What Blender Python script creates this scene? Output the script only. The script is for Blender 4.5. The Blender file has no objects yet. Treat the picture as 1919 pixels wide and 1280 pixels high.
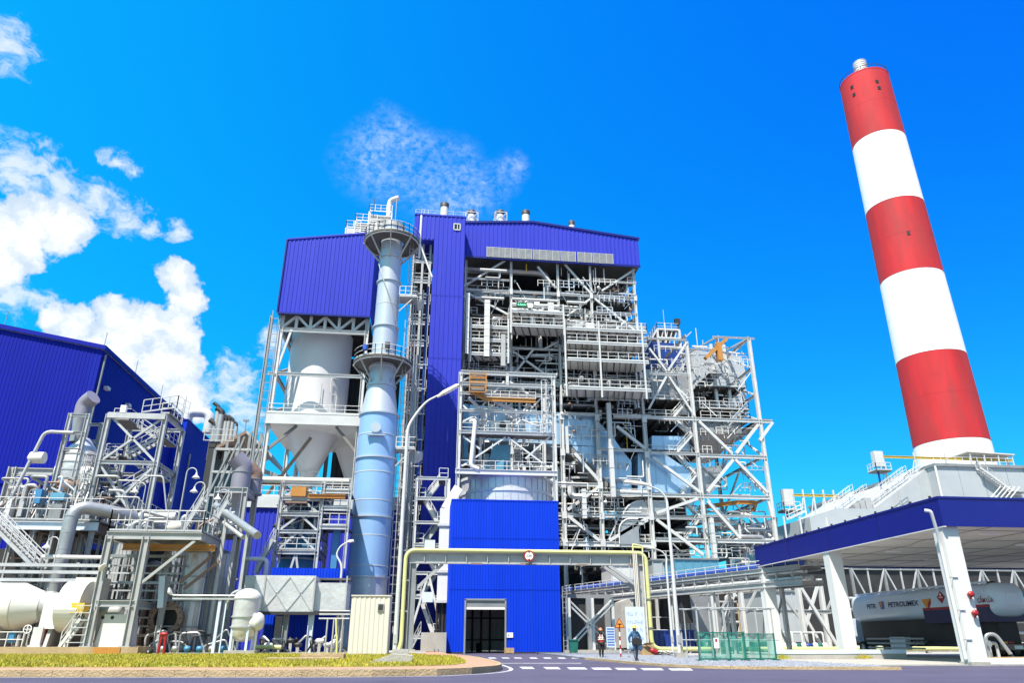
import bpy, math, random
from mathutils import Vector as V
random.seed(7)
S = bpy.context.scene
COL = S.collection
R = math.radians
# ------------------------------------------------------------------ camera
CAM_H = 1.2
YAW, PITCH, F = R(6.66), R(22.6), 1345.0
cam_data = bpy.data.cameras.new('camera')
cam = bpy.data.objects.new('camera', cam_data)
COL.objects.link(cam)
S.camera = cam
cam_data.sensor_width = 36.0
cam_data.lens = F / 1919.0 * 36.0
cam_data.clip_end = 6000.0
cam.location = (0, 0, CAM_H)
cam.rotation_euler = (R(90) + PITCH, 0, -YAW)
FW = V((math.sin(YAW) * math.cos(PITCH), math.cos(YAW) * math.cos(PITCH), math.sin(PITCH)))
RT = V((math.cos(YAW), -math.sin(YAW), 0))
UP = RT.cross(FW)
ZU = V((0, 0, 1))
def ray(px, py):
 return FW + RT * ((px - 960.0) / F) - UP * ((py - 640.0) / F)
def W(px, py, Y):
 """a point of the photograph laid out at the depth Y"""
 d = ray(px, py)
 return V((0, 0, CAM_H)) + d * (Y / d.y)
def WX(px, py, X):
 d = ray(px, py)
 return V((0, 0, CAM_H)) + d * (X / d.x)
def G(px, py, z=0.0):
 d = ray(px, py)
 return V((0, 0, CAM_H)) + d * ((z - CAM_H) / d.z)
def mpp(p):
 return (p - V((0, 0, CAM_H))).dot(FW) / F
# ------------------------------------------------------------------ sun, sky, exposure
SUN_EL, SUN_AZ = R(60), R(213)
sun_to = V((math.sin(SUN_AZ) * math.cos(SUN_EL), math.cos(SUN_AZ) * math.cos(SUN_EL), math.sin(SUN_EL)))
sl = bpy.data.lights.new('sun', 'SUN')
sun = bpy.data.objects.new('sun', sl)
COL.objects.link(sun)
sl.energy = 5.0
sl.angle = R(0.5)
sl.color = (1.0, 0.93, 0.82)
sun.rotation_euler = (-sun_to).to_track_quat('-Z', 'Y').to_euler()
S.view_settings.view_transform = 'Standard'
S.view_settings.look = 'None'
S.view_settings.gamma = 1
S.view_settings.exposure = 1.0
wd = bpy.data.worlds.new('World')
S.world = wd
wd.use_nodes = True
nt = wd.node_tree
N, L = nt.nodes, nt.links
def nd(t, **kw):
 n = N.new(t)
 for k, v in kw.items():
  setattr(n, k, v)
 return n
def mth(op, a, b=None, c=None, clamp=False):
 n = N.new('ShaderNodeMath')
 n.operation = op
 n.use_clamp = clamp
 for i, x in enumerate((a, b, c)):
  if x is None:
   continue
  if isinstance(x, (int, float)):
   n.inputs[i].default_value = x
  else:
   L.new(x, n.inputs[i])
 return n.outputs[0]
def vmt(op, a, b=None, out=0, scale=None):
 n = N.new('ShaderNodeVectorMath')
 n.operation = op
 for i, x in enumerate((a, b)):
  if x is None:
   continue
  if isinstance(x, (tuple, list, V)):
   n.inputs[i].default_value = tuple(x)
  else:
   L.new(x, n.inputs[i])
 if scale is not None:
  if isinstance(scale, (int, float)):
   n.inputs['Scale'].default_value = scale
  else:
   L.new(scale, n.inputs['Scale'])
 return n.outputs[out]
bg = N['Background']
sky = nd('ShaderNodeTexSky', sky_type='NISHITA', sun_disc=False)
sky.sun_elevation, sky.sun_rotation = SUN_EL, SUN_AZ
geo = nd('ShaderNodeTexCoord')
dirv = vmt('NORMALIZE', geo.outputs['Generated'])
sepd = nd('ShaderNodeSeparateXYZ')
L.new(dirv, sepd.inputs[0])
seps = nd('ShaderNodeSeparateColor')
L.new(sky.outputs[0], seps.inputs[0])
# clear, deep tropical sky: the channels of the physical sky are graded towards a saturated azure
azf = mth('MULTIPLY_ADD', mth('MULTIPLY', sepd.outputs[0], mth('MAXIMUM', sepd.outputs[2], 0.0)), -0.95, 1.0)
r_ = mth('MULTIPLY', mth('POWER', mth('MULTIPLY', seps.outputs[0], 0.1), 2.7), 10.0)
g_ = mth('MULTIPLY', mth('MULTIPLY', mth('POWER', mth('MULTIPLY', seps.outputs[1], 0.1), 0.85), 13.5), azf)
b_ = mth('MULTIPLY', mth('POWER', mth('MULTIPLY', seps.outputs[2], 0.1), 0.20), 12.0)
comb = nd('ShaderNodeCombineColor')
L.new(r_, comb.inputs[0]); L.new(g_, comb.inputs[1]); L.new(b_, comb.inputs[2])
def noise(vec, scale, detail, rough, out='Fac'):
 n = nd('ShaderNodeTexNoise')
 n.inputs['Scale'].default_value = scale
 n.inputs['Detail'].default_value = detail
 n.inputs['Roughness'].default_value = rough
 L.new(vec, n.inputs['Vector'])
 return n.outputs[out]
def warp(vec, scale, amp, detail=4.0):
 c = noise(vec, scale, detail, 0.55, 'Color')
 return vmt('ADD', vec, vmt('SCALE', vmt('SUBTRACT', c, (0.5, 0.5, 0.5)), scale=amp))
def blobs(vec, lst):
 acc = None
 for (px, py, r) in lst:
  c = ray(px, py).normalized()
  k = ray(px, py).length
  d = vmt('DISTANCE', vec, tuple(c), out=1)
  v = mth('MULTIPLY_ADD', d, -F * k / r, 1.0)
  acc = v if acc is None else mth('SMOOTH_MAX', acc, v, 0.25)
 return acc
def ramp(x, a, b):
 n = nd('ShaderNodeMapRange', interpolation_type='SMOOTHSTEP')
 n.inputs['From Min'].default_value = a
 n.inputs['From Max'].default_value = b
 L.new(x, n.inputs['Value'])
 return n.outputs[0]
hard = [(335, 516, 50), (352, 560, 52), (330, 610, 64), (285, 605, 60), (218, 596, 54), (150, 612, 60), (104, 598, 42), (250, 620, 60),
  (200, 650, 80), (290, 680, 80), (358, 630, 44), (345, 690, 60), (330, 740, 60), (352, 745, 46), (372, 772, 34), (240, 700, 70),
  (-10, 440, 92), (60, 415, 78), (132, 422, 56), (45, 470, 62), (5, 500, 62), (100, 420, 60)]
soft = [(15, 300, 70), (62, 318, 62), (112, 345, 54), (180, 372, 60), (236, 408, 46), (285, 425, 34), (340, 440, 26), (20, 330, 60),
  (212, 299, 20), (238, 311, 24), (268, 321, 20), (-5, 85, 66), (5, 565, 46), (430, 720, 70), (60, 560, 40),
  (510, 640, 40), (450, 780, 60)]
cirr = [(720, 262, 70), (700, 310, 90), (770, 310, 100), (840, 320, 80), (955, 318, 46), (900, 360, 70), (935, 335, 52), (830, 375, 80)]
w1 = warp(warp(dirv, 14, 0.030), 60, 0.020, 7)
dh = blobs(w1, hard)
nh = noise(dirv, 38, 7, 0.62)
dh2 = mth('ADD', dh, mth('MULTIPLY', mth('SUBTRACT', nh, 0.5), 0.9))
ah = ramp(dh2, 0.20, 0.40)
shh = ramp(mth('ADD', mth('MULTIPLY', dh2, 0.5), noise(w1, 34, 7, 0.68)), 0.60, 1.08)
ws = warp(warp(dirv, 9, 0.05), 40, 0.03, 6)
ds = blobs(ws, soft)
asf = mth('MULTIPLY', ramp(mth('ADD', ds, mth('MULTIPLY', mth('SUBTRACT', noise(vmt('MULTIPLY', ws, (1.0, 1.0, 1.7)), 40, 8, 0.66), 0.5), 2.3)), 0.08, 1.05), 0.8)
dc = blobs(warp(dirv, 12, 0.05), cirr)
cs = noise(warp(vmt('MULTIPLY', dirv, (1.0, 1.0, 1.8)), 20, 0.05), 64, 6, 0.66)
cf = noise(warp(dirv, 60, 0.012), 150, 4, 0.6)
ac = mth('MULTIPLY', mth('MULTIPLY', ramp(dc, 0.0, 0.85), mth('ADD', mth('MULTIPLY', ramp(cs, 0.36, 0.72), 0.62), mth('MULTIPLY', ramp(cf, 0.35, 0.7), 0.38))), 0.52)
cs2 = noise(warp(dirv, 8, 0.1), 22, 6, 0.6)
ac = mth('MULTIPLY', ac, ramp(cs2, 0.22, 0.62))
whit = nd('ShaderNodeMix', data_type='RGBA')
whit.inputs['A'].default_value = (6.2, 7.6, 9.2, 1)
whit.inputs['B'].default_value = (11.5, 11.6, 11.8, 1)
L.new(shh, whit.inputs['Factor'])
def mixc(fac, a, b):
 n = nd('ShaderNodeMix', data_type='RGBA')
 L.new(fac, n.inputs['Factor'])
 for s_, x in (('A', a), ('B', b)):
  if isinstance(x, tuple):
   n.inputs[s_].default_value = x
  else:
   L.new(x, n.inputs[s_])
 return n.outputs['Result']
c1 = mixc(ac, comb.outputs[0], (8.6, 10.2, 11.0, 1))
c2 = mixc(asf, c1, (9.0, 9.6, 10.2, 1))
c3 = mixc(ah, c2, whit.outputs['Result'])
back = ramp(sepd.outputs[1], 0.10, -0.25)
nb_ = noise(warp(dirv, 3, 0.2), 3.2, 7, 0.6)
ab = mth('MULTIPLY', mth('MULTIPLY', ramp(nb_, 0.42, 0.58), back), 0.85)  # unseen cloud cover added behind the camera as neutral fill light
c4 = mixc(ab, c3, (6.6, 6.6, 6.6, 1))
L.new(c4, bg.inputs[0])
bg.inputs[1].default_value = 0.0525
# ------------------------------------------------------------------ materials
MT = {}
KEEP = ('blue_cladding', 'hazy_blue_cladding', 'hall_blue_cladding', 'fascia_blue', 'asphalt', 'chimney_red', 'sign_white', 'chimney_white')
def mat(name, col, rough=0.5, metal=0.0, var=0.12, scale=0.6, bump=0.0, bscale=20.0, stretch=None, spec=0.5, streak=0.0, alpha=None, dirt=None, coat=0.0, mirror_var=0.0):
 if name not in KEEP:
  col = tuple(c_ * 0.76 for c_ in col)
  if dirt:
   dirt = (tuple(c_ * 0.76 for c_ in dirt[0]),) + tuple(dirt[1:])
 m = bpy.data.materials.new(name)
 m.use_nodes = True
 t = m.node_tree
 n, l = t.nodes, t.links
 p = n['Principled BSDF']
 p.inputs['Roughness'].default_value = rough
 p.inputs['Metallic'].default_value = metal
 p.inputs['Specular IOR Level'].default_value = spec
 p.inputs['Coat Weight'].default_value = coat
 if 'cladding' in name and 'silver' not in name:
  p.inputs['Specular IOR Level'].default_value = 0.15
 tc = n.new('ShaderNodeTexCoord')
 mp = n.new('ShaderNodeMapping')
 l.new(tc.outputs['Object'], mp.inputs[0])
 if stretch:
  mp.inputs['Scale'].default_value = stretch
 a = n.new('ShaderNodeTexNoise')
 a.inputs['Scale'].default_value = scale
 a.inputs['Detail'].default_value = 5
 a.inputs['Roughness'].default_value = 0.6
 l.new(mp.outputs[0], a.inputs['Vector'])
 mr = n.new('ShaderNodeMapRange')
 mr.inputs['From Min'].default_value = 0.25
 mr.inputs['From Max'].default_value = 0.75
 mr.inputs['To Min'].default_value = 1 - var
 mr.inputs['To Max'].default_value = 1 + var
 l.new(a.outputs['Fac'], mr.inputs['Value'])
 mx = n.new('ShaderNodeVectorMath')
 mx.operation = 'SCALE'
 mx.inputs[0].default_value = col
 l.new(mr.outputs[0], mx.inputs['Scale'])
 out = mx.outputs[0]
 if dirt:
  d = n.new('ShaderNodeTexNoise')
  d.inputs['Scale'].default_value = dirt[1]
  d.inputs['Detail'].default_value = 8
  d.inputs['Roughness'].default_value = 0.7
  mp2 = n.new('ShaderNodeMapping')
  mp2.inputs['Scale'].default_value = dirt[4] if len(dirt) > 4 else (1, 1, 0.25)
  l.new(tc.outputs['Object'], mp2.inputs[0])
  l.new(mp2.outputs[0], d.inputs['Vector'])
  r2 = n.new('ShaderNodeMapRange')
  r2.inputs['From Min'].default_value = dirt[2]
  r2.inputs['From Max'].default_value = dirt[2] + 0.2
  r2.inputs['To Max'].default_value = dirt[3]
  l.new(d.outputs['Fac'], r2.inputs['Value'])
  mm = n.new('ShaderNodeMix')
  mm.data_type = 'RGBA'
  l.new(r2.outputs[0], mm.inputs['Factor'])
  l.new(out, mm.inputs['A'])
  mm.inputs['B'].default_value = (*dirt[0], 1)
  out = mm.outputs['Result']
 l.new(out, p.inputs['Base Color'])
 if mirror_var:
  r3 = n.new('ShaderNodeMapRange')
  r3.inputs['To Min'].default_value = max(0.02, rough - mirror_var)
  r3.inputs['To Max'].default_value = min(1, rough + mirror_var)
  l.new(a.outputs['Fac'], r3.inputs['Value'])
  l.new(r3.outputs[0], p.inputs['Roughness'])
 if bump:
  b = n.new('ShaderNodeTexNoise')
  b.inputs['Scale'].default_value = bscale
  b.inputs['Detail'].default_value = 4
  l.new(mp.outputs[0], b.inputs['Vector'])
  bb = n.new('ShaderNodeBump')
  bb.inputs['Strength'].default_value = bump
  bb.inputs['Distance'].default_value = 0.1
  l.new(b.outputs['Fac'], bb.inputs['Height'])
  l.new(bb.outputs[0], p.inputs['Normal'])
 if alpha is not None:
  p.inputs['Alpha'].default_value = alpha
 MT[name] = m
 return m
mat('blue_cladding', (0.002, 0.036, 0.52), 0.5, 0, 0.10, 0.35, stretch=(3, 3, 0.25), dirt=((0.012, 0.055, 0.42), 0.5, 0.56, 0.5, (2.2, 2.2, 0.12)))
mat('hazy_blue_cladding', (0.030, 0.042, 0.42), 0.5, 0, 0.08, 0.3, stretch=(3, 3, 0.2), dirt=((0.075, 0.085, 0.36), 0.4, 0.58, 0.45, (2.2, 2.2, 0.12)))  # haze and glancing sheen put into a paler violet blue
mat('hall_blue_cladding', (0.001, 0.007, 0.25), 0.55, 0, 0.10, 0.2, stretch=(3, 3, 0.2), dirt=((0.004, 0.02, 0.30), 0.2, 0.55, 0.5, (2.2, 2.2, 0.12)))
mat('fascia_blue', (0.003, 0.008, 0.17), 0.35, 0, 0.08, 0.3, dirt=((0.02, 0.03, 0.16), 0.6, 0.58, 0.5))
mat('galvanised_steel', (0.47, 0.48, 0.49), 0.5, 0.1, 0.14, 0.8, dirt=((0.36, 0.33, 0.30), 1.2, 0.60, 0.5))
mat('pale_steel', (0.68, 0.69, 0.70), 0.45, 0.05, 0.10, 0.8, dirt=((0.45, 0.42, 0.38), 1.0, 0.62, 0.45))
mat('grey_steel', (0.30, 0.32, 0.34), 0.5, 0.2, 0.18, 0.8)
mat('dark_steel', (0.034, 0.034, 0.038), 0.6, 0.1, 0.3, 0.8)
mat('grating', (0.12, 0.115, 0.11), 0.6, 0.3, 0.25, 2.0)
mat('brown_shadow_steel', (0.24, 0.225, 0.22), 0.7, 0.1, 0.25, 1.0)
mat('silver_cladding', (0.80, 0.79, 0.80), 0.36, 0.45, 0.14, 0.7, bump=0.35, bscale=3.0, mirror_var=0.12)
mat('sky_tint_duct_cladding', (0.50, 0.74, 1.0), 0.34, 0.5, 0.12, 0.5, bump=0.15, bscale=1.5, mirror_var=0.12)  # silver sheet with the reflected sky put into its blue base colour
mat('dull_silver', (0.50, 0.51, 0.53), 0.42, 0.6, 0.18, 0.7, bump=0.2, bscale=3, dirt=((0.28, 0.26, 0.24), 0.9, 0.58, 0.5))
mat('stack_paint', (0.60, 0.66, 0.76), 0.36, 0.35, 0.06, 0.4, dirt=((0.40, 0.40, 0.40), 0.5, 0.62, 0.3))
mat('blue_cast_stack', (0.34, 0.56, 0.90), 0.36, 0.25, 0.06, 0.4, dirt=((0.46, 0.58, 0.76), 0.5, 0.58, 0.4))  # bluish colour cast put into the base colour of the lower shell
mat('white_paint', (0.80, 0.80, 0.79), 0.42, 0, 0.04, 0.5, dirt=((0.55, 0.50, 0.44), 0.7, 0.64, 0.35))
mat('silo_white', (0.74, 0.74, 0.77), 0.45, 0, 0.04, 0.3, dirt=((0.55, 0.52, 0.50), 0.5, 0.62, 0.3))
mat('cream_panel', (0.74, 0.70, 0.62), 0.5, 0, 0.05, 0.8, dirt=((0.5, 0.44, 0.36), 1.0, 0.64, 0.4))
mat('chimney_red', (0.40, 0.009, 0.016), 0.8, 0, 0.30, 0.16, stretch=(1, 1, 0.22), bump=0.2, bscale=1, dirt=((0.26, 0.022, 0.026), 0.14, 0.48, 0.8, (1, 1, 0.22)))
mat('chimney_white', (0.74, 0.74, 0.74), 0.7, 0, 0.05, 0.12, stretch=(1, 1, 0.25), dirt=((0.55, 0.53, 0.50), 0.16, 0.56, 0.35, (1, 1, 0.2)))
mat('orange_paint', (0.56, 0.25, 0.05), 0.45, 0, 0.14, 1.2, dirt=((0.35, 0.13, 0.04), 2, 0.6, 0.5))
mat('yellow_paint', (0.80, 0.56, 0.06), 0.45, 0, 0.08, 1.2)
mat('pipe_yellow', (0.70, 0.70, 0.30), 0.4, 0, 0.06, 1.0, dirt=((0.45, 0.45, 0.2), 1.2, 0.62, 0.3))
mat('red_paint', (0.40, 0.015, 0.02), 0.4, 0, 0.1, 3)
mat('black_paint', (0.012, 0.012, 0.014), 0.5, 0, 0.2, 3)
mat('rust_brown', (0.30, 0.20, 0.16), 0.6, 0.1, 0.25, 1.5)
mat('mauve_duct', (0.30, 0.29, 0.36), 0.5, 0.2, 0.10, 0.8, dirt=((0.42, 0.26, 0.22), 0.5, 0.55, 0.5))
mat('blue_equipment', (0.06, 0.26, 0.52), 0.45, 0.1, 0.15, 1.0)
mat('turquoise_equipment', (0.16, 0.42, 0.60), 0.4, 0.3, 0.15, 1.0)
mat('deep_blue_paint', (0.010, 0.045, 0.27), 0.4, 0, 0.15, 1.0)
mat('pipe_blue', (0.05, 0.14, 0.62), 0.35, 0.2, 0.12, 1.0)
mat('concrete', (0.44, 0.42, 0.39), 0.85, 0, 0.16, 0.9, bump=0.3, bscale=12, dirt=((0.30, 0.27, 0.22), 0.8, 0.55, 0.5, (1, 1, 1)))
mat('kerb_stone', (0.50, 0.37, 0.22), 0.9, 0, 0.22, 0.7, bump=0.5, bscale=14, dirt=((0.34, 0.25, 0.15), 1.3, 0.55, 0.6, (1, 1, 1)))
mat('red_paving', (0.52, 0.28, 0.18), 0.9, 0, 0.18, 2.0, bump=0.3, bscale=10, dirt=((0.36, 0.29, 0.22), 0.6, 0.5, 0.6, (1, 1, 1)))
mat('asphalt', (0.074, 0.066, 0.120), 0.85, 0, 0.22, 0.35, bump=0.6, bscale=60, dirt=((0.108, 0.094, 0.140), 0.30, 0.50, 0.75, (0.25, 2.4, 1)))
mat('soil', (0.30, 0.27, 0.06), 0.95, 0, 0.25, 0.6, bump=0.5, bscale=6)
mat('gravel_bed', (0.20, 0.22, 0.28), 0.9, 0, 0.5, 9.0, bump=1.0, bscale=14)
mat('gravel_stone', (0.27, 0.29, 0.35), 0.85, 0, 0.4, 3.0)
mat('road_paint', (0.62, 0.61, 0.62), 0.7, 0, 0.12, 2.5, dirt=((0.10, 0.10, 0.12), 2.6, 0.50, 0.8, (1, 1, 1)))
mat('esp_panel', (0.52, 0.56, 0.60), 0.5, 0.15, 0.08, 0.25, dirt=((0.40, 0.38, 0.36), 0.25, 0.56, 0.5, (1.2, 1.2, 0.35)))
mat('soffit', (0.80, 0.77, 0.73), 0.7, 0, 0.06, 0.4, dirt=((0.30, 0.27, 0.24), 0.35, 0.55, 0.5, (1, 1, 1)))
mat('hopper_pinkgrey', (0.40, 0.37, 0.37), 0.5, 0.3, 0.08, 0.4)
mat('louvre', (0.42, 0.42, 0.44), 0.5, 0.2, 0.2, 1)
mat('glass_dark', (0.02, 0.03, 0.04), 0.12, 0, 0.1, 1)
mat('tyre', (0.02, 0.02, 0.02), 0.85, 0, 0.2, 4)
mat('truck_navy', (0.008, 0.012, 0.085), 0.35, 0, 0.1, 1)
mat('tank_paint', (0.74, 0.84, 0.98), 0.32, 0.1, 0.05, 0.6)
mat('net_green', (0.03, 0.36, 0.28), 0.8, 0, 0.25, 3, alpha=0.58)
mat('net_frame_green', (0.01, 0.16, 0.13), 0.6, 0, 0.2, 3)
mat('sign_white', (0.80, 0.80, 0.80), 0.4, 0, 0.03, 2)
mat('sign_blue', (0.10, 0.20, 0.55), 0.5, 0, 0.05, 2)
mat('sign_orange', (0.85, 0.33, 0.03), 0.45, 0, 0.06, 2)
mat('display_green', (0.005, 0.06, 0.03), 0.4, 0, 0.05, 2)
mat('fig_skin', (0.30, 0.17, 0.11), 0.6, 0, 0.1, 5)
mat('fig_navy', (0.03, 0.12, 0.26), 0.85, 0, 0.3, 6)
mat('fig_black', (0.02, 0.02, 0.024), 0.85, 0, 0.3, 6)
mat('fig_grey', (0.14, 0.16, 0.22), 0.85, 0, 0.3, 6)
mat('fig_paleblue', (0.30, 0.45, 0.62), 0.85, 0, 0.2, 6)
mat('vest_red', (0.75, 0.06, 0.03), 0.7, 0, 0.2, 8)
mat('helmet_yellow', (0.80, 0.60, 0.03), 0.35, 0, 0.04, 3)
mat('helmet_orange', (0.80, 0.20, 0.08), 0.35, 0, 0.04, 3)
mat('weathered_steel', (0.52, 0.54, 0.57), 0.5, 0.1, 0.2, 0.9, dirt=((0.33, 0.30, 0.28), 1.4, 0.54, 0.6))
mat('faded_print', (0.42, 0.52, 0.74), 0.5)
mat('timber', (0.48, 0.32, 0.16), 0.8, 0, 0.2, 4)
mat('led_green', (0.1, 0.8, 0.3), 0.5)
_p = MT['led_green'].node_tree.nodes['Principled BSDF']
_p.inputs['Emission Color'].default_value = (0.15, 1.0, 0.4, 1)
_p.inputs['Emission Strength'].default_value = 1.0
mat('lamp_lit', (0.9, 0.9, 0.85), 0.5)
_p = MT['lamp_lit'].node_tree.nodes['Principled BSDF']
_p.inputs['Emission Color'].default_value = (1, 0.97, 0.9, 1)
_p.inputs['Emission Strength'].default_value = 1.2
# ------------------------------------------------------------------ mesh builder
class M:
 def __init__(s):
  s.v, s.f, s.sm = [], [], []
 def add(s, vs, fs, smooth=False):
  o = len(s.v)
  s.v += [tuple(x) for x in vs]
  for f in fs:
   s.f.append([i + o for i in f])
   s.sm.append(smooth)
  return s
 def box(s, x0, x1, y0, y1, z0, z1):
  vs = [(x, y, z) for z in (z0, z1) for y in (y0, y1) for x in (x0, x1)]
  return s.add(vs, [(0, 2, 3, 1), (4, 5, 7, 6), (0, 1, 5, 4), (2, 6, 7, 3), (0, 4, 6, 2), (1, 3, 7, 5)])
 def bar(s, p, q, w, h=None, up=ZU):
  p, q = V(p), V(q)
  h = w if h is None else h
  d = (q - p)
  if d.length < 1e-6:
   return s
  d.normalize()
  if abs(d.dot(up)) > 0.99:
   up = V((0, 1, 0))
  a = d.cross(up).normalized() * (w / 2)
  b = a.cross(d).normalized() * (h / 2)
  vs = [p - a - b, p + a - b, p + a + b, p - a + b, q - a - b, q + a - b, q + a + b, q - a + b]
  return s.add(vs, [(3, 2, 1, 0), (4, 5, 6, 7), (0, 1, 5, 4), (1, 2, 6, 5), (2, 3, 7, 6), (3, 0, 4, 7)])
 def ibar(s, p, q, w, h, t=None, up=ZU):
  """H section: flanges of width w, depth h"""
  p, q = V(p), V(q)
  t = t or h * 0.12
  d = (q - p).normalized()
  if abs(d.dot(up)) > 0.99:
   up = V((0, 1, 0))
  a = d.cross(up).normalized()
  b = a.cross(d).normalized()
  o = b * (h / 2 - t / 2)
  s.bar(p + o, q + o, w, t, up)
  s.bar(p - o, q - o, w, t, up)
  return s.bar(p, q, t, h - 2 * t, up)
 def tube(s, pts, r, n=10, caps=True, smooth=True):
  pts = [V(p) for p in pts]
  rs = r if isinstance(r, (list, tuple)) else [r] * len(pts)
  rings = []
  prev = None
  for i, p in enumerate(pts):
   if i == 0:
    t = pts[1] - pts[0]
   elif i == len(pts) - 1:
    t = pts[-1] - pts[-2]
   else:
    t = (pts[i + 1] - p).normalized() + (p - pts[i - 1]).normalized()
   t.normalize()
   if prev is None:
    u = ZU if abs(t.z) < 0.9 else V((1, 0, 0))
    a = t.cross(u).normalized()
   else:
    a = (prev - t * prev.dot(t)).normalized()
   prev = a
   b = t.cross(a)
   rings.append([p + (a * math.cos(k * 2 * math.pi / n) + b * math.sin(k * 2 * math.pi / n)) * rs[i] for k in range(n)])
  vs = [q for ring in rings for q in ring]
  fs = []
  for i in range(len(pts) - 1):
   for k in range(n):
    fs.append((i * n + k, i * n + (k + 1) % n, (i + 1) * n + (k + 1) % n, (i + 1) * n + k))
  s.add(vs, fs, smooth)
  if caps:
   s.add(rings[0], [tuple(range(n - 1, -1, -1))])
   s.add(rings[-1], [tuple(range(n))])
  return s
 def lathe(s, c, prof, n=32, smooth=True, a0=0.0, a1=2 * math.pi, caps=False):
  c = V(c)
  full = abs(a1 - a0 - 2 * math.pi) < 1e-6
  m = n if full else n + 1
  vs = []
  for (r, z) in prof:
   for k in range(m):
    a = a0 + (a1 - a0) * k / n
    vs.append(c + V((r * math.cos(a), r * math.sin(a), z)))
  fs = []
  for i in range(len(prof) - 1):
   for k in range(n):
    k2 = (k + 1) % m
    fs.append((i * m + k, i * m + k2, (i + 1) * m + k2, (i + 1) * m + k))
  s.add(vs, fs, smooth)
  if caps and full:
   s.add(vs[:m], [tuple(range(m - 1, -1, -1))])
   s.add(vs[-m:], [tuple(range(m))])
  return s
 def lathe_axis(s, p, d, prof, n=32, smooth=True, caps=True):
  """profile (r, t) along direction d from p"""
  p, d = V(p), V(d).normalized()
  u = ZU if abs(d.z) < 0.9 else V((1, 0, 0))
  a = d.cross(u).normalized()
  b = d.cross(a)
  vs = []
  for (r, t) in prof:
   for k in range(n):
    q = k * 2 * math.pi / n
    vs.append(p + d * t + (a * math.cos(q) + b * math.sin(q)) * r)
  fs = [(i * n + k, i * n + (k + 1) % n, (i + 1) * n + (k + 1) % n, (i + 1) * n + k) for i in range(len(prof) - 1) for k in range(n)]
  s.add(vs, fs, smooth)
  if caps:
   s.add(vs[:n], [tuple(range(n - 1, -1, -1))])
   s.add(vs[-n:], [tuple(range(n))])
  return s
 def prism(s, poly, d):
  """closed polygon (list of points) extruded by the vector d"""
  n = len(poly)
  poly = [V(p) for p in poly]
  d = V(d)
  vs = poly + [p + d for p in poly]
  fs = [tuple(range(n)), tuple(range(2 * n - 1, n - 1, -1))]
  fs += [(i, i + n, (i + 1) % n + n, (i + 1) % n) for i in range(n)]
  return s.add(vs, fs)
 def corr(s, p, q, z0, z1, pitch=0.4, depth=0.05, out=None, thick=0.0):
  """trapezoid-ribbed sheet standing from p to q; z0, z1 may be functions of 0..1"""
  p, q = V((p[0], p[1], 0)), V((q[0], q[1], 0))
  ln = (q - p).length
  d = (q - p) / ln
  nrm = V((d.y, -d.x, 0)) if out is None else V(out)
  f0 = z0 if callable(z0) else (lambda t: z0)
  f1 = z1 if callable(z1) else (lambda t: z1)
  k = max(1, int(round(ln / pitch)))
  pt = ln / k
  st = []
  for i in range(k):
   b = i * pt
   st += [(b, 0), (b + pt * 0.40, 0), (b + pt * 0.52, depth), (b + pt * 0.88, depth)]
  st.append((ln, 0))
  vs = []
  for (t, o) in st:
   b = p + d * t + nrm * o
   vs.append((b.x, b.y, f0(t / ln)))
   vs.append((b.x, b.y, f1(t / ln)))
  return s.add(vs, [(2 * i, 2 * i + 2, 2 * i + 3, 2 * i + 1) for i in range(len(st) - 1)])
 def rail(s, pts, h=1.1, r=0.03, step=1.5, mids=(0.5,), kick=True, n=5):
  pts = [V(p) for p in pts]
  for a, b in zip(pts[:-1], pts[1:]):
   ln = (b - a).length
   if ln < 0.05:
    continue
   k = max(1, int(round(ln / step)))
   for i in range(k + 1):
    p = a.lerp(b, i / k)
    s.bar(p, p + ZU * h, r * 1.8)
   for m in (1.0,) + tuple(mids):
    s.tube([a + ZU * (h * m), b + ZU * (h * m)], r, n, caps=False)
   if kick:
    s.bar(a + ZU * 0.08, b + ZU * 0.08, 0.02, 0.14)
  return s
 def stair(s, p, q, w, n=None, side=None, rails=True, r=0.03, sw=0.06, sh=0.28, h=1.0):
  """flight from p up to q; w = width vector"""
  p, q, w = V(p), V(q), V(w)
  n = n or max(3, int(abs(q.z - p.z) / 0.24))
  for o in (V((0, 0, 0)), w):
   s.bar(p + o, q + o, sw, sh)
  d = q - p
  hz = V((d.x, d.y, 0)).normalized()
  for i in range(1, n):
   c = p.lerp(q, i / n) + w * 0.5
   s.bar(c - w * 0.5, c + w * 0.5, 0.26, 0.04)
  if rails:
   for o in (V((0, 0, 0)), w):
    for m in (h, h * 0.5):
     s.tube([p + o + ZU * m, q + o + ZU * m], r, 5, caps=False)
    k = max(1, int(d.length / 1.3))
    for i in range(k + 1):
     b = p.lerp(q, i / k) + o
     s.bar(b, b + ZU * h, r * 1.8)
  return s
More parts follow.
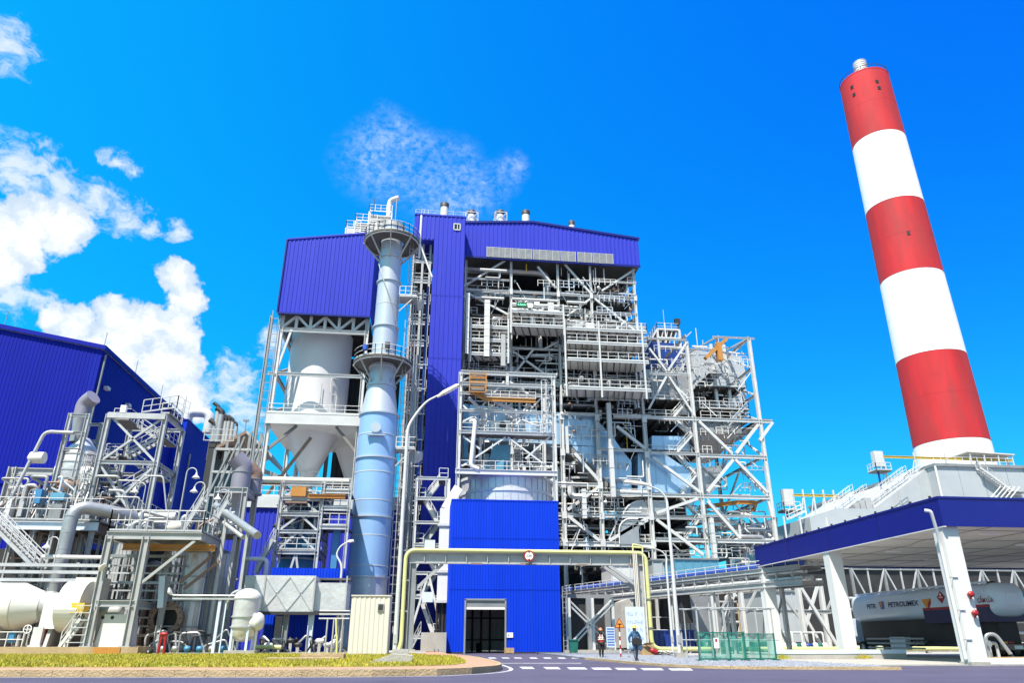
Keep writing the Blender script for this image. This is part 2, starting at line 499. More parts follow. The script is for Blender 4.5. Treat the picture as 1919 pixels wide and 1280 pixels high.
 def ladder(s, p, q, side, w=0.45, r=0.025, rung=0.35, cage=0.0, out=None):
  p, q, side = V(p), V(q), V(side).normalized()
  for o in (-1, 1):
   s.bar(p + side * (o * w / 2), q + side * (o * w / 2), r * 2)
  ln = (q - p).length
  k = int(ln / rung)
  for i in range(1, k):
   c = p.lerp(q, i / k)
   s.bar(c - side * (w / 2), c + side * (w / 2), r * 1.4)
  if cage and out is not None:
   out = V(out).normalized()
   m = max(2, int(ln / 0.9))
   for i in range(1, m + 1):
    c = p.lerp(q, i / m)
    ring = [c + side * (cage * math.cos(a)) + out * (cage * 1.8 * math.sin(a)) for a in [k2 * math.pi / 6 for k2 in range(7)]]
    s.tube(ring, r * 0.8, 4, caps=False)
   for a in (0.5, 1.57, 2.64):
    o = side * (cage * math.cos(a)) + out * (cage * 1.8 * math.sin(a))
    s.bar(p.lerp(q, 1 / m) + o, q + o, r * 1.5)
  return s
 def build(s, name, m, parent=None):
  me = bpy.data.meshes.new(name)
  me.from_pydata(s.v, [], s.f)
  me.polygons.foreach_set('use_smooth', s.sm)
  me.materials.append(MT[m] if isinstance(m, str) else m)
  me.update()
  o = bpy.data.objects.new(name, me)
  COL.objects.link(o)
  if parent is not None:
   o.parent = parent
   root = parent
   off = V((0, 0, 0))
   while root is not None:
    off += root.location
    root = root.parent
   o.location = -off
  return o
def tag(o, label=None, cat=None, group=None, kind=None):
 if label: o['label'] = label
 if cat: o['category'] = cat
 if group: o['group'] = group
 if kind: o['kind'] = kind
 return o
def thing(name, label, cat, loc=(0, 0, 0), group=None):
 o = bpy.data.objects.new(name, None)
 o.empty_display_size = 0.5
 COL.objects.link(o)
 o.location = loc
 return tag(o, label, cat, group)
def copy_tree(o, parent=None):
 c = o.copy()
 COL.objects.link(c)
 if parent is not None:
  c.parent = parent
 for ch in list(o.children):
  copy_tree(ch, c)
 return c
def lerp(a, b, t):
 return a + (b - a) * t
def arc(c, a, b, r, t0, t1, n=8):
 """points of an arc in the plane of unit vectors a, b"""
 c, a, b = V(c), V(a), V(b)
 return [c + (a * math.cos(t0 + (t1 - t0) * i / n) + b * math.sin(t0 + (t1 - t0) * i / n)) * r for i in range(n + 1)]
def pathr(pts, rad, n=5):
 """round the corners of a polyline"""
 pts = [V(p) for p in pts]
 out = [pts[0]]
 for i in range(1, len(pts) - 1):
  p, a, b = pts[i], pts[i - 1], pts[i + 1]
  r = min(rad, (a - p).length * 0.45, (b - p).length * 0.45)
  s0, s1 = p + (a - p).normalized() * r, p + (b - p).normalized() * r
  for k in range(n + 1):
   t = k / n
   out.append(s0 * ((1 - t) ** 2) + p * (2 * t * (1 - t)) + s1 * (t * t))
 out.append(pts[-1])
 return out
# ------------------------------------------------------------------ ground, roads, kerbs
PAD_L, PAD_R = 0.23, 0.12
g = M()
g.add([(-3000, -200, -0.03), (3000, -200, -0.03), (3000, 5000, -0.03), (-3000, 5000, -0.03)], [(0, 1, 2, 3)])
tag(g.build('ground', 'concrete'), kind='structure')
g = M()
g.add([(-160, -60, 0), (160, -60, 0), (160, 76, 0), (-160, 76, 0)], [(0, 1, 2, 3)])
tag(g.build('road', 'asphalt'), kind='structure')
def xy(pts, z):
 return [G(a, b, z) for a, b in pts]
def sheet(name, pts, z0, z1, m, kind='structure'):
 b = M()
 top = [V((p.x, p.y, z1)) for p in pts]
 bot = [V((p.x, p.y, z0)) for p in pts]
 n = len(top)
 b.add(top, [tuple(range(n))])
 b.add(top + bot, [(i, i + n, (i + 1) % n + n, (i + 1) % n) for i in range(n)])
 o = b.build(name, m)
 if kind:
  tag(o, kind=kind)
 return o
def area(pts):
 return 0.5 * sum(pts[i].x * pts[(i + 1) % len(pts)].y - pts[(i + 1) % len(pts)].x * pts[i].y for i in range(len(pts)))
def inset(pts, d):
 """offset an open outline to its left side"""
 out = []
 for i, p in enumerate(pts):
  a = pts[max(0, i - 1)]
  b = pts[min(len(pts) - 1, i + 1)]
  t = (b - a); t.z = 0; t.normalize()
  out.append(V((p.x - t.y * d, p.y + t.x * d, p.z)))
 return out
def kerb(name, line, w, z1, seg=1.0):
 """kerb stones of about one metre along a line, with open joints"""
 b = M()
 inn = inset(line, w)
 for i in range(len(line) - 1):
  a, c, a2, c2 = line[i], line[i + 1], inn[i], inn[i + 1]
  k = max(1, int((c - a).length / seg))
  for j in range(k):
   e = 0.006 / max(0.3, (c - a).length / k)
   t0, t1 = (j + e) / k, (j + 1 - e) / k
   q = [a.lerp(c, t0), a.lerp(c, t1), a2.lerp(c2, t1), a2.lerp(c2, t0)]
   dz = random.uniform(-0.006, 0.006)
   b.prism([V((p.x, p.y, -0.02)) for p in q], (0, 0, z1 + 0.02 + dz))
 return tag(b.build(name, 'kerb_stone'), kind='structure')
left_line = xy([(-420, 1256), (100, 1256), (500, 1256), (700, 1255.5), (820, 1254), (885, 1251.5), (920, 1249), (936, 1246.8), (941, 1244.5), (938, 1242), (922, 1237), (900, 1232.5), (872, 1228.5), (850, 1226.5)], PAD_L)
kerb('kerb', left_line, 0.22, PAD_L)
inner = inset(left_line, 0.226)
back = [V((left_line[-1].x - 1, 74, 0)), V((left_line[0].x - 40, 74, 0)), V((left_line[0].x - 40, left_line[0].y, 0))]
sheet('pavement', inner + back, -0.02, PAD_L - 0.015, 'red_paving')
gl = xy([(-420, 1251), (100, 1251), (480, 1251), (700, 1250), (800, 1248.5), (850, 1246.5), (872, 1243.5), (874, 1240), (862, 1234), (845, 1230), (800, 1229)], PAD_L)
sheet('soil_bed', gl + [V((gl[-1].x - 1, 61, 0)), V((gl[0].x - 30, 61, 0))], 0, PAD_L + 0.004, 'soil')
GRASS = gl
right_line = xy([(1096, 1233.5), (1130, 1236), (1180, 1240.5), (1240, 1245), (1320, 1248.5), (1420, 1250), (1560, 1250.5), (1690, 1251)], PAD_R)
kerb('kerb', right_line, 0.2, PAD_R)
rin = inset(right_line, 0.206)
pr = right_line[-1]
sheet('gravel_bed', rin + [V((pr.x, 72, 0)), V((right_line[0].x, 72, 0))], -0.02, PAD_R - 0.01, 'gravel_bed')
# right forecourt under the canopy
c0 = G(1700, 1249, 0.06)
sheet('forecourt', [V((pr.x + 0.3, 36.5, 0)), V((90, 36.5, 0)), V((90, 80, 0)), V((pr.x + 0.3, 80, 0))], -0.02, 0.06, 'concrete')
# painted markings
b = M()
def mark(a, c):
 q = [G(*p, 0.004) for p in (a, (c[0], a[1]), c, (a[0] + (c[0] - a[0]) * 0.0, c[1]))]
 b.add([q[0], q[1], q[2], q[3]], [(0, 1, 2, 3)])
for i, (x0, x1) in enumerate(((973, 1003), (1018, 1052), (1062, 1102), (1107, 1148), (1152, 1195), (1200, 1245), (1252, 1300))):
 y = 1250.5 + i * 0.5
 q = [G(x0, y, 0.004), G(x1 - 6, y, 0.004), G(x1, y + 4, 0.004), G(x0 + 7, y + 4, 0.004)]
 b.add(q, [(3, 2, 1, 0)])
for i, x0 in enumerate((915, 940, 963, 992, 1018, 1045, 1070)):
 q = [G(x0, 1233, 0.004), G(x0 + 13, 1233, 0.004), G(x0 + 17, 1235.3, 0.004), G(x0 + 3, 1235.3, 0.004)]
 b.add(q, [(3, 2, 1, 0)])
ol = inset(left_line, -0.35)
ol2 = inset(left_line, -0.52)
vs = [V((p.x, p.y, 0.004)) for p in ol + ol2]
n_ = len(ol)
b.add(vs, [(i, i + 1, i + 1 + n_, i + n_) for i in range(n_ - 1)])
q = [G(905, 1243.5, 0.004), G(1090, 1243.5, 0.004), G(1090, 1244.2, 0.004), G(905, 1244.2, 0.004)]
b.add(q, [(3, 2, 1, 0)])
tag(b.build('road_marking', 'road_paint'), kind='structure')
# grass verge (blades)
b = M()
rg = random.Random(3)
gx0, gx1 = gl[0].x, max(p.x for p in gl)
def inside(x, y, poly):
 c = False
 for i in range(len(poly)):
  p, q = poly[i], poly[i - 1]
  if (p.y > y) != (q.y > y) and x < (q.x - p.x) * (y - p.y) / (q.y - p.y) + p.x:
   c = not c
 return c
gpoly = gl + [V((gl[-1].x - 1, 60, 0)), V((gl[0].x - 20, 60, 0))]
gb2 = M()
for i in range(90000):
 x = rg.uniform(-30, gx1)
 y = 25 + 35 * rg.random() ** 1.6
 if not inside(x, y, gpoly):
  continue
 if math.sin(x * 1.1 + 2 * math.sin(y * .7)) + math.sin(y * 1.7 + x * .37) > 1.0 and rg.random() < .75:
  continue
 h = rg.uniform(0.05, 0.13) * (1.25 if rg.random() < 0.2 else 1)
 a = rg.uniform(0, 6.28)
 w = rg.uniform(0.012, 0.03)
 lx, ly = rg.gauss(0, 0.05), rg.gauss(0, 0.05)
 dx, dy = math.cos(a) * w, math.sin(a) * w
 z = PAD_L + 0.002
 b.add([(x - dx, y - dy, z), (x + dx, y + dy, z), (x + lx, y + ly, z + h)], [(0, 1, 2)])
m = mat('grass_blades', (0.40, 0.38, 0.022), 0.7, 0, 0.35, 0.6, dirt=((0.54, 0.30, 0.03), 0.55, 0.50, 0.85, (1, 1, 1)))
tag(b.build('grass', m), kind='stuff', label='yellow green mown grass strip behind the kerb', cat='grass')
# loose stones on the gravel bed
b = M()
rpoly = rin + [V((pr.x, 66, 0)), V((right_line[0].x, 66, 0))]
for i in range(9000):
 x = rg.uniform(rin[0].x, pr.x)
 y = 33 + 27 * rg.random() ** 1.5
 if not inside(x, y, rpoly):
  continue
 s_ = rg.uniform(0.03, 0.085)
 a = rg.uniform(0, 6.28)
 vs = []
 for k in range(4):
  q = a + k * 1.57 + rg.uniform(-0.4, 0.4)
  vs.append((x + math.cos(q) * s_, y + math.sin(q) * s_, PAD_R - 0.012))
 vs.append((x + rg.uniform(-0.02, 0.02), y + rg.uniform(-0.02, 0.02), PAD_R + s_ * rg.uniform(0.4, 0.9)))
 b.add(vs, [(0, 1, 4), (1, 2, 4), (2, 3, 4), (3, 0, 4)])
tag(b.build('gravel', 'gravel_stone'), kind='stuff', label='loose grey gravel along the right kerb', cat='gravel')
# ------------------------------------------------------------------ turbine hall, far left
YH = 110
c = W(195, 652, YH)
XH, ZH = c.x, c.z
zl = W(0, 612, YH)
slope = (zl.z - ZH) / (zl.x - XH)
def y_on(px, z, X):
 """depth at which the line X, z crosses the column px"""
 lo, hi = 20, 2000
 for _ in range(60):
  mid = (lo + hi) / 2
  d = V((X, mid, z - CAM_H))
  q = 960 + F * d.dot(RT) / d.dot(FW)
  if (q < px) == (X < 0):
   lo = mid
  else:
   hi = mid
 return lo
Y1 = y_on(335, ZH, XH)
Y2 = y_on(426, ZH, XH)
hall = thing('turbine_hall', 'huge deep blue ribbed hall with sloping roof at the far left', 'building', (XH, YH, 0))
XL = XH - 75
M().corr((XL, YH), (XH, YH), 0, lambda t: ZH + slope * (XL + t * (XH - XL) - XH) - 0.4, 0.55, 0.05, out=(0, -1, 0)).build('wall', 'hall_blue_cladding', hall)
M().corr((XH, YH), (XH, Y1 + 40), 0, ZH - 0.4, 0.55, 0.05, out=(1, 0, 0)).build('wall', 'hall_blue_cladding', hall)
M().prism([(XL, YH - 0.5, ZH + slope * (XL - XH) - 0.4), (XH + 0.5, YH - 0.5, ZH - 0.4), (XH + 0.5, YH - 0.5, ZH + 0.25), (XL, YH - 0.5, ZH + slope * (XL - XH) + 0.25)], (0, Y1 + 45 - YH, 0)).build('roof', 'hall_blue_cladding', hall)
M().tube([(XH + 0.35, YH + 0.5, 2), (XH + 0.35, YH + 0.5, ZH - 1)], 0.16, 8).build('downpipe', 'grey_steel', hall)
M().box(XL, XH + 0.2, YH - 0.25, YH - 0.125, ZH * 0.505, ZH * 0.515).build('trim', 'hall_blue_cladding', hall)
for px, py in ((8, 612), (195, 652)):
 q = W(px, py, YH)
 M().tube([(q.x, YH, q.z - 0.2), (q.x, YH, q.z + 2.6)], 0.05, 6).build('lightning_rod', 'grey_steel', hall)
for t in (0.35, 0.7):
 yy = lerp(YH, Y1, t)
 M().tube([(XH, yy, ZH), (XH, yy, ZH + 3.0)], 0.05, 6).build('lightning_rod', 'grey_steel', hall)
for px, py in ((199, 728), (239, 760), (222, 775)):
 q = WX(px, py, XH + 0.3)
 M().box(q.x - 0.15, q.x + 0.5, q.y - 0.5, q.y + 0.5, q.z - 0.25, q.z + 0.25).build('wall_lamp', 'pale_steel', hall)
# annex
xa1 = W(352, 790, Y1).x
za = W(345, 788, Y1).z
ya2 = y_on(425, za, xa1)
annex = thing('annex_building', 'smaller deep blue ribbed building joined to the right of the big hall', 'building', (xa1, Y1, 0))
M().corr((XH - 1, Y1), (xa1, Y1), 0, za, 0.6, 0.06, out=(0, -1, 0)).build('wall', 'blue_cladding', annex)
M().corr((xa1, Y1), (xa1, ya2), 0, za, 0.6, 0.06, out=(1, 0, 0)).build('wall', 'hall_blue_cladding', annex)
M().box(XH + 0.6, xa1 + 0.15, Y1 - 0.15, ya2, za, za + 0.3).build('roof', 'hall_blue_cladding', annex)
yq = lerp(Y1, ya2, 0.12)
M().tube([(xa1 + 0.4, yq, 2), (xa1 + 0.4, yq, za - 6)], 0.18, 8).build('downpipe', 'grey_steel', annex)
q = V((xa1 - 2, lerp(Y1, ya2, 0.18), za))
M().tube(pathr([(q.x, q.y, za), (q.x, q.y, za + 3.4), (q.x + 4.5, q.y, za + 3.4), (q.x + 4.5, q.y, za - 1)], 1.8), 1.0, 14).build('vent_duct', 'pale_steel', annex)
# blue workshop wall seen low between the left frames
w = thing('workshop_building', 'low purplish blue ribbed building behind the process tower', 'building', W(545, 1060, 84) * 1)
w.location.z = 0
a, c = W(400, 1150, 84), W(735, 1150, 84)
zt = W(500, 952, 84).z
M().corr((a.x, 84), (c.x, 84), 0, zt, 0.5, 0.06, out=(0, -1, 0)).build('wall', 'hazy_blue_cladding', w)
M().box(a.x, c.x, 83.7, 92, zt, zt + 1.3).build('roof', 'pale_steel', w)
M().rail([(a.x, 83.9, zt + 1.3), (c.x, 83.9, zt + 1.3)], 1.2, 0.04, 1.6).build('railing', 'pale_steel', w)
# ------------------------------------------------------------------ blue lift shaft
YS = 90
sh = thing('lift_shaft', 'tall narrow blue ribbed lift tower between steel stack and boiler', 'tower', (W(830, 900, YS).x, YS, 0))
xr = W(873, 408, YS).x
xl = W(815, 447, YS).x
xl2 = W(779, 405, YS).x
zt, zm = W(826, 405, YS).z, W(797, 447, YS).z
M().corr((xl, YS), (xr, YS), 0, zt, 0.62, 0.06, out=(0, -1, 0)).corr((xl2, YS), (xl, YS), zm, zt, 0.62, 0.06, out=(0, -1, 0)).build('wall', 'hazy_blue_cladding', sh)
M().corr((xr, YS), (xr, YS + 9), 0, zt, 0.62, 0.06, out=(1, 0, 0)).corr((xl, YS + 9), (xl, YS), 0, zm, 0.62, 0.06, out=(-1, 0, 0)).corr((xl2, YS + 9), (xl2, YS), zm, zt, 0.62, 0.06, out=(-1, 0, 0)).build('wall', 'hazy_blue_cladding', sh)
M().box(xl2 - 0.1, xr + 0.1, YS - 0.12, YS + 9, zt, zt + 0.2).box(xl2, xl, YS, YS + 9, zm - 0.15, zm).build('roof', 'hazy_blue_cladding', sh)
for px in (800, 838):
 pass
q = W(857, 425, YS - 0.08)
wf = M().bar((q.x - .45, q.y, q.z - .5), (q.x - .45, q.y, q.z + .5), .14).bar((q.x + .45, q.y, q.z - .5), (q.x + .45, q.y, q.z + .5), .14).bar((q.x - .52, q.y, q.z + .5), (q.x + .52, q.y, q.z + .5), .14).bar((q.x - .52, q.y, q.z - .5), (q.x + .52, q.y, q.z - .5), .14).bar((q.x + .05, q.y, q.z - .5), (q.x + .05, q.y, q.z + .5), .1).build('window', 'pale_steel', sh)
M().box(q.x - .42, q.x + .42, q.y + 0.0, q.y + .04, q.z - .45, q.z + .45).build('pane', 'glass_dark', wf)
b = M()
for px in (790, 795, 870):
 p = W(px, 408, YS)
 b.tube([(p.x, YS + 0.5, zt), (p.x, YS + 0.5, zt + 1.3)], 0.05, 5)
b.rail([(xl2, YS + 0.3, zt + .2), (xr, YS + 0.3, zt + .2)], 0.9, 0.03, 2)
b.build('railing', 'pale_steel', sh)
for z in (0.62, 0.78, 0.42, 0.3):
 M().box(xl - 0.02, xr + 0.02, YS - 0.085, YS - 0.07, zt * z, zt * z + 0.06).build('joint_strip', 'hazy_blue_cladding', sh)
# ------------------------------------------------------------------ boiler house
YF, YB = 95, 124
bh = thing('boiler_house', 'open steel boiler house under a blue ribbed top with long louvres', 'building', (W(1040, 1000, YF).x, YF, 0))
CX = [W(px, 975, YF).x for px in (861, 958, 1058, 1128, 1221, 1320, 1450)]
ztop = [W(x, y, YF).z for x, y in ((873, 475), (952, 482), (1052, 488), (1112, 493), (1195, 500), (1287, 640), (1404, 634))]
for i in range(5):
 for yy, ww in ((YF, 0.5), (YF + 12, 0.7), (YB, 0.7)):
  zsp = W(1100, 781, YF).z
  b = M().ibar((CX[i], yy, 0), (CX[i], yy, zsp), ww * 1.1, ww, up=V((1, 0, 0))).ibar((CX[i], yy, zsp), (CX[i], yy, ztop[i] + 2), ww * .72, ww * .66, up=V((1, 0, 0)))
  if yy == YF and i:
   for py in (555, 612, 700, 783, 850, 910, 967, 1018):
    z = W(1100, py, YF).z
    hw = .33 if py > 781 else .22
    b.box(CX[i] - hw, CX[i] + hw, YF - 0.31, YF - 0.15, z - 0.45, z + 0.45)
  b.build('column', 'pale_steel' if yy == YF else 'grey_steel', bh)
def fbeam(x0, y0, x1, y1, h=0.5, Y=YF, w=0.35, name='beam', m='pale_steel', par=None):
 h *= 0.8 if y0 > 740 else 0.58
 w *= 0.9 if y0 > 740 else 0.7
 a, c = W(x0, y0, Y), W(x1, y1, Y)
 z = (a.z + c.z) / 2
 return M().ibar((a.x, Y, z), (c.x, Y, z), w, h).build(name, m, par or bh)
def fbrace(x0, y0, x1, y1, w=0.4, Y=YF, name='brace', m='pale_steel', par=None):
 a, c = W(x0, y0, Y), W(x1, y1, Y)
 return M().bar(a, c, w, w, up=V((0, 1, 0))).build(name, m, par or bh)
for bm in ((869, 541, 1194, 560, .55), (1112, 525, 1193, 532, .45), (1112, 584, 1195, 590, .45), (878, 611, 960, 617, .6), (1060, 606, 1212, 615, .6), (878, 632, 955, 637, .5),
           (960, 652, 1052, 657, .5), (876, 521, 955, 526, .4), (1150, 779, 1221, 782, .7), (1035, 907, 1124, 910, .6), (1045, 964, 1221, 970, .6),
           (1045, 1018, 1221, 1023, .8), (1124, 925, 1221, 928, .6), (1124, 842, 1221, 846, .5), (1058, 775, 1128, 778, .5), (960, 720, 1052, 724, .45)):
 fbeam(*bm[:4], h=bm[4])
for br in ((869, 537, 951, 486), (1055, 491, 1110, 553), (878, 550, 957, 592), (1063, 592, 1108, 559), (1115, 560, 1193, 622), (961, 658, 1050, 722),
           (1077, 850, 1124, 903), (1124, 912, 1064, 956), (1064, 967, 1124, 1014), (1142, 1014, 1216, 970), (1156, 799, 1210, 842), (965, 700, 1000, 655), (1042, 540, 1008, 500),
           (1064, 850, 1062, 800), (1128, 545, 1190, 505), (1020, 655, 1048, 640)):
 fbrace(*br, w=0.4 if br[1] > 740 else 0.27)
# floors
LV = [553, 588, 613, 645, 676, 704, 730, 756, 783, 815, 850, 880, 910, 928, 967, 995, 1018, 1060]
rb = random.Random(11)
for k, py in enumerate(LV):
 z = W(1045, py, YF).z
 x1 = CX[4]
 yst = YF + 7.5 if py in (783, 815, 850, 880, 910) else YF
 b = M().box(CX[0], x1, yst + 1.2, YF + 11.5, z - 0.14, z - 0.04)
 x = CX[0] + 1
 while x < x1:
  b.box(x - 0.09, x + 0.09, yst + 0.3, YF + 11.4, z - 0.55, z - 0.142)
  x += 2.4
 fl = b.build('floor', 'grating', bh)
 for i in range(4):
  if rb.random() < 0.5 and yst == YF:
   M().rail([(CX[i] + .3, YF + 0.5, z), (CX[i + 1] - .3, YF + 0.5, z)], 1.15, 0.045, 1.7).build('railing', 'pale_steel', fl)
# furnace body and enclosing dark mass
fb = M()
fz0, fz1 = W(1045, 760, YF).z, W(1045, 470, YF).z
fb.corr((CX[1] - 2, YF + 11.5), (CX[4] - 2, YF + 11.5), fz0 - 8, fz1, 0.8, 0.1, out=(0, -1, 0)).box(CX[1] - 2, CX[4] - 2, YF + 11.6, YB - 1, fz0 - 8, fz1)
fb.build('furnace_casing', 'grey_steel', bh)
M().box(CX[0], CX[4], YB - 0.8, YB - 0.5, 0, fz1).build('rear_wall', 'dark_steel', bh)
# side wall girts on the right edge
for k in range(11):
 z = lerp(fz0, fz1, k / 10.5)
 M().bar((CX[4], YF, z), (CX[4], YB, z), 0.4, 0.5).build('side_beam', 'galvanised_steel', bh)
for k in range(5):
 z0_, z1_ = lerp(fz0, fz1, k / 5), lerp(fz0, fz1, (k + 1) / 5)
 M().bar((CX[4], YF + 0.4, z0_), (CX[4], YF + 11.6, z1_), 0.35).build('side_brace', 'galvanised_steel', bh)
# pipes and ducts inside
for k in range(64):
 py = rb.choice(LV) + rb.uniform(-24, -3)
 x0_ = rb.uniform(CX[0], CX[3])
 ln = rb.uniform(4, 14)
 x1_ = min(x0_ + ln, CX[4] - 0.5)
 yy = YF + rb.uniform(0.9, 5.5)
 z = W(1045, py, YF).z
 r = rb.choice((0.09, 0.12, 0.16, 0.22, 0.3))
 pts = [(x0_, yy + 3, z), (x0_, yy, z), (x1_, yy, z), (x1_, yy, z - rb.uniform(1.5, 4))]
 M().tube(pathr(pts, r * 3, 3), r, 8).build('pipe', rb.choice(('silver_cladding', 'dull_silver', 'pale_steel', 'galvanised_steel')), bh)
for k in range(30):
 py = rb.choice(LV[1:])
 x0_ = rb.uniform(CX[0] + 1, CX[4] - 4)
 z = W(1045, py, YF).z
 yy = YF + rb.uniform(1.5, 5)
 h = rb.uniform(0.7, 2.0)
 M().box(x0_, x0_ + rb.uniform(0.8, 2.4), yy, yy + 1.2, z, z + h).build('equipment_box', rb.choice(('grey_steel', 'dull_silver', 'pale_steel', 'dark_steel')), bh)
for k in range(26):
 py = rb.choice(LV[1:])
 x0_ = rb.uniform(CX[0] + 1, CX[4] - 1)
 z = W(1045, py, YF).z
 yy = YF + rb.uniform(1, 6)
 M().tube([(x0_, yy, z - 0.1), (x0_, yy, z + rb.uniform(2.5, 6))], rb.choice((0.08, 0.14, 0.22)), 8).build('riser_pipe', rb.choice(('silver_cladding', 'galvanised_steel', 'pale_steel')), bh)
for k in range(14):
 py = rb.choice(LV[1:12])
 x0_ = rb.uniform(CX[0] + 1, CX[4] - 6)
 z = W(1045, py, YF).z
 M().bar((x0_, YF + 4, z + 0.2), (x0_ + rb.uniform(3, 6), YF + 4, z + rb.uniform(3, 6)), 0.25).build('inner_brace', 'galvanised_steel', bh)
for k in range(60):
 py = rb.choice(LV[:15]) + rb.uniform(-20, 0)
 i = rb.randrange(0, 4)
 z = W(1045, py, YF).z
 x0_ = lerp(CX[i], CX[i + 1], rb.uniform(0, .5))
 x1_ = lerp(x0_, CX[i + 1], rb.uniform(.4, 1))
 M().bar((x0_, YF + rb.uniform(-.2, 2), z), (x1_, YF + rb.uniform(-.2, 2), z), .1, rb.choice((.08, .14, .3))).build('cable_tray', rb.choice(('pale_steel', 'galvanised_steel', 'white_paint', 'dull_silver', 'rust_brown')), bh)
for k in range(70):
 i = rb.randrange(0, 4)
 x = rb.uniform(CX[i] + .3, CX[i + 1] - .3)
 z = W(1045, rb.uniform(500, 1050), YF).z
 y = YF + rb.uniform(-.3, 1.2)
 M().bar((x, y, z), (x, y, z + rb.uniform(1.2, 4.5)), rb.choice((.07, .1, .14))).build('hanger', rb.choice(('pale_steel', 'white_paint', 'galvanised_steel', 'yellow_paint' if k % 9 == 0 else 'dull_silver')), bh)
for k in range(16):
 x = rb.uniform(CX[0] + 1, CX[4] - 1)
 z = W(1045, rb.choice(LV), YF).z
 M().box(x - .35, x + .35, YF + .9, YF + 1.2, z - 1.0, z - .88).build('strip_light', 'lamp_lit', bh)
for nm, n_ in (('small_pipe', 95), ('handrail', 95), ('stanchion', 95), ('valve', 60)):
 for k in range(n_):
  i = rb.randrange(0, 4)
  x = rb.uniform(CX[i], CX[i + 1] - .6)
  y = YF + rb.uniform(-.5, .8)
  z = W(1045, rb.uniform(520, 1060), YF).z
  ln = rb.uniform(1.2, 4.5)
  mm = rb.choice(('pale_steel', 'white_paint', 'weathered_steel', 'dull_silver', 'tank_paint'))
  if nm == 'small_pipe':
   M().tube(pathr([(x, y, z), (min(x + ln, CX[4]), y, z), (min(x + ln, CX[4]), y, z + rb.choice((-1, 1)) * rb.uniform(.6, 2.4))], .2, 3), rb.choice((.05, .07, .1)), 6).build(nm, mm, bh)
  elif nm == 'handrail':
   M().rail([(x, y, z), (min(x + ln, CX[4]), y, z)], 1.0, .04, .8, kick=False).build(nm, mm, bh)
  elif nm == 'stanchion':
   M().bar((x, y, z), (x + rb.choice((0, 0, 1.6, -1.6)), y, z + ln * .8), rb.choice((.06, .09, .12))).build(nm, mm, bh)
  else:
   M().lathe_axis((x, y, z), (rb.choice((0, 1)), -1, .2), [(.08, 0), (.22, .05), (.22, .35), (.1, .4)], 10).build(nm, rb.choice(('white_paint', 'dull_silver', 'grey_steel', 'rust_brown')), bh)
# big bent pipe under the roof
p0 = W(868, 503, YF + 3)
pp = [W(870, 503, YF + 3), W(1008, 512, YF + 3), W(1030, 545, YF + 3)]
pp[1].z = pp[0].z
M().tube(pathr([pp[0], (pp[1].x + 1.5, pp[1].y, pp[0].z), (pp[1].x + 1.5, pp[1].y + 1, pp[0].z - 3.6)], 2.4, 8), 0.62, 16).build('steam_pipe', 'dull_silver', bh)
pp = [W(960, 570, YF - 0.6), W(1048, 575, YF - 0.6)]
for dz in (0, 0.9, -0.8):
 M().tube([(pp[0].x, YF - .6, pp[0].z + dz), (pp[1].x, YF - .6, pp[0].z + dz)], 0.2, 8).build('pipe', 'pale_steel', bh)
for a_, c_ in (((890, 557), (945, 560)), ((900, 505), (950, 506)), ((1063, 566), (1100, 568))):
 q0, q1 = W(*a_, YF - .4), W(*c_, YF - .4)
 M().tube([(q0.x, YF - .4, q0.z), (q1.x, YF - .4, q0.z)], 0.22, 8).build('pipe', 'pale_steel', bh)
# blue top cladding
YT = YF - 1.0
T = [W(872, 418.5, YT), W(999, 418, YT), W(1196, 449.5, YT)]
B = [W(872, 478, YT), W(1196, 498, YT)]
zb = (B[0].z + B[1].z) / 2
xr_ = T[2].x
ridge_z, l_z, r_z = T[1].z, T[0].z, T[2].z
def topz(t):
 x = lerp(T[0].x, xr_, t)
 return lerp(l_z, ridge_z, (x - T[0].x) / (T[1].x - T[0].x)) if x < T[1].x else lerp(ridge_z, r_z, (x - T[1].x) / (xr_ - T[1].x))
M().corr((T[0].x, YT), (xr_, YT), zb, topz, 0.62, 0.06, out=(0, -1, 0)).build('upper_wall', 'hazy_blue_cladding', bh)
M().corr((xr_, YT), (xr_, YB), zb, r_z, 0.62, 0.06, out=(1, 0, 0)).corr((T[0].x, YB), (T[0].x, YT), zb, l_z, 0.62, 0.06, out=(-1, 0, 0)).build('upper_wall', 'hazy_blue_cladding', bh)
M().prism([(T[0].x - .1, YT - 0.2, l_z), (T[1].x, YT - 0.2, ridge_z), (xr_ + .2, YT - 0.2, r_z), (xr_ + .2, YT - 0.2, r_z + 0.35), (T[1].x, YT - 0.2, ridge_z + 0.35), (T[0].x - .1, YT - 0.2, l_z + 0.35)], (0, YB - YT + 0.4, 0)).build('roof', 'fascia_blue', bh)
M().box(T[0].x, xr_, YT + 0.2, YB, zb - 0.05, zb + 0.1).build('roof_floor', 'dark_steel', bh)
M().box(T[0].x, xr_ + 0.05, YT - 0.1, YT + 0.12, zb - 0.32, zb).build('bottom_trim', 'fascia_blue', bh)
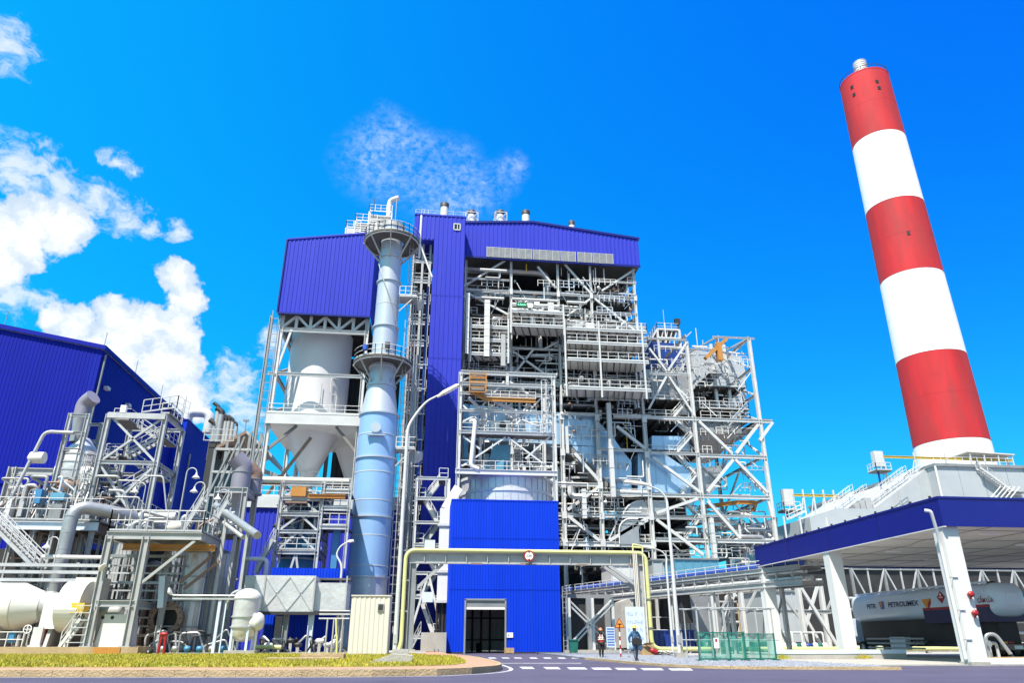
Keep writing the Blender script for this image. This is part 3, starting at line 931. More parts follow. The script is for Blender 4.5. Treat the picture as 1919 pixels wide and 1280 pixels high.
for (x0, x1) in ((275, 445), (455, 590), (600, 785), (795, 900), (915, 1015), (1022, 1165)):
 px0, px1 = 840 + x0 * .2655, 840 + x1 * .2655
 ya = 461 + (px0 - 913) * 0.0636
 a, c = W(px0, ya, YT - .12), W(px1, ya + 13 + (px1 - px0) * 0.06, YT - .12)
 zc1 = W(1030, 468.5, YT).z
 h = 0.86
 zc0 = zc1 - 1.0
 o = M().box(a.x, c.x, YT - .16, YT - .07, zc0 - h, zc0 + h)
 fr_ = o.build('louvre_panel', 'louvre', bh)
 k = max(2, int((c.x - a.x) / 0.8))
 bb = M()
 for i in range(k + 1):
  x = lerp(a.x, c.x, i / k)
  bb.box(x - 0.05, x + 0.05, YT - .22, YT - .162, zc0 - h, zc0 + h)
 for i in range(9):
  z = lerp(zc0 - h, zc0 + h, (i + 0.5) / 9)
  bb.box(a.x, c.x, YT - .20, YT - .163, z - 0.035, z + 0.035)
 bb.build('slats', 'galvanised_steel', fr_)
for px in (999, 1082):
 x = W(px, 460, YT).x
 M().box(x - .05, x + .05, YT - .09, YT - .062, zb, r_z - .2).build('sheet_lap', 'hazy_blue_cladding', bh)
# roof vents
for px, py, cage in ((833, 404, 0), (884, 418, 1), (938, 418, 1), (986, 418, 0), (1072, 424, 0)):
 q = W(px, py, YF + 3)
 rv = thing('roof_vent', {833: 'white roof vent drum with dark rim above the lift tower', 884: 'white drum roof vent in a braced cage nearest the lift tower', 938: 'white drum roof vent in a braced cage mid roof', 986: 'bare white drum roof vent near the ridge', 1072: 'lowest roof vent peeping over the right roof slope'}[px], 'roof vent', (q.x, q.y, q.z - 0.5), 'roof vents on the boiler house')
 s_ = 1.0 if px != 1072 else 0.75
 z = q.z - 0.9
 hh = 2.9 if px != 1072 else 1.6
 M().lathe((q.x, q.y, z), [(0.62 * s_, 0), (0.62 * s_, hh)], 20, caps=True).build('drum', 'white_paint', rv)
 M().lathe((q.x, q.y, z + hh), [(0.66 * s_, -0.55), (0.7 * s_, 0.15), (0.5 * s_, 0.2)], 20, caps=True).build('rim', 'dark_steel', rv)
 if cage:
  bb = M()
  for sx in (-1, 1):
   for sy in (-1, 1):
    bb.bar((q.x + sx * .95, q.y + sy * .95, z - 1), (q.x + sx * .95, q.y + sy * .95, z + 2.4), 0.1)
  for sx in (-1, 1):
   bb.bar((q.x + sx * .95, q.y - 1, z + 2.38), (q.x + sx * .95, q.y + 1, z + 2.38), 0.1)
  for sy in (-1, 1):
   bb.bar((q.x - .95, q.y + sy * .95, z + 2.4), (q.x + .95, q.y + sy * .95, z + 2.4), 0.1)
   bb.bar((q.x - .95, q.y + sy * .95, z + 0.2), (q.x + .95, q.y + sy * .95, z + 2.3), 0.08)
   bb.bar((q.x + .95, q.y + sy * .95, z + 0.2), (q.x - .95, q.y + sy * .95, z + 2.3), 0.08)
  bb.build('cage', 'pale_steel', rv)
# ---- burner galleries in front of the boiler house
rb = random.Random(5)
def gallery(x0, x1, levels, Yg, Yr, label, posts, clutter=8, panels=True, name='burner_gallery', xref=None):
 Xa, Xb = W(x0, levels[0], Yg).x, W(x1, levels[0], Yg).x
 t = thing(name, label, 'gallery', ((Xa + Xb) / 2, Yg, W((x0 + x1) / 2, levels[-1], Yg).z))
 zs = [W((x0 + x1) / 2, py, Yg).z for py in levels]
 for k, z in enumerate(zs):
  dk = M().box(Xa, Xb, Yg + 0.1, Yr, z - 0.1, z - 0.02).build('deck', 'white_paint', t)
  x = Xa + 0.4
  while x < Xb - .9:
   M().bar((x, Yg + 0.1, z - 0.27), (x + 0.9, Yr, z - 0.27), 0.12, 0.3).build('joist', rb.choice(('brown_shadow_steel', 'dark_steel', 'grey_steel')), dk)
   x += rb.uniform(.6, 1.3)
  M().ibar((Xa, Yg, z - 0.2), (Xb, Yg, z - 0.2), 0.2, 0.34).build('edge_beam', 'pale_steel', dk)
  M().rail([(Xa, Yr, z), (Xa, Yg, z), (Xb, Yg, z), (Xb, Yr, z)], 1.15, 0.045, 1.5).build('railing', 'pale_steel', dk)
  for i in range(clutter):
   x = rb.uniform(Xa + 0.3, Xb - 1.2)
   y = rb.uniform(Yg + 0.7, Yr - 0.4)
   h = rb.uniform(0.5, 2.2)
   q = rb.random()
   if q < 0.4:
    M().box(x, x + rb.uniform(.4, 1.1), y, y + .5, z, z + h).build('control_box', rb.choice(('pale_steel', 'white_paint', 'galvanised_steel')), dk)
   elif q < 0.7:
    M().tube(pathr([(x, y, z), (x, y, z + h), (x + rb.uniform(.5, 1.6), y, z + h), (x + rb.uniform(1, 1.8), y + 1.5, z + h)], .3, 3), rb.uniform(.08, .2), 8).build('burner_pipe', 'dull_silver', dk)
   else:
    M().lathe_axis((x, y, z + h * .7), (0, -1, 0.1), [(.12, 0), (.34, .02), (.34, .5), (.16, .55), (.16, .8)], 12).build('burner_flange', rb.choice(('dark_steel', 'grey_steel')), dk)
 for px in posts:
  x = W(px, levels[-1], Yg).x
  for yy in (Yg, Yr - .1):
   M().bar((x, yy, zs[-1] - 1.4), (x, yy, zs[0] + 1.2), 0.22).build('post', 'pale_steel', t)
 return t
gallery(957, 1058, [583, 609], 91, 94.6, 'upper middle burner platform with the green display', (958, 1057), 12)
gallery(1062, 1212, [617, 642, 674, 727], 90.5, 94.6, 'stacked pale burner platforms right of the boiler centre', (1062, 1128, 1211), 13)
gallery(880, 955, [611, 636, 662], 92, 94.6, 'narrow burner platforms beside the blue lift tower', (882, 953), 7)
# white boxed uprights and hanging ducts
t = thing('cable_shaft', 'two tall white boxed cable risers beside the blue lift tower', 'cable riser', (W(890, 660, 91.5).x, 91.5, W(890, 664, 91.5).z))
for (xa, xb, y0, y1) in ((871.5, 878, 550, 664), (907, 917, 563, 669)):
 a, c = W(xa, y1, 91.5), W(xb, y1, 91.5)
 z1 = W(xa, y0, 91.5).z
 bx = M().box(a.x, c.x, 91.2, 91.8, a.z, z1)
 for k in range(9):
  z = lerp(a.z, z1, k / 8.5)
  bx.box(a.x - .03, c.x + .03, 91.17, 91.83, z, z + 0.06)
 bx.build('riser_box', 'white_paint', t)
t = thing('hanging_duct', 'pale square duct hanging below the burner platforms', 'duct', W(945, 680, 92))
a, c = W(943, 685, 92), W(949, 628, 92)
M().box(a.x - .3, a.x + .3, 91.7, 92.3, a.z, c.z).box(a.x - .34, a.x + .34, 91.66, 92.34, a.z - .15, a.z).build('duct', 'galvanised_steel', t)
# display board
q = W(978, 571, 90.8)
t = thing('display_board', 'small dark green lit display board on the upper burner platform', 'display', q)
M().box(q.x - .72, q.x + .72, 90.75, 90.95, q.z - .36, q.z + .36).build('screen', 'display_green', t)
M().box(q.x + .9, q.x + 1.6, 90.75, 90.95, q.z - .4, q.z + .3).build('control_box', 'white_paint', t)
M().bar((q.x - .5, 90.9, q.z - 1.0), (q.x - .5, 90.9, q.z - .36), .06).bar((q.x + .5, 90.9, q.z - 1.0), (q.x + .5, 90.9, q.z - .36), .06).build('bracket', 'galvanised_steel', t)
def text(name, body, size, m, parent, loc, xdir=V((1, 0, 0)), up=ZU, extrude=0.0, sx=1.0):
 cu = bpy.data.curves.new(name, 'FONT')
 cu.body = body
 cu.size = size
 cu.align_x = 'CENTER'
 cu.align_y = 'CENTER'
 cu.extrude = extrude
 cu.offset = size * .022
 o = bpy.data.objects.new(name, cu)
 COL.objects.link(o)
 dg = bpy.context.evaluated_depsgraph_get()
 me = bpy.data.meshes.new_from_object(o.evaluated_get(dg))
 bpy.data.objects.remove(o)
 x = V(xdir).normalized()
 y = V(up).normalized()
 vs = [V(loc) + x * (v.co.x * sx) + y * v.co.y + x.cross(y) * v.co.z for v in me.vertices]
 b = M()
 b.add(vs, [tuple(p.vertices) for p in me.polygons])
 return b.build(name, m, parent)
text('lettering', '4.3m/s', 0.44, 'led_green', t, (q.x, 90.745, q.z))
# ------------------------------------------------------------------ side gallery (open lattice left of the lift shaft)
xg0, xg1 = W(752, 800, 91).x, xl - 0.2
xq0, xq1 = W(768, 600, 91.5).x, xl - 0.2
zt_ = W(800, 452, 91.5).z
sg = thing('stair_gallery', 'dark open stair lattice squeezed between stack and lift tower', 'stair tower', (xq0, 91.5, 0))
for x in (xq0, lerp(xq0, xq1, 0.5), xq1 - .3):
 for yy in (91.5, 99, 107):
  M().bar((x, yy, 0), (x, yy, zt_), 0.3).build('column', 'galvanised_steel', sg)
nlev = 17
for k in range(1, nlev + 1):
 z = zt_ * k / nlev
 b = M().box(xq0, xq1, 91.8, 107, z - 0.12, z)
 for j in range(6):
  b.box(xq0, xq1, 92 + j * 2.6, 92.15 + j * 2.6, z - .45, z - .122)
 fl = b.build('floor', 'grating', sg)
 M().ibar((xq0, 91.5, z - .2), (xq1, 91.5, z - .2), .3, .5).build('edge_beam', 'pale_steel', fl)
 M().rail([(xq0, 91.6, z), (xq1, 91.6, z)], 1.2, 0.05, 1.1).build('railing', 'pale_steel', fl)
 if k < nlev:
  z2 = zt_ * (k + 1) / nlev
  s0, s1 = (xq0 + .4, xq1 - .6) if k % 2 else (xq1 - .6, xq0 + .4)
  M().stair((s0, 93.2, z), (s1, 93.2, z2), (0, 1.0, 0)).build('stair_flight', 'galvanised_steel', sg)
 if k % 3 == 0:
  M().tube([(xq0 + .5, 92.6, z + .8), (xq1 - .5, 92.6, z + .8)], .14, 8).build('pipe', 'pale_steel', sg)
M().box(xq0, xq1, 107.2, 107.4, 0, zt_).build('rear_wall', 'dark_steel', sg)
for px in (757, 763):
 x = W(px, 900, 90.5).x
 b = M().tube([(x, 90.5, 0), (x, 90.5, W(px, 640, 90.5).z)], .13, 8)
 b.build('riser_pipe', 'red_paint' if px == 757 else 'galvanised_steel', sg)
# ------------------------------------------------------------------ silo house
YSI = 88
A1, A2 = W(519, 586, YSI), W(694.6, 593, YSI)
T1, T2 = W(541, 450, YSI), W(707, 437, YSI)
xa, xb = (A1.x + T1.x) / 2, (A2.x + T2.x) / 2
z0 = (A1.z + A2.z) / 2
zA, zB = T1.z, T2.z
st = thing('silo_house', 'steel silo tower with blue ribbed box on top', 'silo tower', ((xa + xb) / 2, YSI, 0))
YE = YSI + 15
M().corr((xa, YSI), (xb, YSI), z0, lambda t: lerp(zA, zB, t), 0.55, 0.06, out=(0, -1, 0)).build('front_wall', 'hazy_blue_cladding', st)
M().corr((xb, YSI), (xb, YE), z0, zB, 0.55, 0.06, out=(1, 0, 0)).build('side_wall', 'hazy_blue_cladding', st)
M().corr((xa, YE), (xa, YSI), z0, zA, 0.55, 0.06, out=(-1, 0, 0)).build('side_wall', 'hazy_blue_cladding', st)
M().prism([(xa - .1, YSI - .15, zA), (xb + .1, YSI - .15, zB), (xb + .1, YSI - .15, zB + .22), (xa - .1, YSI - .15, zA + .22)], (0, YE - YSI + .3, 0)).build('roof', 'hazy_blue_cladding', st)
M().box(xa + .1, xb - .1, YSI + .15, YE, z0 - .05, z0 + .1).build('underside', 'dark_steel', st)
M().bar((xa - .05, YSI - .1, z0), (xa - .05, YSI - .1, zA), .18).bar((xa, YSI - .1, z0 - .1), (xb, YSI - .1, z0 - .1), .22).build('corner_trim', 'fascia_blue', st)
YC = YSI + .8
xc0, xc1 = W(530, 600, YC).x, W(690, 600, YC).x
pipe_z = W(570, 905, YC).z
zc_bot = W(540, 618, YC).z
for x in (xc0, xc1):
 for yy in (YC, YE - .6):
  M().ibar((x, yy, 0), (x, yy, z0), .5, .5, up=V((1, 0, 0))).build('column', 'pale_steel', st)
for x in (lerp(xc0, xc1, .22), lerp(xc0, xc1, .5)):
 M().ibar((x, YE - .6, 0), (x, YE - .6, z0), .5, .5, up=V((1, 0, 0))).build('column', 'brown_shadow_steel', st)
# ladder tower on the left edge
xl_ = xc0 - 1.25
b = M()
b.ladder((xl_ + .4, YC - .2, 0), (xl_ + .4, YC - .2, z0 + .5), (1, 0, 0), .9, .05, 1.1)
b.build('ladder', 'grey_steel', st)
M().ibar((xl_ - .25, YC + .4, 0), (xl_ - .25, YC + .4, z0), .4, .4, up=V((1, 0, 0))).build('column', 'galvanised_steel', st)
# truss below the box
M().ibar((xc0, YC, zc_bot), (xc1, YC, zc_bot), .4, .55).build('beam', 'pale_steel', st)
n = 6
for i in range(n):
 x0_, x1_ = lerp(xc0, xc1, i / n), lerp(xc0, xc1, (i + 1) / n)
 if i:
  M().bar((x0_, YC, zc_bot + .25), (x0_, YC, z0), .36).build('truss_post', 'pale_steel', st)
 pa, pb = ((x0_, YC, zc_bot + .2), (x1_, YC, z0)) if i in (0, 2, 4) else ((x0_, YC, z0), (x1_, YC, zc_bot + .2))
 if i == 5:
  pa, pb = (x0_, YC, zc_bot + .2), (x1_, YC, z0)
 M().bar(pa, pb, .3, up=V((0, 1, 0))).build('truss_brace', 'pale_steel', st)
z2 = W(590, 703, YC).z
M().ibar((xc0 - .9, YC, z2), (xc1, YC, z2), .3, .4).build('beam', 'pale_steel', st)
zd1, zd0 = W(585, 776, YC).z, W(585, 798, YC).z
# side framing seen in depth on the left
for zz in (zc_bot, z2, zd1):
 M().ibar((xc0, YC, zz), (xc0, YE - .6, zz), .35, .45).build('side_beam', 'grey_steel', st)
for za_, zb_ in ((z2, zc_bot), (zd1, z2), (zc_bot, z0)):
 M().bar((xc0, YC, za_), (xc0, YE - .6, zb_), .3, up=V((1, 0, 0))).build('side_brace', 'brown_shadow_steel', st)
M().bar((xc0, YC, z2), (lerp(xc0, xc1, .12), YC, zc_bot), .28, up=V((0, 1, 0))).build('brace', 'pale_steel', st)
# hopper deck
dk = M().box(xc0 - .2, xc1 + .2, YC - .3, YE, zd0 + .1, zd1 - .1)
dk = dk.build('deck', 'pale_steel', st)
M().ibar((xc0 - .3, YC - .45, (zd0 + zd1) / 2), (xc1 + .3, YC - .45, (zd0 + zd1) / 2), .25, zd1 - zd0).build('edge_beam', 'pale_steel', dk)
M().rail([(xc0 - .2, YC - .35, zd1), (xc1, YC - .35, zd1)], 1.1, .04, 2.0).build('railing', 'pale_steel', dk)
zlow = W(580, 905, YC).z
for (x, dx) in ((xc0 + .2, 3.2), (xc1 - .2, -2.6)):
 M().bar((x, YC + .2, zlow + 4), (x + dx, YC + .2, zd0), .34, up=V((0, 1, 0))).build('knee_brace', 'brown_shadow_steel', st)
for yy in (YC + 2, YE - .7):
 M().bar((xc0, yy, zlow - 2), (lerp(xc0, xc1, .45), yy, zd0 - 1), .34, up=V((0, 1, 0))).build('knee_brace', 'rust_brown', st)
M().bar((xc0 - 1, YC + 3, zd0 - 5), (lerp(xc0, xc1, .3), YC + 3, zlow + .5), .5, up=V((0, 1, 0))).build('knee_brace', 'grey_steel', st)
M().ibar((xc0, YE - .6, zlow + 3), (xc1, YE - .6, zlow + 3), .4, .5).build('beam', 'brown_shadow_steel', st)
M().corr((lerp(xc0, xc1, .55), YE + 1), (xc1 + 4, YE + 1), 0, z0, .8, .1, out=(0, -1, 0)).build('rear_wall', 'dark_steel', st)
M().tube(pathr([(lerp(xc0, xc1, .16), YE - 2, 2), (lerp(xc0, xc1, .16), YE - 2, zlow + 5.5), (lerp(xc0, xc1, .3), YE - 2, zlow + 5.5)], .8), .28, 10).build('downpipe', 'galvanised_steel', st)
# lamp on right
# silo vessel
YV = YSI + 6.6
pc = W(604, 650, YV)
xs = pc.x
rs = (W(664, 690, YV).x - W(545, 690, YV).x) / 2 * 0.97
zs0, zs1 = zd1 - .5, z0 - .6
si = thing('storage_silo', 'fat white silo cylinder with cone below, front of two', 'silo', (xs, YV, zd0))
M().lathe((xs, YV, 0), [(rs, zs0), (rs, zs1)], 64).lathe((xs, YV, 0), [(rs, zs1), (rs * .98, zs1 + .1), (.1, zs1 + .7)], 64).build('shell', 'silo_white', si)
M().lathe((xs, YV, 0), [(rs + .05, zd1 + .02), (rs + .5, zd1 + .02), (rs + .5, zd1 + .4), (rs + .02, zd1 + .5)], 64).build('base_ring', 'silo_white', si)
zt0 = W(585, 902, YV).z
M().lathe((xs, YV, 0), [(.75, zt0), (rs * .80, zd0 + .1)], 64).lathe((xs, YV, 0), [(.75, zt0 - 2), (.75, zt0)], 40).build('cone', 'hopper_pinkgrey' if 0 else 'silo_white', si)
M().lathe((xs, YV, 0), [(.9, zt0 - .2), (1.05, zt0 - .2), (1.05, zt0 + .1), (.9, zt0 + .1)], 30, smooth=False).build('outlet_flange', 'galvanised_steel', si)
b = M().rail([(xs - 1.6, YV - 1.6, zt0 - .2), (xs + 1.6, YV - 1.6, zt0 - .2)], 1.1, .04, .8)
b.build('railing', 'pale_steel', si)
M().tube([(xs + 1.2, YV - rs - .1, zd1 + 4.6), (xs + 1.2, YV - rs - .1, zd1 + 1.2)], .05, 6).build('instrument_pipe', 'galvanised_steel', si)
M().tube(pathr([(xs + rs * .75, YV - rs * .8, zd1 + .5), (xs + rs * .75, YV - rs * .8, zd1 + 3.4), (xs + rs * .55, YV - rs * .9, zd1 + 3.4), (xs + rs * .55, YV - rs * .9, zd1 + 5.6), (xs + rs * .8, YV - rs * .75, zd1 + 5.6)], .3), .05, 6).build('instrument_pipe', 'white_paint', si)
c2 = thing('silo', 'second white silo cone in shade behind the front silo', 'silo', (xs + 5.5, YV + 7.5, zd0))
M().lathe((xs + 5.5, YV + 7.5, 0), [(.75, zt0 - 4), (.75, zt0 - .5), (rs * .8, zd0 + .1), (rs * .8, zd0 + .6)], 48).build('cone', 'silo_white', c2)
# roof machinery
q = W(694, 440, YSI + 1)
rm = thing('roof_machinery', 'white stepped machine platforms on the blue silo box roof', 'machinery', q)
zz = zB + .2
for k, (dx, w_, dz, h) in enumerate(((-3.4, 2.0, 0, 1.0), (-2.2, 3.0, 0, 2.2), (-.4, 3.2, 0, 3.9))):
 x0_ = q.x + dx
 bb = M()
 for j in range(6):
  bb.box(x0_, x0_ + w_, q.y, q.y + 3, zz + j * h / 6, zz + j * h / 6 + .12)
 for sx in (x0_, x0_ + w_):
  bb.bar((sx, q.y, zz), (sx, q.y, zz + h), .14).bar((sx, q.y + 3, zz), (sx, q.y + 3, zz + h), .14)
 bb.box(x0_ + .3, x0_ + w_ - .3, q.y + .4, q.y + 2.4, zz, zz + h * .9)
 bb.build('machine_frame', 'white_paint', rm)
 M().rail([(x0_, q.y + 3, zz + h + .1), (x0_, q.y, zz + h + .1), (x0_ + w_, q.y, zz + h + .1)], 1.1, .04, .9).build('railing', 'white_paint', rm)
M().tube(pathr([(q.x + 2.3, q.y + 1, zz), (q.x + 2.3, q.y + 1, zz + 6.6), (q.x + 3.6, q.y + .6, zz + 6.9)], 1.2, 6), .38, 14).build('vent_pipe', 'white_paint', rm)
M().tube([(q.x + .2, q.y, zz + 3), (q.x + .2, q.y, zz + 6.2)], .05, 6).build('lightning_rod', 'dark_steel', rm)
# ------------------------------------------------------------------ steel stack
YK = 80
ax = W(695, 1000, YK)
xk = ax.x
pz = lambda py: W(lerp(742, 690, (py - 430) / 670), py, YK).z
rr = lambda px_w, py: px_w / 2 * mpp(W(lerp(742, 690, (py - 430) / 670), py, YK))
sk = thing('steel_stack', 'tall pale grey blue steel stack with two round platforms', 'stack', (xk, YK, 0))
prof = [(1120, 78), (1082, 76), (971, 75), (862, 73.5), (780, 70), (725, 50), (690, 46), (615, 44), (531, 41), (486, 39.5), (425, 40)]
for i in range(len(prof) - 1):
 (y0, w0), (y1, w1) = prof[i], prof[i + 1]
 z_0 = pz(y0) if i else 0.0
 M().lathe((xk, YK, 0), [(rr(w0, y0), z_0), (rr(w1, y1), pz(y1) - 0.001)], 56).build('shell', 'blue_cast_stack' if 780 < y0 <= 1082 else 'stack_paint', sk)
for (y, w) in prof[1:-1]:
 z, r_1 = pz(y), rr(w, y)
 M().lathe((xk, YK, 0), [(r_1, z - .16), (r_1 + .17, z - .16), (r_1 + .17, z + .02), (r_1, z + .02)], 56, smooth=False).build('flange', 'stack_paint', sk)
for (y, w) in ((1063, 76.5), (1007, 75.5), (942, 75), (890, 74.5), (820, 72.5), (575, 43), (660, 45.5)):
 M().lathe((xk, YK, 0), [(rr(w, y) - .02, pz(y) - .04), (rr(w, y) + .015, pz(y) - .04), (rr(w, y) + .015, pz(y) + .04), (rr(w, y) - .02, pz(y) + .04)], 56, smooth=False).build('weld_seam', 'pale_steel', sk)
M().lathe((xk, YK, 0), [(rr(40, 425), pz(425) - .5), (rr(44, 425), pz(425) - .45), (rr(44, 425), pz(425)), (rr(34, 425), pz(425)), (rr(34, 425), pz(425) - 2)], 48, smooth=False).build('rim', 'galvanised_steel', sk)
M().lathe((xk, YK, 0), [(rr(33, 425), pz(425) - 1.2), (.05, pz(425) - 1.2)], 40).build('opening', 'dark_steel', sk)
def ringplat(py, rpx, name='platform'):
 z = pz(py)
 ro = rpx * mpp(W(lerp(742, 690, (py - 430) / 670), py, YK))
 ri = rr(44, py)
 b = M().lathe((xk, YK, 0), [(ri, z), (ro, z), (ro, z + .22), (ri, z + .22)], 40, smooth=False)
 dk = b.build(name, 'grating', sk)
 n = 16
 for k in range(n):
  a = k * 2 * math.pi / n
  p = V((xk + math.cos(a) * ro, YK + math.sin(a) * ro, z - .02))
  p2 = V((xk + math.cos(a) * (ri + .02), YK + math.sin(a) * (ri + .02), z - ro * .72))
  if k % 2 == 0:
   M().bar(p, p2, .14).build('bracket', 'galvanised_steel', dk)
 lo = M()
 ring = [V((xk + math.cos(k * math.pi / 14) * ro * .96, YK + math.sin(k * math.pi / 14) * ro * .96, z - .12)) for k in range(29)]
 lo.tube(ring, .1, 6, caps=False)
 lo.build('ring_beam', 'galvanised_steel', dk)
 ring = [V((xk + math.cos(k * math.pi / 14) * (ro - .05), YK + math.sin(k * math.pi / 14) * (ro - .05), z + .22)) for k in range(29)]
 M().rail(ring, 1.25, .045, .8).build('railing', 'pale_steel', dk)
 return z, ro
zt1, ro1 = ringplat(458, 52)
zt2, ro2 = ringplat(686, 55)
# small half platforms and ladder on the right of the stack
b = M().ladder((xk + rr(46, 620) + .8, YK + .2, 2), (xk + rr(46, 620) + .8, YK + .2, zt1 + 1.2), (0, 1, 0), .5, .035, .4, cage=.45, out=(1, 0, 0))
b.build('caged_ladder', 'galvanised_steel', sk)
for py in (563, 846):
 z = pz(py)
 x0_ = xk + rr(44 if py < 700 else 72, py)
 b = M().box(x0_, x0_ + 2.1, YK - 1.3, YK + .8, z, z + .18)
 b.bar((x0_ + .05, YK - 1.1, z - 1.9), (x0_ + 1.7, YK - 1.1, z), .13)
 pl = b.build('side_platform', 'galvanised_steel', sk)
 M().rail([(x0_, YK - 1.3, z + .18), (x0_ + 2.1, YK - 1.3, z + .18), (x0_ + 2.1, YK + .8, z + .18)], 1.2, .045, .7).build('railing', 'pale_steel', pl)
 M().lathe((x0_ + 2.2, YK - .2, z - 1.0), [(.15, -.3), (.75, .1), (.8, .9)], 20, a0=-1.6, a1=1.6).build('cage_bottom', 'galvanised_steel', pl)
# spiral handrail hoop hugging the shell
sp = []
for k in range(41):
 a = -2.6 + k * 0.065
 py = lerp(500, 640, k / 40)
 sp.append((xk + math.cos(a) * (rr(44, py) + .14), YK + math.sin(a) * (rr(44, py) + .14), pz(py)))
M().tube(sp, .06, 6).build('cable_conduit', 'galvanised_steel', sk)
M().tube([(xk + .2, YK, pz(425)), (xk + .2, YK, pz(372))], .05, 5).build('lightning_rod', 'galvanised_steel', sk)
M().tube([(xk + ro1, YK - .5, zt1 - 2), (xk + ro1, YK - .5, zt1 + 4.2)], .14, 8).build('davit_post', 'white_paint', sk)
M().bar((xk + ro1, YK - .5, zt1), (xk + ro1 + 1.7, YK - .3, zt1 - 4.5), .2).build('davit_stay', 'white_paint', sk)
ym = pz(812)
M().lathe_axis((xk - .1, YK - rr(71, 812) + .1, ym), (0, -1, 0), [(.5, 0), (.5, .34), (.56, .34), (.56, .44)], 20, smooth=False).build('manhole', 'stack_paint', sk)
M().bar((xk - 1.0, YK - rr(71, 812) - .16, ym - .85), (xk + 1.0, YK - rr(71, 812) - .16, ym - .85), .5, .1).build('manhole_step', 'stack_paint', sk)
M().box(xk + 0.2, xk + 0.75, YK - rr(44, 655) - .5, YK - rr(44, 655) - .1, pz(662), pz(652)).build('instrument_box', 'dark_steel', sk)
M().lathe_axis((xk - 1.9, YK - ro2 + .5, zt2 + .75), (0, 0, 1), [(.3, 0), (.3, .6)], 12).build('blue_drum', 'pipe_blue', sk)
M().lathe((xk, YK, 0), [(rr(80, 1115) + .4, 0), (rr(80, 1115) + .4, .5), (rr(80, 1115) - .1, .5)], 40, smooth=False).build('base_ring', 'concrete', sk)
tg = thing('riser_bundle', 'bundle of grey and red riser pipes up the right of the stack', 'pipes', (xk + 5, YK + 3, 0))
for k in range(7):
 x = xk + rr(76, 1000) + .9 + k * .28
 top = pz(rb.choice((520, 600, 640, 700, 760)))
 M().tube([(x, YK + 2 + (k % 3), 0), (x, YK + 2 + (k % 3), top)], rb.choice((.07, .1, .16)), 8).build('pipe', rb.choice(('galvanised_steel', 'dull_silver', 'red_paint' if k == 3 else 'pale_steel', 'deep_blue_paint')), tg)
for k in range(13):
 z = 4 + k * 3.1
 M().bar((xk + rr(76, 1000) + .6, YK + 1.7, z), (xk + rr(76, 1000) + 2.9, YK + 1.7, z), .12).build('pipe_clamp', 'galvanised_steel', tg)
# ------------------------------------------------------------------ loading bay, blue box with a roller door
YL = 73.5
a, c = W(838, 1225, YL), W(1052, 1225, YL)
xa, xb = (a.x + W(848, 937, YL).x) / 2, (c.x + W(1047, 941, YL).x) / 2
zt = (W(848, 938, YL).z + W(1047, 941, YL).z) / 2
d0, d1 = W(872, 1180, YL).x, W(947, 1180, YL).x
dz = W(910, 1126, YL).z
lb = thing('loading_bay', 'bright blue ribbed box building with open roller door', 'building', ((xa + xb) / 2, YL, 0))
b = M()
b.corr((xa, YL), (d0, YL), 0.1, zt, .27, .045, out=(0, -1, 0)).corr((d0, YL), (d1, YL), dz, zt, .27, .045, out=(0, -1, 0)).corr((d1, YL), (xb, YL), 0.1, zt, .27, .045, out=(0, -1, 0))
b.build('front_wall', 'blue_cladding', lb)
YL2 = 85
M().corr((xb, YL), (xb, YL2), 0.1, zt, .27, .045, out=(1, 0, 0)).build('side_wall', 'blue_cladding', lb)
M().corr((xa, YL2), (xa, YL), .1, zt, .27, .045, out=(-1, 0, 0)).build('side_wall', 'blue_cladding', lb)
M().corr((xa, YL2), (xb, YL2), .1, zt, .27, .045, out=(0, -1, 0)).build('rear_wall', 'white_paint', lb)
for z in (5.75, 10.6):
 M().box((d0 if 0 else xa) + .02, xb - .02, YL - .062, YL - .046, z, z + .05).build('sheet_lap', 'blue_cladding', lb)
M().box(xa - .05, xb + .05, YL - .06, YL2, zt, zt + .12).build('roof', 'blue_cladding', lb)
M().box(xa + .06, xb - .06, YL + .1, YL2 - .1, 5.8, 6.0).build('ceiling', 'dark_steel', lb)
M().box(xa - .02, d0 - .1, YL - .09, YL + .05, 0, .14).box(d1 + .1, xb + .02, YL - .09, YL + .05, 0, .14).build('plinth', 'dark_steel', lb)
M().bar((d0 - .03, YL - .06, 0), (d0 - .03, YL - .06, dz + .1), .16, .16).bar((d1 + .03, YL - .06, 0), (d1 + .03, YL - .06, dz + .1), .16, .16).bar((d0 - .1, YL - .06, dz + .08), (d1 + .1, YL - .06, dz + .08), .16, .16).build('door_frame', 'grey_steel', lb)
M().box(d0, d1, YL - .01, YL + .08, W(910, 1139, YL).z, dz).build('roller_door', 'grey_steel', lb)
M().box(d0, d1, YL - .05, YL + .1, W(910, 1143, YL).z, W(910, 1139, YL).z).build('door_bottom_rail', 'sign_white', lb)
for k in range(4):
 x = lerp(d0, d1, (k + .5) / 4)
 M().bar((x, YL2 - .3, 0), (x, YL2 - .3, 5.6), .2).build('inner_post', 'dark_steel', lb)
for z in (1.2, 3.4):
 M().bar((xa + .3, YL2 - .5, z), (xb - .3, YL2 - .5, z), .12).build('inner_girt', 'dark_steel', lb)
q = W(956, 1191, YL - .1)
sg_ = M().box(q.x - .3, q.x + .3, YL - .12, YL - .075, q.z - .22, q.z + .22).build('notice', 'sign_white', lb)
M().box(q.x - .22, q.x - .1, YL - .125, YL - .121, q.z - .12, q.z + .05).box(q.x - .02, q.x + .2, YL - .125, YL - .121, q.z - .02, q.z + .03).build('notice_print', 'sign_blue', sg_)
q = G(964, 1227.5, 0)
tb = thing('wooden_crate', 'small tan wooden crate against the blue wall right of the roller door', 'crate', (q.x, 72.6, 0))
b = M().box(q.x - .42, q.x + .42, 72.3, 72.9, .06, .5)
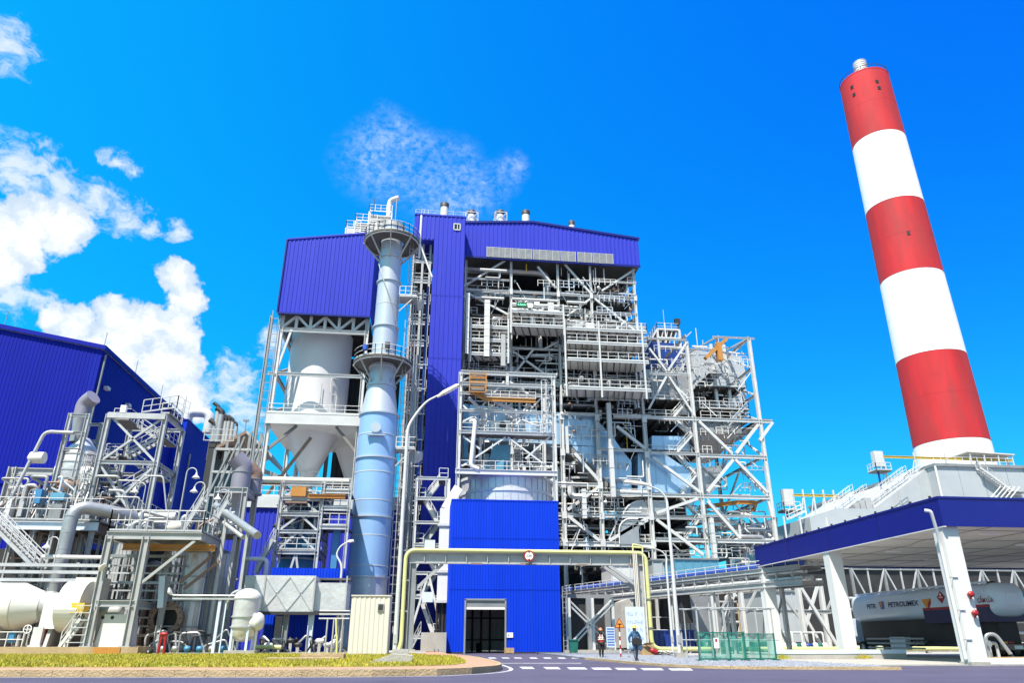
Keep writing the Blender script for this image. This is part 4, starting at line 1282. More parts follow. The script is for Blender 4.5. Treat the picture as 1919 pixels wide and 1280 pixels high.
for dx in (-.42, 0, .36):
 b.box(q.x + dx, q.x + dx + .08, 72.27, 72.3, .06, .5)
b.build('boards', 'timber', tb)
M().box(q.x - .42, q.x - .3, 72.3, 72.9, 0, .06).build('skid', 'timber', tb)
M().box(q.x + .3, q.x + .42, 72.3, 72.9, 0, .06).build('skid', 'timber', tb)
q = G(898, 1226, 0)
dr = thing('oil_drum', 'dark oil drum standing inside the open roller door', 'drum', (W(898, 1215, 80).x, 80, 0))
M().lathe(dr.location, [(.3, 0), (.3, .3), (.32, .31), (.3, .32), (.3, .6), (.32, .61), (.3, .62), (.3, .9), (.02, .9)], 20).build('body', 'black_paint', dr)
# concrete block and lagged pipe stub left of the bay
cbk = thing('concrete_block', 'pale concrete plinth wall just left of the blue loading bay', 'concrete wall', (xa - 1.8, 72.8, 0))
M().box(xa - 2.5, xa - .15, 72.5, 74.2, 0, W(820, 1186, 72.5).z).build('plinth', 'concrete', cbk)
M().rail([(xa - 3.3, 72.7, .4), (xa - 2.55, 72.7, 1.9)], .9, .03, .5).build('handrail', 'galvanised_steel', cbk)
# ------------------------------------------------------------------ frame over the bay with the round vessel
YD = 84
dfm = thing('vessel_tower', 'white steel frame with stairs above the blue loading bay', 'steel frame', (W(950, 880, YD).x, YD, 0))
xl_, xr_ = W(862, 760, YD).x, W(1038, 760, YD).x
zdk, zmid, ztp, zt3 = W(950, 883, YD).z, W(950, 812, YD).z, W(950, 701, YD).z, W(950, 722, YD).z
for x in (xl_, xr_):
 for yy in (YD, YD + 8):
  M().ibar((x, yy, 0), (x, yy, ztp), .45, .45, up=V((1, 0, 0))).build('column', 'pale_steel', dfm)
xm = W(951, 760, YD).x
M().bar((xm, YD, zt3), (xm, YD, ztp), .35).build('column', 'pale_steel', dfm)
for z, h in ((ztp, .5), (zt3, .45), (zmid, .4), (W(950, 740, YD).z, .35), (W(950, 772, YD).z, .3)):
 M().ibar((xl_, YD, z), (xr_ + (.4 if h == .5 else 0), YD, z), .35, h).build('beam', 'pale_steel', dfm)
for z in (zdk, zmid):
 b = M().box(xl_ - .2, xr_ + .2, YD + .1, YD + 2.2, z - .14, z)
 dk = b.build('deck', 'grating', dfm)
 if z == zdk:
  M().ibar((xl_ - .3, YD - .1, z - .2), (xr_ + .3, YD - .1, z - .2), .3, .62).build('edge_beam', 'pale_steel', dk)
 M().rail([(xl_ + .3, YD, z), (xr_ - .3, YD, z)], 1.15, .045, 1.4).build('railing', 'pale_steel', dk)
for br in ((868, 770, 926, 762), (868, 790, 927, 762), (930, 765, 1010, 800), (867, 713, 895, 700), (948, 820, 865, 875), (952, 820, 1030, 878), (868, 818, 900, 842), (968, 795, 1030, 730), (868, 760, 900, 790),
           (1020, 800, 1038, 720), (985, 860, 1035, 815), (955, 715, 1000, 745), (945, 715, 905, 760), (1036, 715, 1044, 700)):
 fbrace(*br, w=.2, Y=YD + .2, par=dfm)
# stair flights
for (p, q_) in (((998, 880), (1012, 815)), ((960, 882), (965, 815)), ((915, 880), (920, 815))):
 p0, p1 = W(*p, YD + 1.4), W(*q_, YD + 1.4)
 M().stair((p0.x, YD + 1, zdk), (p0.x + .9, YD + 5.5, zmid), (.8, 0, 0), rails=False).build('stair_flight', 'pale_steel', dfm)
for i in range(10):
 x = rb.uniform(xl_ + 1, xr_ - 1.2)
 zz = rb.choice((zdk, zmid, zmid))
 M().box(x, x + rb.uniform(.3, 1.0), YD + 1, YD + 1.6, zz, zz + rb.uniform(.6, 1.7)).build('control_box', rb.choice(('white_paint', 'pale_steel', 'turquoise_equipment', 'galvanised_steel')), dfm)
for i in range(9):
 x = rb.uniform(xl_ + .6, xr_ - .8)
 zz = rb.uniform(zdk, zmid)
 M().tube(pathr([(x, YD + 1.8, zz), (x, YD + 1.8, zz + rb.uniform(2, 5)), (x + rb.uniform(-2, 2), YD + 1.8, zz + 5.2)], .4), rb.choice((.08, .13, .2)), 8).build('pipe', rb.choice(('white_paint', 'silver_cladding', 'pale_steel')), dfm)
q = W(884, 800, YD - .05)
M().tube(pathr([(W(882, 788, YD).x, YD + .4, W(882, 788, YD).z), (W(885, 788, YD).x + .4, YD - .1, W(882, 788, YD).z), (W(884, 800, YD).x, YD - .1, zdk + .4), (W(890, 800, YD).x + .6, YD - .1, zdk + .1)], .6), .26, 12).build('riser_pipe', 'white_paint', dfm)
q = W(938, 800, YD + .9)
M().box(q.x - 1.2, q.x + 1.2, YD + .9, YD + 2, zmid, zmid + 1.8).build('white_cabinet', 'white_paint', dfm)
M().lathe_axis((q.x + .3, YD + .92, zmid + 1.2), (0, -1, 0), [(.42, 0), (.42, .12)], 16).build('fan_grille', 'dark_steel', dfm)
# duct hoppers behind the frame
a0, a1 = W(925, 833, YD + 3), W(948, 870, YD + 3)
M().prism([(a0.x, YD + 3, a0.z), (a0.x + 2.2, YD + 3, a0.z), (a0.x + 2.0, YD + 3, zdk), (a0.x - .8, YD + 3, zdk)], (0, 1.6, 0)).build('chute', 'turquoise_equipment', dfm)  # turquoise tint stands in for sky reflected on the metal
# crane
ck = thing('monorail_hoist', 'rusty orange hoist trolley on a beam over the round vessel', 'hoist', W(890, 730, YD - .6))
q0, q1 = W(888, 700, YD - 1), W(910, 752, YD - 1)
M().box(q0.x - .4, q0.x + 1.3, YD - 1.5, YD - .5, W(895, 735, YD - 1).z, W(895, 706, YD - 1).z - 1.2).build('trolley_cage', 'brown_shadow_steel', ck)
b = M()
for k in range(5):
 z = lerp(W(895, 738, YD - 1).z, W(895, 704, YD - 1).z, k / 4)
 for (xa_, xb_, ya_, yb_) in ((-.5, 1.5, -.5, -.5), (-.5, 1.5, -1.6, -1.6)):
  b.bar((q0.x + xa_, YD + ya_ - .1, z), (q0.x + xb_, YD + yb_ - .1, z), .1)
for x in (-.5, 1.5):
 b.bar((q0.x + x, YD - 1.7, W(895, 738, YD - 1).z), (q0.x + x, YD - 1.7, W(895, 700, YD - 1).z), .12)
b.build('trolley_frame', 'orange_paint', ck)
p0, p1 = W(905, 748, YD - .5), W(1005, 753, YD - .5)
M().ibar((q0.x, YD - 1, p0.z + .8), (p0.x + .3, YD - .5, p0.z), .3, .5).ibar((p0.x, YD - .5, p0.z), (p1.x, YD - .5, p0.z), .3, .5).build('rail_beam', 'orange_paint', ck)
M().rail([(p0.x, YD - .3, p0.z + .3), (p1.x, YD - .3, p0.z + .3)], .9, .04, 1.1).build('railing', 'pale_steel', ck)
# ladder cage and lamp cluster at right column
lc = M().ladder((xr_ - 1.2, YD - .3, zmid), (xr_ - 1.2, YD - .3, ztp - 1), (1, 0, 0), .6, .04, .4, cage=.5, out=(0, -1, 0)).build('caged_ladder', 'pale_steel', dfm)
# round vessel
q = W(948, 905, 90)
rv_ = (W(1030, 905, 90).x - W(861, 905, 90).x) / 2
rvs = thing('round_vessel', 'wide silver drum vessel between the blue bay and white frame', 'vessel', (q.x, 90, zt))
zv0, zv1 = zt + .6, zdk - .3
M().lathe((q.x, 90, 0), [(rv_, zv0), (rv_, zv1)], 64).lathe((q.x, 90, 0), [(rv_, zv0), (.1, zv0 - .3)], 64).build('shell', 'silver_cladding', rvs)
for z, e in ((zv0 + .55, .22), (lerp(zv0, zv1, .62), .12), (zv1 - .05, .2)):
 M().lathe((q.x, 90, 0), [(rv_, z - .22), (rv_ + e, z - .22), (rv_ + e, z + .12), (rv_, z + .12)], 64, smooth=False).build('hoop', 'pale_steel', rvs)
b = M()
for k in range(40):
 a = k * math.pi / 20
 b = M() if k == 0 else b
 b.bar((q.x + math.cos(a) * (rv_ + .03), 90 + math.sin(a) * (rv_ + .03), zv0), (q.x + math.cos(a) * (rv_ + .03), 90 + math.sin(a) * (rv_ + .03), zv1), .07, .05)
b.build('seams', 'galvanised_steel', rvs)
# ------------------------------------------------------------------ big flue ducts (silver, reflected sky put into the base colour)
fd = thing('flue_duct', 'huge silver lagged flue duct slanting down behind the columns', 'duct', W(1090, 800, 99))
def facepoly(pts, Y, dep, name, m, par, ribs=None):
 ps = [W(a_, b_, Y) for a_, b_ in pts]
 b = M().prism([(p.x, Y, p.z) for p in ps][::-1], (0, dep, 0))
 if ribs:
  n_ = int((max(p.x for p in ps) - min(p.x for p in ps)) / ribs)
  x0_ = min(p.x for p in ps)
  for i in range(1, n_):
   x = x0_ + i * ribs
   zs = []
   for j in range(len(ps)):
    p, q_ = ps[j], ps[j - 1]
    if (p.x > x) != (q_.x > x):
     zs.append(p.z + (q_.z - p.z) * (x - p.x) / (q_.x - p.x))
   if len(zs) >= 2:
    b.bar((x, Y - .03, min(zs) + .02), (x, Y - .03, max(zs) - .02), .12, .08)
 return b.build(name, m, par)
YU = 96.0
facepoly([(868, 757), (1112, 779), (1142, 812), (1142, 838), (868, 823)], YU, 6, 'upper_duct', 'sky_tint_duct_cladding', fd, 1.4)
facepoly([(1072, 836), (1142, 838), (1142, 905), (1140, 905)], YU, 6, 'slanting_duct', 'sky_tint_duct_cladding', fd, 1.4)
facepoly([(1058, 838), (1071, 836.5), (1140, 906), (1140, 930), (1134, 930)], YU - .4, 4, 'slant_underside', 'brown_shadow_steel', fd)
facepoly([(1144, 812), (1162, 838), (1184, 866), (1184, 922), (1144, 922)], YU, 6, 'duct_bend', 'sky_tint_duct_cladding', fd, 1.4)
facepoly([(1196, 850), (1240, 846), (1268, 866), (1296, 885), (1296, 926), (1196, 922)], YU, 6, 'outlet_duct', 'sky_tint_duct_cladding', fd, 1.4)
facepoly([(1222, 817), (1290, 818), (1294, 845), (1222, 843)], YU + .6, 5, 'outlet_top', 'sky_tint_duct_cladding', fd, 1.8)
facepoly([(1298, 880), (1352, 872), (1352, 905), (1330, 928), (1298, 926)], YU + .5, 6, 'outlet_duct', 'dull_silver', fd, 1.4)
# rounded elbow ducts
ed = thing('elbow_duct', 'two stacked round cornered silver elbow ducts low in the frame', 'duct', W(1190, 990, 99))
def elbow(px0, px1, py0, py1, Y, rpx, dep, name):
 a, c = W(px0, py1, Y), W(px1, py0, Y)
 r = rpx * mpp(a)
 cc = (a.x + r, Y, c.z - r)
 pts = arc(cc, (-1, 0, 0), (0, 0, 1), r, 0, math.pi / 2, 10)
 poly = [(a.x, Y, a.z)] + [tuple(p) for p in pts] + [(c.x, Y, c.z), (c.x, Y, a.z)]
 o = M().prism(poly, (0, dep, 0)).build(name, 'dull_silver', ed)
 b = M()
 b.tube([V((a.x, Y - .05, a.z))] + [V((p.x, Y - .05, p.z)) for p in pts] + [V((c.x, Y - .05, c.z))], .12, 6)
 b.build('edge_flange', 'pale_steel', o)
elbow(1166, 1250, 940, 966, YU - .5, 40, 5, 'upper_elbow')
elbow(1162, 1196, 973, 1020, YU - 1.2, 24, 5, 'lower_elbow')
# light blue green hanging ducts in front of the columns
for (x0, x1, y0, y1, lab) in ((1141, 1149, 756, 932, 'long pale blue square downpipe in front of the silver ducts'), (1091, 1099, 917, 972, 'short pale blue square downpipe with a side arm'), (870, 878, 760, 870, 'pale blue boxed riser behind the vessel frame'), (905, 913, 765, 800, 'short pale blue boxed riser beside the hoist'), (1334, 1341, 972, 1066, 'pale blue boxed riser behind the pipe rack'), (961, 969, 768, 800, 'white boxed riser behind the vessel frame')):
 Yq = 93.6 if x0 > 1000 else 92.3
 a, c = W(x0, (y0 + y1) / 2, Yq), W(x1, (y0 + y1) / 2, Yq)
 zq0, zq1 = W(x0, y1, Yq).z, W(x0, y0, Yq).z
 t = thing('boxed_riser', lab, 'duct', (a.x, Yq, zq0))
 b = M().box(a.x, c.x, Yq - .3, Yq + .3, zq0, zq1)
 for k in range(5):
  z = lerp(zq0, zq1, (k + .5) / 5)
  b.box(a.x - .04, c.x + .04, Yq - .34, Yq + .34, z, z + .07)
 b.build('duct', 'pale_steel' if x0 != 870 else 'turquoise_equipment', t)  # turquoise one has its sky reflection put into the colour
 for z in (lerp(zq0, zq1, .2), lerp(zq0, zq1, .8)):
  M().bar((a.x - .2, Yq + .3, z), (a.x - .2, 95.2, z), .14).build('bracket', 'galvanised_steel', t)
 if x0 == 1091:
  s0, s1 = W(1064, 923, Yq), W(1091, 931, Yq)
  M().tube(pathr([(s0.x + .4, Yq, s0.z + .8), (s0.x + .4, Yq, s1.z), (a.x, Yq, s1.z)], .9), .38, 4, smooth=False).build('side_arm', 'pale_steel', t)
# ------------------------------------------------------------------ right steel extension
ex = thing('steel_extension', 'tall open steel frame with hopper right of the boiler', 'steel frame', (CX[5], YF, 0))
YX = 112
for i in (5, 6):
 for yy in (YF, YX):
  M().ibar((CX[i], yy, 0), (CX[i], yy, ztop[i]), .46, .46, up=V((1, 0, 0))).build('column', 'pale_steel' if yy == YF else 'galvanised_steel', ex)
xm1 = W(1240, 700, YF).x
for bm in ((1200, 633, 1287, 638, .45), (1217, 700, 1292, 703, .6), (1221, 783, 1302, 785, .6), (1302, 785, 1448, 791, .6), (1218, 846, 1310, 854, .5), (1310, 854, 1436, 858, .6), (1221, 928, 1320, 931, .6), (1320, 931, 1443, 933, .6),
           (1320, 966, 1448, 970, .35), (1221, 972, 1320, 972, .35), (1230, 1012, 1320, 1014, .6), (1320, 1014, 1452, 1016, .6), (1290, 654, 1335, 656, .3), (1336, 632, 1414, 634, .4)):
 fbeam(*bm[:4], h=bm[4], par=ex)
for br in ((1287, 642, 1252, 695), (1217, 653, 1249, 695), (1249, 706, 1216, 767), (1254, 706, 1302, 780), (1310, 790, 1372, 850), (1421, 796, 1380, 850), (1224, 858, 1314, 924), (1374, 862, 1326, 922), (1378, 862, 1439, 924),
           (1308, 935, 1230, 962), (1230, 974, 1318, 1040), (1440, 940, 1448, 970), (1326, 940, 1388, 1010), (1448, 792, 1424, 826), (1214, 975, 1142, 1013)):
 fbrace(*br, w=.38 if br[1] > 780 else .28, par=ex)
# side truss in depth
zz = [W(1430, py, YF).z for py in (634, 690, 740, 787, 855, 932, 1015)]
for k in range(len(zz)):
 M().ibar((CX[6], YF, zz[k]), (CX[6], YX, zz[k]), .3, .35).build('side_beam', 'galvanised_steel', ex)
 if k:
  M().bar((CX[6], YF + .3, zz[k]), (CX[6], (YF + YX) / 2, zz[k - 1]), .25).bar((CX[6], YX, zz[k]), (CX[6], (YF + YX) / 2, zz[k - 1]), .25).build('side_brace', 'pale_steel', ex)
for x in (CX[5], CX[6]):
 M().ibar((x, YF, ztop[6]), (x, YX, ztop[6]), .3, .35).build('top_beam', 'galvanised_steel', ex)
M().ibar((CX[5], YX, ztop[6]), (CX[6], YX, ztop[6]), .3, .4).build('top_beam', 'galvanised_steel', ex)
for t0, t1 in ((0, .5), (.5, 1)):
 M().bar((lerp(CX[5], CX[6], t0), YF, ztop[6]), (lerp(CX[5], CX[6], t1), YX, ztop[6]), .2).bar((lerp(CX[5], CX[6], t1), YF, ztop[6]), (lerp(CX[5], CX[6], t0), YX, ztop[6]), .2).build('top_brace', 'galvanised_steel', ex)
# cantilever bracket deck on the right
b = M().box(CX[6] - .3, W(1446, 790, YF).x, YF, YX, zz[3] + .05, zz[3] + .15)
b.build('cantilever_deck', 'grating', ex)
M().bar((CX[6] + .2, YX, zz[4]), (W(1446, 790, YF).x, YX, zz[3]), .25).build('bracket', 'galvanised_steel', ex)
# internal posts
for px in (1336, 1361):
 a = W(px, 700, YF + 3)
 M().ibar((W(px + (8 if px == 1336 else 8), 750, YF + 3).x, YF + 3, zz[3]), (W(px + 8, 750, YF + 3).x, YF + 3, ztop[6]), .4, .4).build('post', 'pale_steel', ex)
# decks
xd0, xd1 = W(1300, 720, YF + 2).x, W(1398, 720, YF + 2).x
for py in (700, 724, 766, 786):
 z = W(1350, py, YF + 2).z
 xd0, xd1 = W(1328 if py == 700 else 1304, 720, YF + 2).x, W(1356 if py == 700 else 1398, 720, YF + 2).x
 b = M().box(xd0 + .3, xd1, YF + 2, YX - 2, z - .12, z)
 x = xd0 + .6
 while x < xd1 - 1:
  b.bar((x, YF + 2, z - .32), (x + 1.2, YX - 2, z - .32), .14, .3)
  x += 1.5
 dk = b.build('deck', 'grating', ex)
 M().rail([(xd0 + .3, YF + 2, z), (xd1, YF + 2, z), (xd1, YX - 3, z)], 1.15, .045, 1.4).build('railing', 'pale_steel', dk)
for py in (748, 783, 850, 905, 931, 968, 1016, 1050):
 z = W(1265, py, YF + 1).z
 b = M().box(CX[4] + .4, CX[5] - .3, YF + 1.2, YX, z - .12, z)
 x = CX[4] + .8
 while x < CX[5] - 1:
  b.bar((x, YF + 1.2, z - .32), (x + .6, YX, z - .32), .14, .3)
  x += 1.7
 dk = b.build('deck', 'grating', ex)
 M().rail([(CX[4] + .4, YF + 1.2, z), (CX[5] - .3, YF + 1.2, z)], 1.15, .045, 1.5).build('railing', 'pale_steel', dk)
# zigzag stair
zs = [W(1280, py, YF + .8).z for py in (1016, 968, 931, 890, 850, 815, 783, 748, 716, 680)]
for k in range(len(zs) - 1):
 xa_, xb_ = W(1258, 740, YF + .8).x, W(1290, 740, YF + .8).x
 s0, s1 = (xa_, xb_) if k % 2 == 0 else (xb_, xa_)
 M().stair((s0, YF + .6, zs[k]), (s1, YF + .6, zs[k + 1]), (0, 1, 0)).build('stair_flight', 'pale_steel', ex)
# catalyst box and panels
o = facepoly([(1296, 655), (1390, 668), (1398, 700), (1400, 780), (1300, 780)], YF + 8, 8, 'reactor_box', 'esp_panel', ex, 2.0)
o = facepoly([(1214, 640), (1292, 645), (1294, 690), (1214, 690)], YF + 9, 6, 'reactor_box', 'deep_blue_paint', ex)
o = facepoly([(1206, 692), (1296, 694), (1300, 776), (1206, 776)], YF + 9, 6, 'reactor_box', 'dull_silver', ex, 2.2)
for k in range(44):
 q = W(rb.uniform(1212, 1400), rb.uniform(640, 780), YF + rb.uniform(.5, 5))
 ln = rb.uniform(.8, 3.5)
 if k % 2:
  M().bar(q, q + V((ln, 0, 0)), rb.choice((.07, .12, .2))).build('tray', rb.choice(('pale_steel', 'galvanised_steel', 'dull_silver', 'white_paint')), ex)
 else:
  M().bar(q, q + V((0, 0, ln)), rb.choice((.07, .1, .16))).build('hanger', rb.choice(('pale_steel', 'galvanised_steel', 'dark_steel', 'white_paint')), ex)
# hopper
p = [W(1291, 811, 98), W(1381, 814, 98), W(1361, 848, 98), W(1323, 847, 98)]
b = M()
y0_, y1_ = 98, 108
b.add([(p[0].x, y0_, p[0].z), (p[1].x, y0_, p[0].z), (p[1].x, y1_, p[0].z), (p[0].x, y1_, p[0].z), (p[3].x, y0_ + 3, p[3].z), (p[2].x, y0_ + 3, p[3].z), (p[2].x, y1_ - 3, p[3].z), (p[3].x, y1_ - 3, p[3].z)],
      [(0, 4, 5, 1), (1, 5, 6, 2), (2, 6, 7, 3), (3, 7, 4, 0), (0, 1, 2, 3), (4, 7, 6, 5)])
b.build('hopper', 'hopper_pinkgrey', ex)
M().box(p[0].x - .5, p[1].x + .6, y0_ - .5, y1_, p[0].z, W(1340, 792, 98).z).build('hopper_collar', 'grey_steel', ex)
q0, q1 = W(1322, 672, YF - .3), W(1361, 636, YF - .3)
M().bar(q0, q1, .5, .7, up=V((0, 1, 0))).build('jib_beam', 'orange_paint', ex)
qq = q0.lerp(q1, .62)
M().box(qq.x - .35, qq.x + .35, YF - .8, YF + .1, qq.z - 2.3, qq.z + .5).build('jib_trolley', 'orange_paint', ex)
for py, x0_, x1_ in ((945, 1310, 1418), (953, 1300, 1330), (962, 1320, 1400)):
 a, c = W(x0_, py, YF + 4), W(x1_, py, YF + 4)
 if py == 945:
  rg2 = [(a.x, YF + 4, a.z - .5), (a.x + 5, YF + 2, a.z), (c.x - 1, YF + 2, a.z), (c.x, YF + 5, a.z - .4), (c.x - 3, YF + 9, a.z - .9), (a.x + 4, YF + 9, a.z - .9)]
  b = M()
  for i in range(5):
   b.ibar(rg2[i], rg2[i + 1], .35, .55)
  b.build('monorail_beam', 'orange_paint', ex)
# ducting / pipes low right
for k in range(26):
 px = rb.uniform(1230, 1400)
 py = rb.uniform(945, 1060)
 q = W(px, py, YF + rb.uniform(1, 6))
 ln = rb.uniform(2, 6)
 r = rb.choice((.1, .15, .22, .3))
 M().tube(pathr([q + V((0, 2, 0)), q, q + V((ln, 0, 0)), q + V((ln, 0, -rb.uniform(1, 2.5)))], r * 3, 3), r, 8).build('pipe', rb.choice(('pale_steel', 'dull_silver', 'galvanised_steel', 'grey_steel')), ex)
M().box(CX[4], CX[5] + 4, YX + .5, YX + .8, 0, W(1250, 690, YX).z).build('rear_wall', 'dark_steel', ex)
for nm, n_ in (('pipe_run', 95), ('handrail', 50), ('lattice', 60)):
 for k in range(n_):
  q = W(rb.uniform(1214, 1420), rb.uniform(650, 1050), YF + rb.uniform(0, 5))
  if q.x > CX[6] - 2 or q.x < CX[4] + .3:
   continue
  ln = rb.uniform(1, 3.5)
  mm = rb.choice(('pale_steel', 'weathered_steel', 'dull_silver', 'white_paint', 'tank_paint'))
  e = V((min(q.x + ln, CX[6]), q.y, q.z))
  if nm == 'pipe_run':
   M().tube(pathr([q, e, e + V((0, 0, rb.uniform(-2, 2)))], .2, 3), rb.choice((.05, .08, .12)), 6).build(nm, mm, ex)
  elif nm == 'handrail':
   M().rail([q, e], 1.0, .04, .8, kick=False).build(nm, mm, ex)
  else:
   M().bar(q, e + V((0, 0, rb.choice((-1, 1)) * ln)), rb.choice((.08, .12, .16))).build(nm, mm, ex)
# penthouse
q = W(1262, 640, 104)
ph = thing('penthouse_frame', 'small white railed frame on the step right of the boiler', 'steel frame', q)
za_, zb_ = q.z - 1, W(1262, 618, 104).z
xa_, xb_ = W(1233, 630, 104).x, W(1274, 630, 104).x
for x in (xa_, xb_):
 for yy in (104, 110):
  M().bar((x, yy, za_ - 4), (x, yy, zb_), .35).build('post', 'pale_steel', ph)
for z in (za_, zb_, (za_ + zb_) / 2):
 M().bar((xa_, 104, z), (xb_, 104, z), .3).build('beam', 'pale_steel', ph)
M().box(xa_, xb_, 104, 110, zb_ - .1, zb_).build('deck', 'grating', ph)
M().rail([(xa_, 110, zb_), (xa_, 104, zb_), (xb_, 104, zb_), (xb_, 110, zb_)], 1.1, .045, 1.1).build('railing', 'pale_steel', ph)
for t in (.2, .4, .6, .8):
 M().bar((lerp(xa_, xb_, t - .15), 104.1, za_), (lerp(xa_, xb_, t + .1), 104.1, zb_), .16).build('brace', 'pale_steel', ph)
M().bar((xa_ - 2.4, 104, za_ - 1), (xa_, 104, zb_), .25).build('brace', 'pale_steel', ph)
M().tube([(lerp(xa_, xb_, .45), 105, zb_), (lerp(xa_, xb_, .45), 105, zb_ + 4)], .04, 5).build('lightning_rod', 'pale_steel', ph)
M().box(xb_ - .5, xb_ + .4, 104, 104.6, zb_ + 1.2, zb_ + 2.1).bar((xb_, 104.3, zb_ - 2), (xb_, 104.3, zb_ + 1.4), .16).build('floodlight', 'dark_steel', ph)
for px, py in ((1287, 622), (1306, 628), (1343, 626), (1414, 628)):
 pass
# ------------------------------------------------------------------ chimney
YCH = 190
bx = W(1786, 846, YCH)
rb0 = 65 * mpp(bx)
rt0 = 41.5 * mpp(W(1613, 136, YCH))
xch = bx.x
fp = lambda py, wpx: W(lerp(1613, 1789, (py - 140) / 700), py, YCH - wpx * mpp(bx) * .5).z
ch = thing('chimney', 'very tall red and white banded concrete chimney', 'chimney', (xch, YCH, 0))
edges = [1.0, 817, 651, 498, 363, 238.5, 124]
zs = [0]
for py in edges[1:]:
 t = (py - 140) / 700
 half = lerp(rt0, rb0, t)
 c = V((xch, YCH - half, 0))
 # front surface point seen at this row
 lo, hi = 0, 400
 for _ in range(60):
  m_ = (lo + hi) / 2
  d = V((xch * (1 - half / YCH), YCH - half, m_ - CAM_H))
  v = 640 - F * d.dot(UP) / d.dot(FW)
  if v > py:
   lo = m_
  else:
   hi = m_
 zs.append(lo)
ZT = zs[-1]
rad = lambda z: lerp(rb0 * 1.06, rt0, z / ZT)
for i in range(6):
 m_ = 'chimney_white' if i % 2 == 0 else 'chimney_red'
 z0_, z1_ = zs[i], zs[i + 1]
 prof_ = [(rad(z0_), z0_), (rad(z1_), z1_)]
 M().lathe((xch, YCH, 0), prof_, 72).build('band', m_, ch)
 if i:
  M().lathe((xch, YCH, 0), [(rad(z0_), z0_ - .12), (rad(z0_) + .05, z0_ - .12), (rad(z0_) + .05, z0_ + .12), (rad(z0_), z0_ + .12)], 72, smooth=False).build('joint_line', 'grey_steel' if 0 else m_, ch)
M().lathe((xch, YCH, ZT), [(rt0, 0), (rt0 + .06, 0), (rt0 + .06, .5), (rt0 - .6, .5), (rt0 - .6, -1), (0.1, -1)], 64, smooth=False).build('rim', 'chimney_red', ch)
for k in range(18):
 a = k * math.pi / 9
 pass
b = M()
for k in range(28):
 a = k * 2 * math.pi / 28
 b.bar((xch + math.cos(a) * rt0, YCH + math.sin(a) * rt0, ZT + .9), (xch + math.cos(a) * rt0, YCH + math.sin(a) * rt0, ZT + 2.1), .14)
b.tube([(xch + math.cos(k * math.pi / 16) * rt0, YCH + math.sin(k * math.pi / 16) * rt0, ZT + 2.0) for k in range(33)], .08, 5)
b.build('railing', 'dark_steel', ch)
fl_ = M()
for k in range(10):
 fl_.lathe((xch, YCH, ZT + k * 1.0), [(2.2, 0), (2.2, .8), (2.3, .82), (2.3, .98), (2.2, 1.0)], 32, smooth=False)
fl_.build('inner_flue', 'pale_steel', ch)
def chim_win(px, py, w_=.8, h_=1.5, name='opening'):
 # small dark openings on the shaft
 t = (py - 140) / 700
 d = ray(px, py)
 z = lerp(ZT, zs[1], (py - 140) / 690)
 for _ in range(5):
  r_1 = rad(z)
  # intersect ray with cylinder
  A = d.x ** 2 + d.y ** 2
  Bq = -2 * (d.x * xch + d.y * YCH)
  Cq = xch ** 2 + YCH ** 2 - r_1 ** 2
  s_ = (-Bq - math.sqrt(max(0, Bq * Bq - 4 * A * Cq))) / (2 * A)
  z = CAM_H + d.z * s_
 p = V((d.x * s_, d.y * s_, z))
 n_ = V((p.x - xch, p.y - YCH, 0)).normalized()
 sd = n_.cross(ZU)
 M().bar(p - ZU * h_ / 2 + n_ * .0, p + ZU * h_ / 2, w_, .3, up=n_).build(name, 'black_paint', ch)
for px, py in ((1597, 163), (1601, 177), (1644, 152), (1648, 164)):
 chim_win(px, py, 1.0, 1.3)
chim_win(1703, 436, .9, 1.4)
for k in range(1, 14):
 z = ZT * k / 14
 M().lathe((xch, YCH, z), [(rad(z), -.03), (rad(z) + .02, -.03), (rad(z) + .02, .03), (rad(z), .03)], 64, smooth=False).build('pour_joint', 'chimney_white' if sum(z > q_ for q_ in zs) % 2 == 1 else 'chimney_red', ch)
b = M()
for px in (1700,):
 pass
# ------------------------------------------------------------------ pipe portal over the lane and its pipe
YP = 67
pl, pr_ = W(773, 1100, YP), W(1203, 1100, YP)
zb_t = (W(770, 1031, YP).z + W(1215, 1041, YP).z) / 2 - .12
po = thing('pipe_portal', 'grey steel gantry spanning the lane in front of the blue bay', 'gantry', ((pl.x + pr_.x) / 2, YP, 0))
hb = .95
M().ibar((pl.x - .35, YP, zb_t - hb / 2), (pr_.x + .35, YP, zb_t - hb / 2), .5, hb, .07).build('beam', 'galvanised_steel', po)
b = M()
n = 11
for i in range(n):
 x = lerp(pl.x, pr_.x, (i + .5) / n)
 b = M().box(x - .03, x + .03, YP - .24, YP - .04, zb_t - hb + .07, zb_t - .07)
 b.build('stiffener', 'galvanised_steel', po)
for x, m_ in ((pl.x, 'grey_steel'), (pr_.x, 'galvanised_steel')):
 M().ibar((x, YP, .1), (x, YP, zb_t - hb), .5, .6, up=V((1, 0, 0))).build('post', m_, po)
 M().box(x - .5, x + .5, YP - .5, YP + .5, 0, .45).build('footing', 'concrete', po)
 for yy in (YP + 1.6,):
  M().ibar((x, yy, .1), (x, yy, zb_t - .3), .35, .4, up=V((1, 0, 0))).build('post', 'galvanised_steel', po)
M().bar((pl.x + .2, YP + .1, zb_t - 3.2), (pl.x + 2.6, YP + .1, zb_t - hb), .26, up=V((0, 1, 0))).build('knee_brace', 'galvanised_steel', po)
for dy in (-.1, 1.5):
 M().bar((pr_.x - .2, YP + dy, zb_t - 2.9), (pr_.x - 3.0, YP + dy, zb_t - hb), .26, up=V((0, 1, 0))).build('knee_brace', 'galvanised_steel', po)
for px in (893, 985, 1090, 1185):
 x = W(px, 1045, YP).x
 M().box(x - .5, x + .5, YP - .27, YP - .24, zb_t - hb - .05, zb_t - hb + .1).build('clamp_plate', 'rust_brown', po)
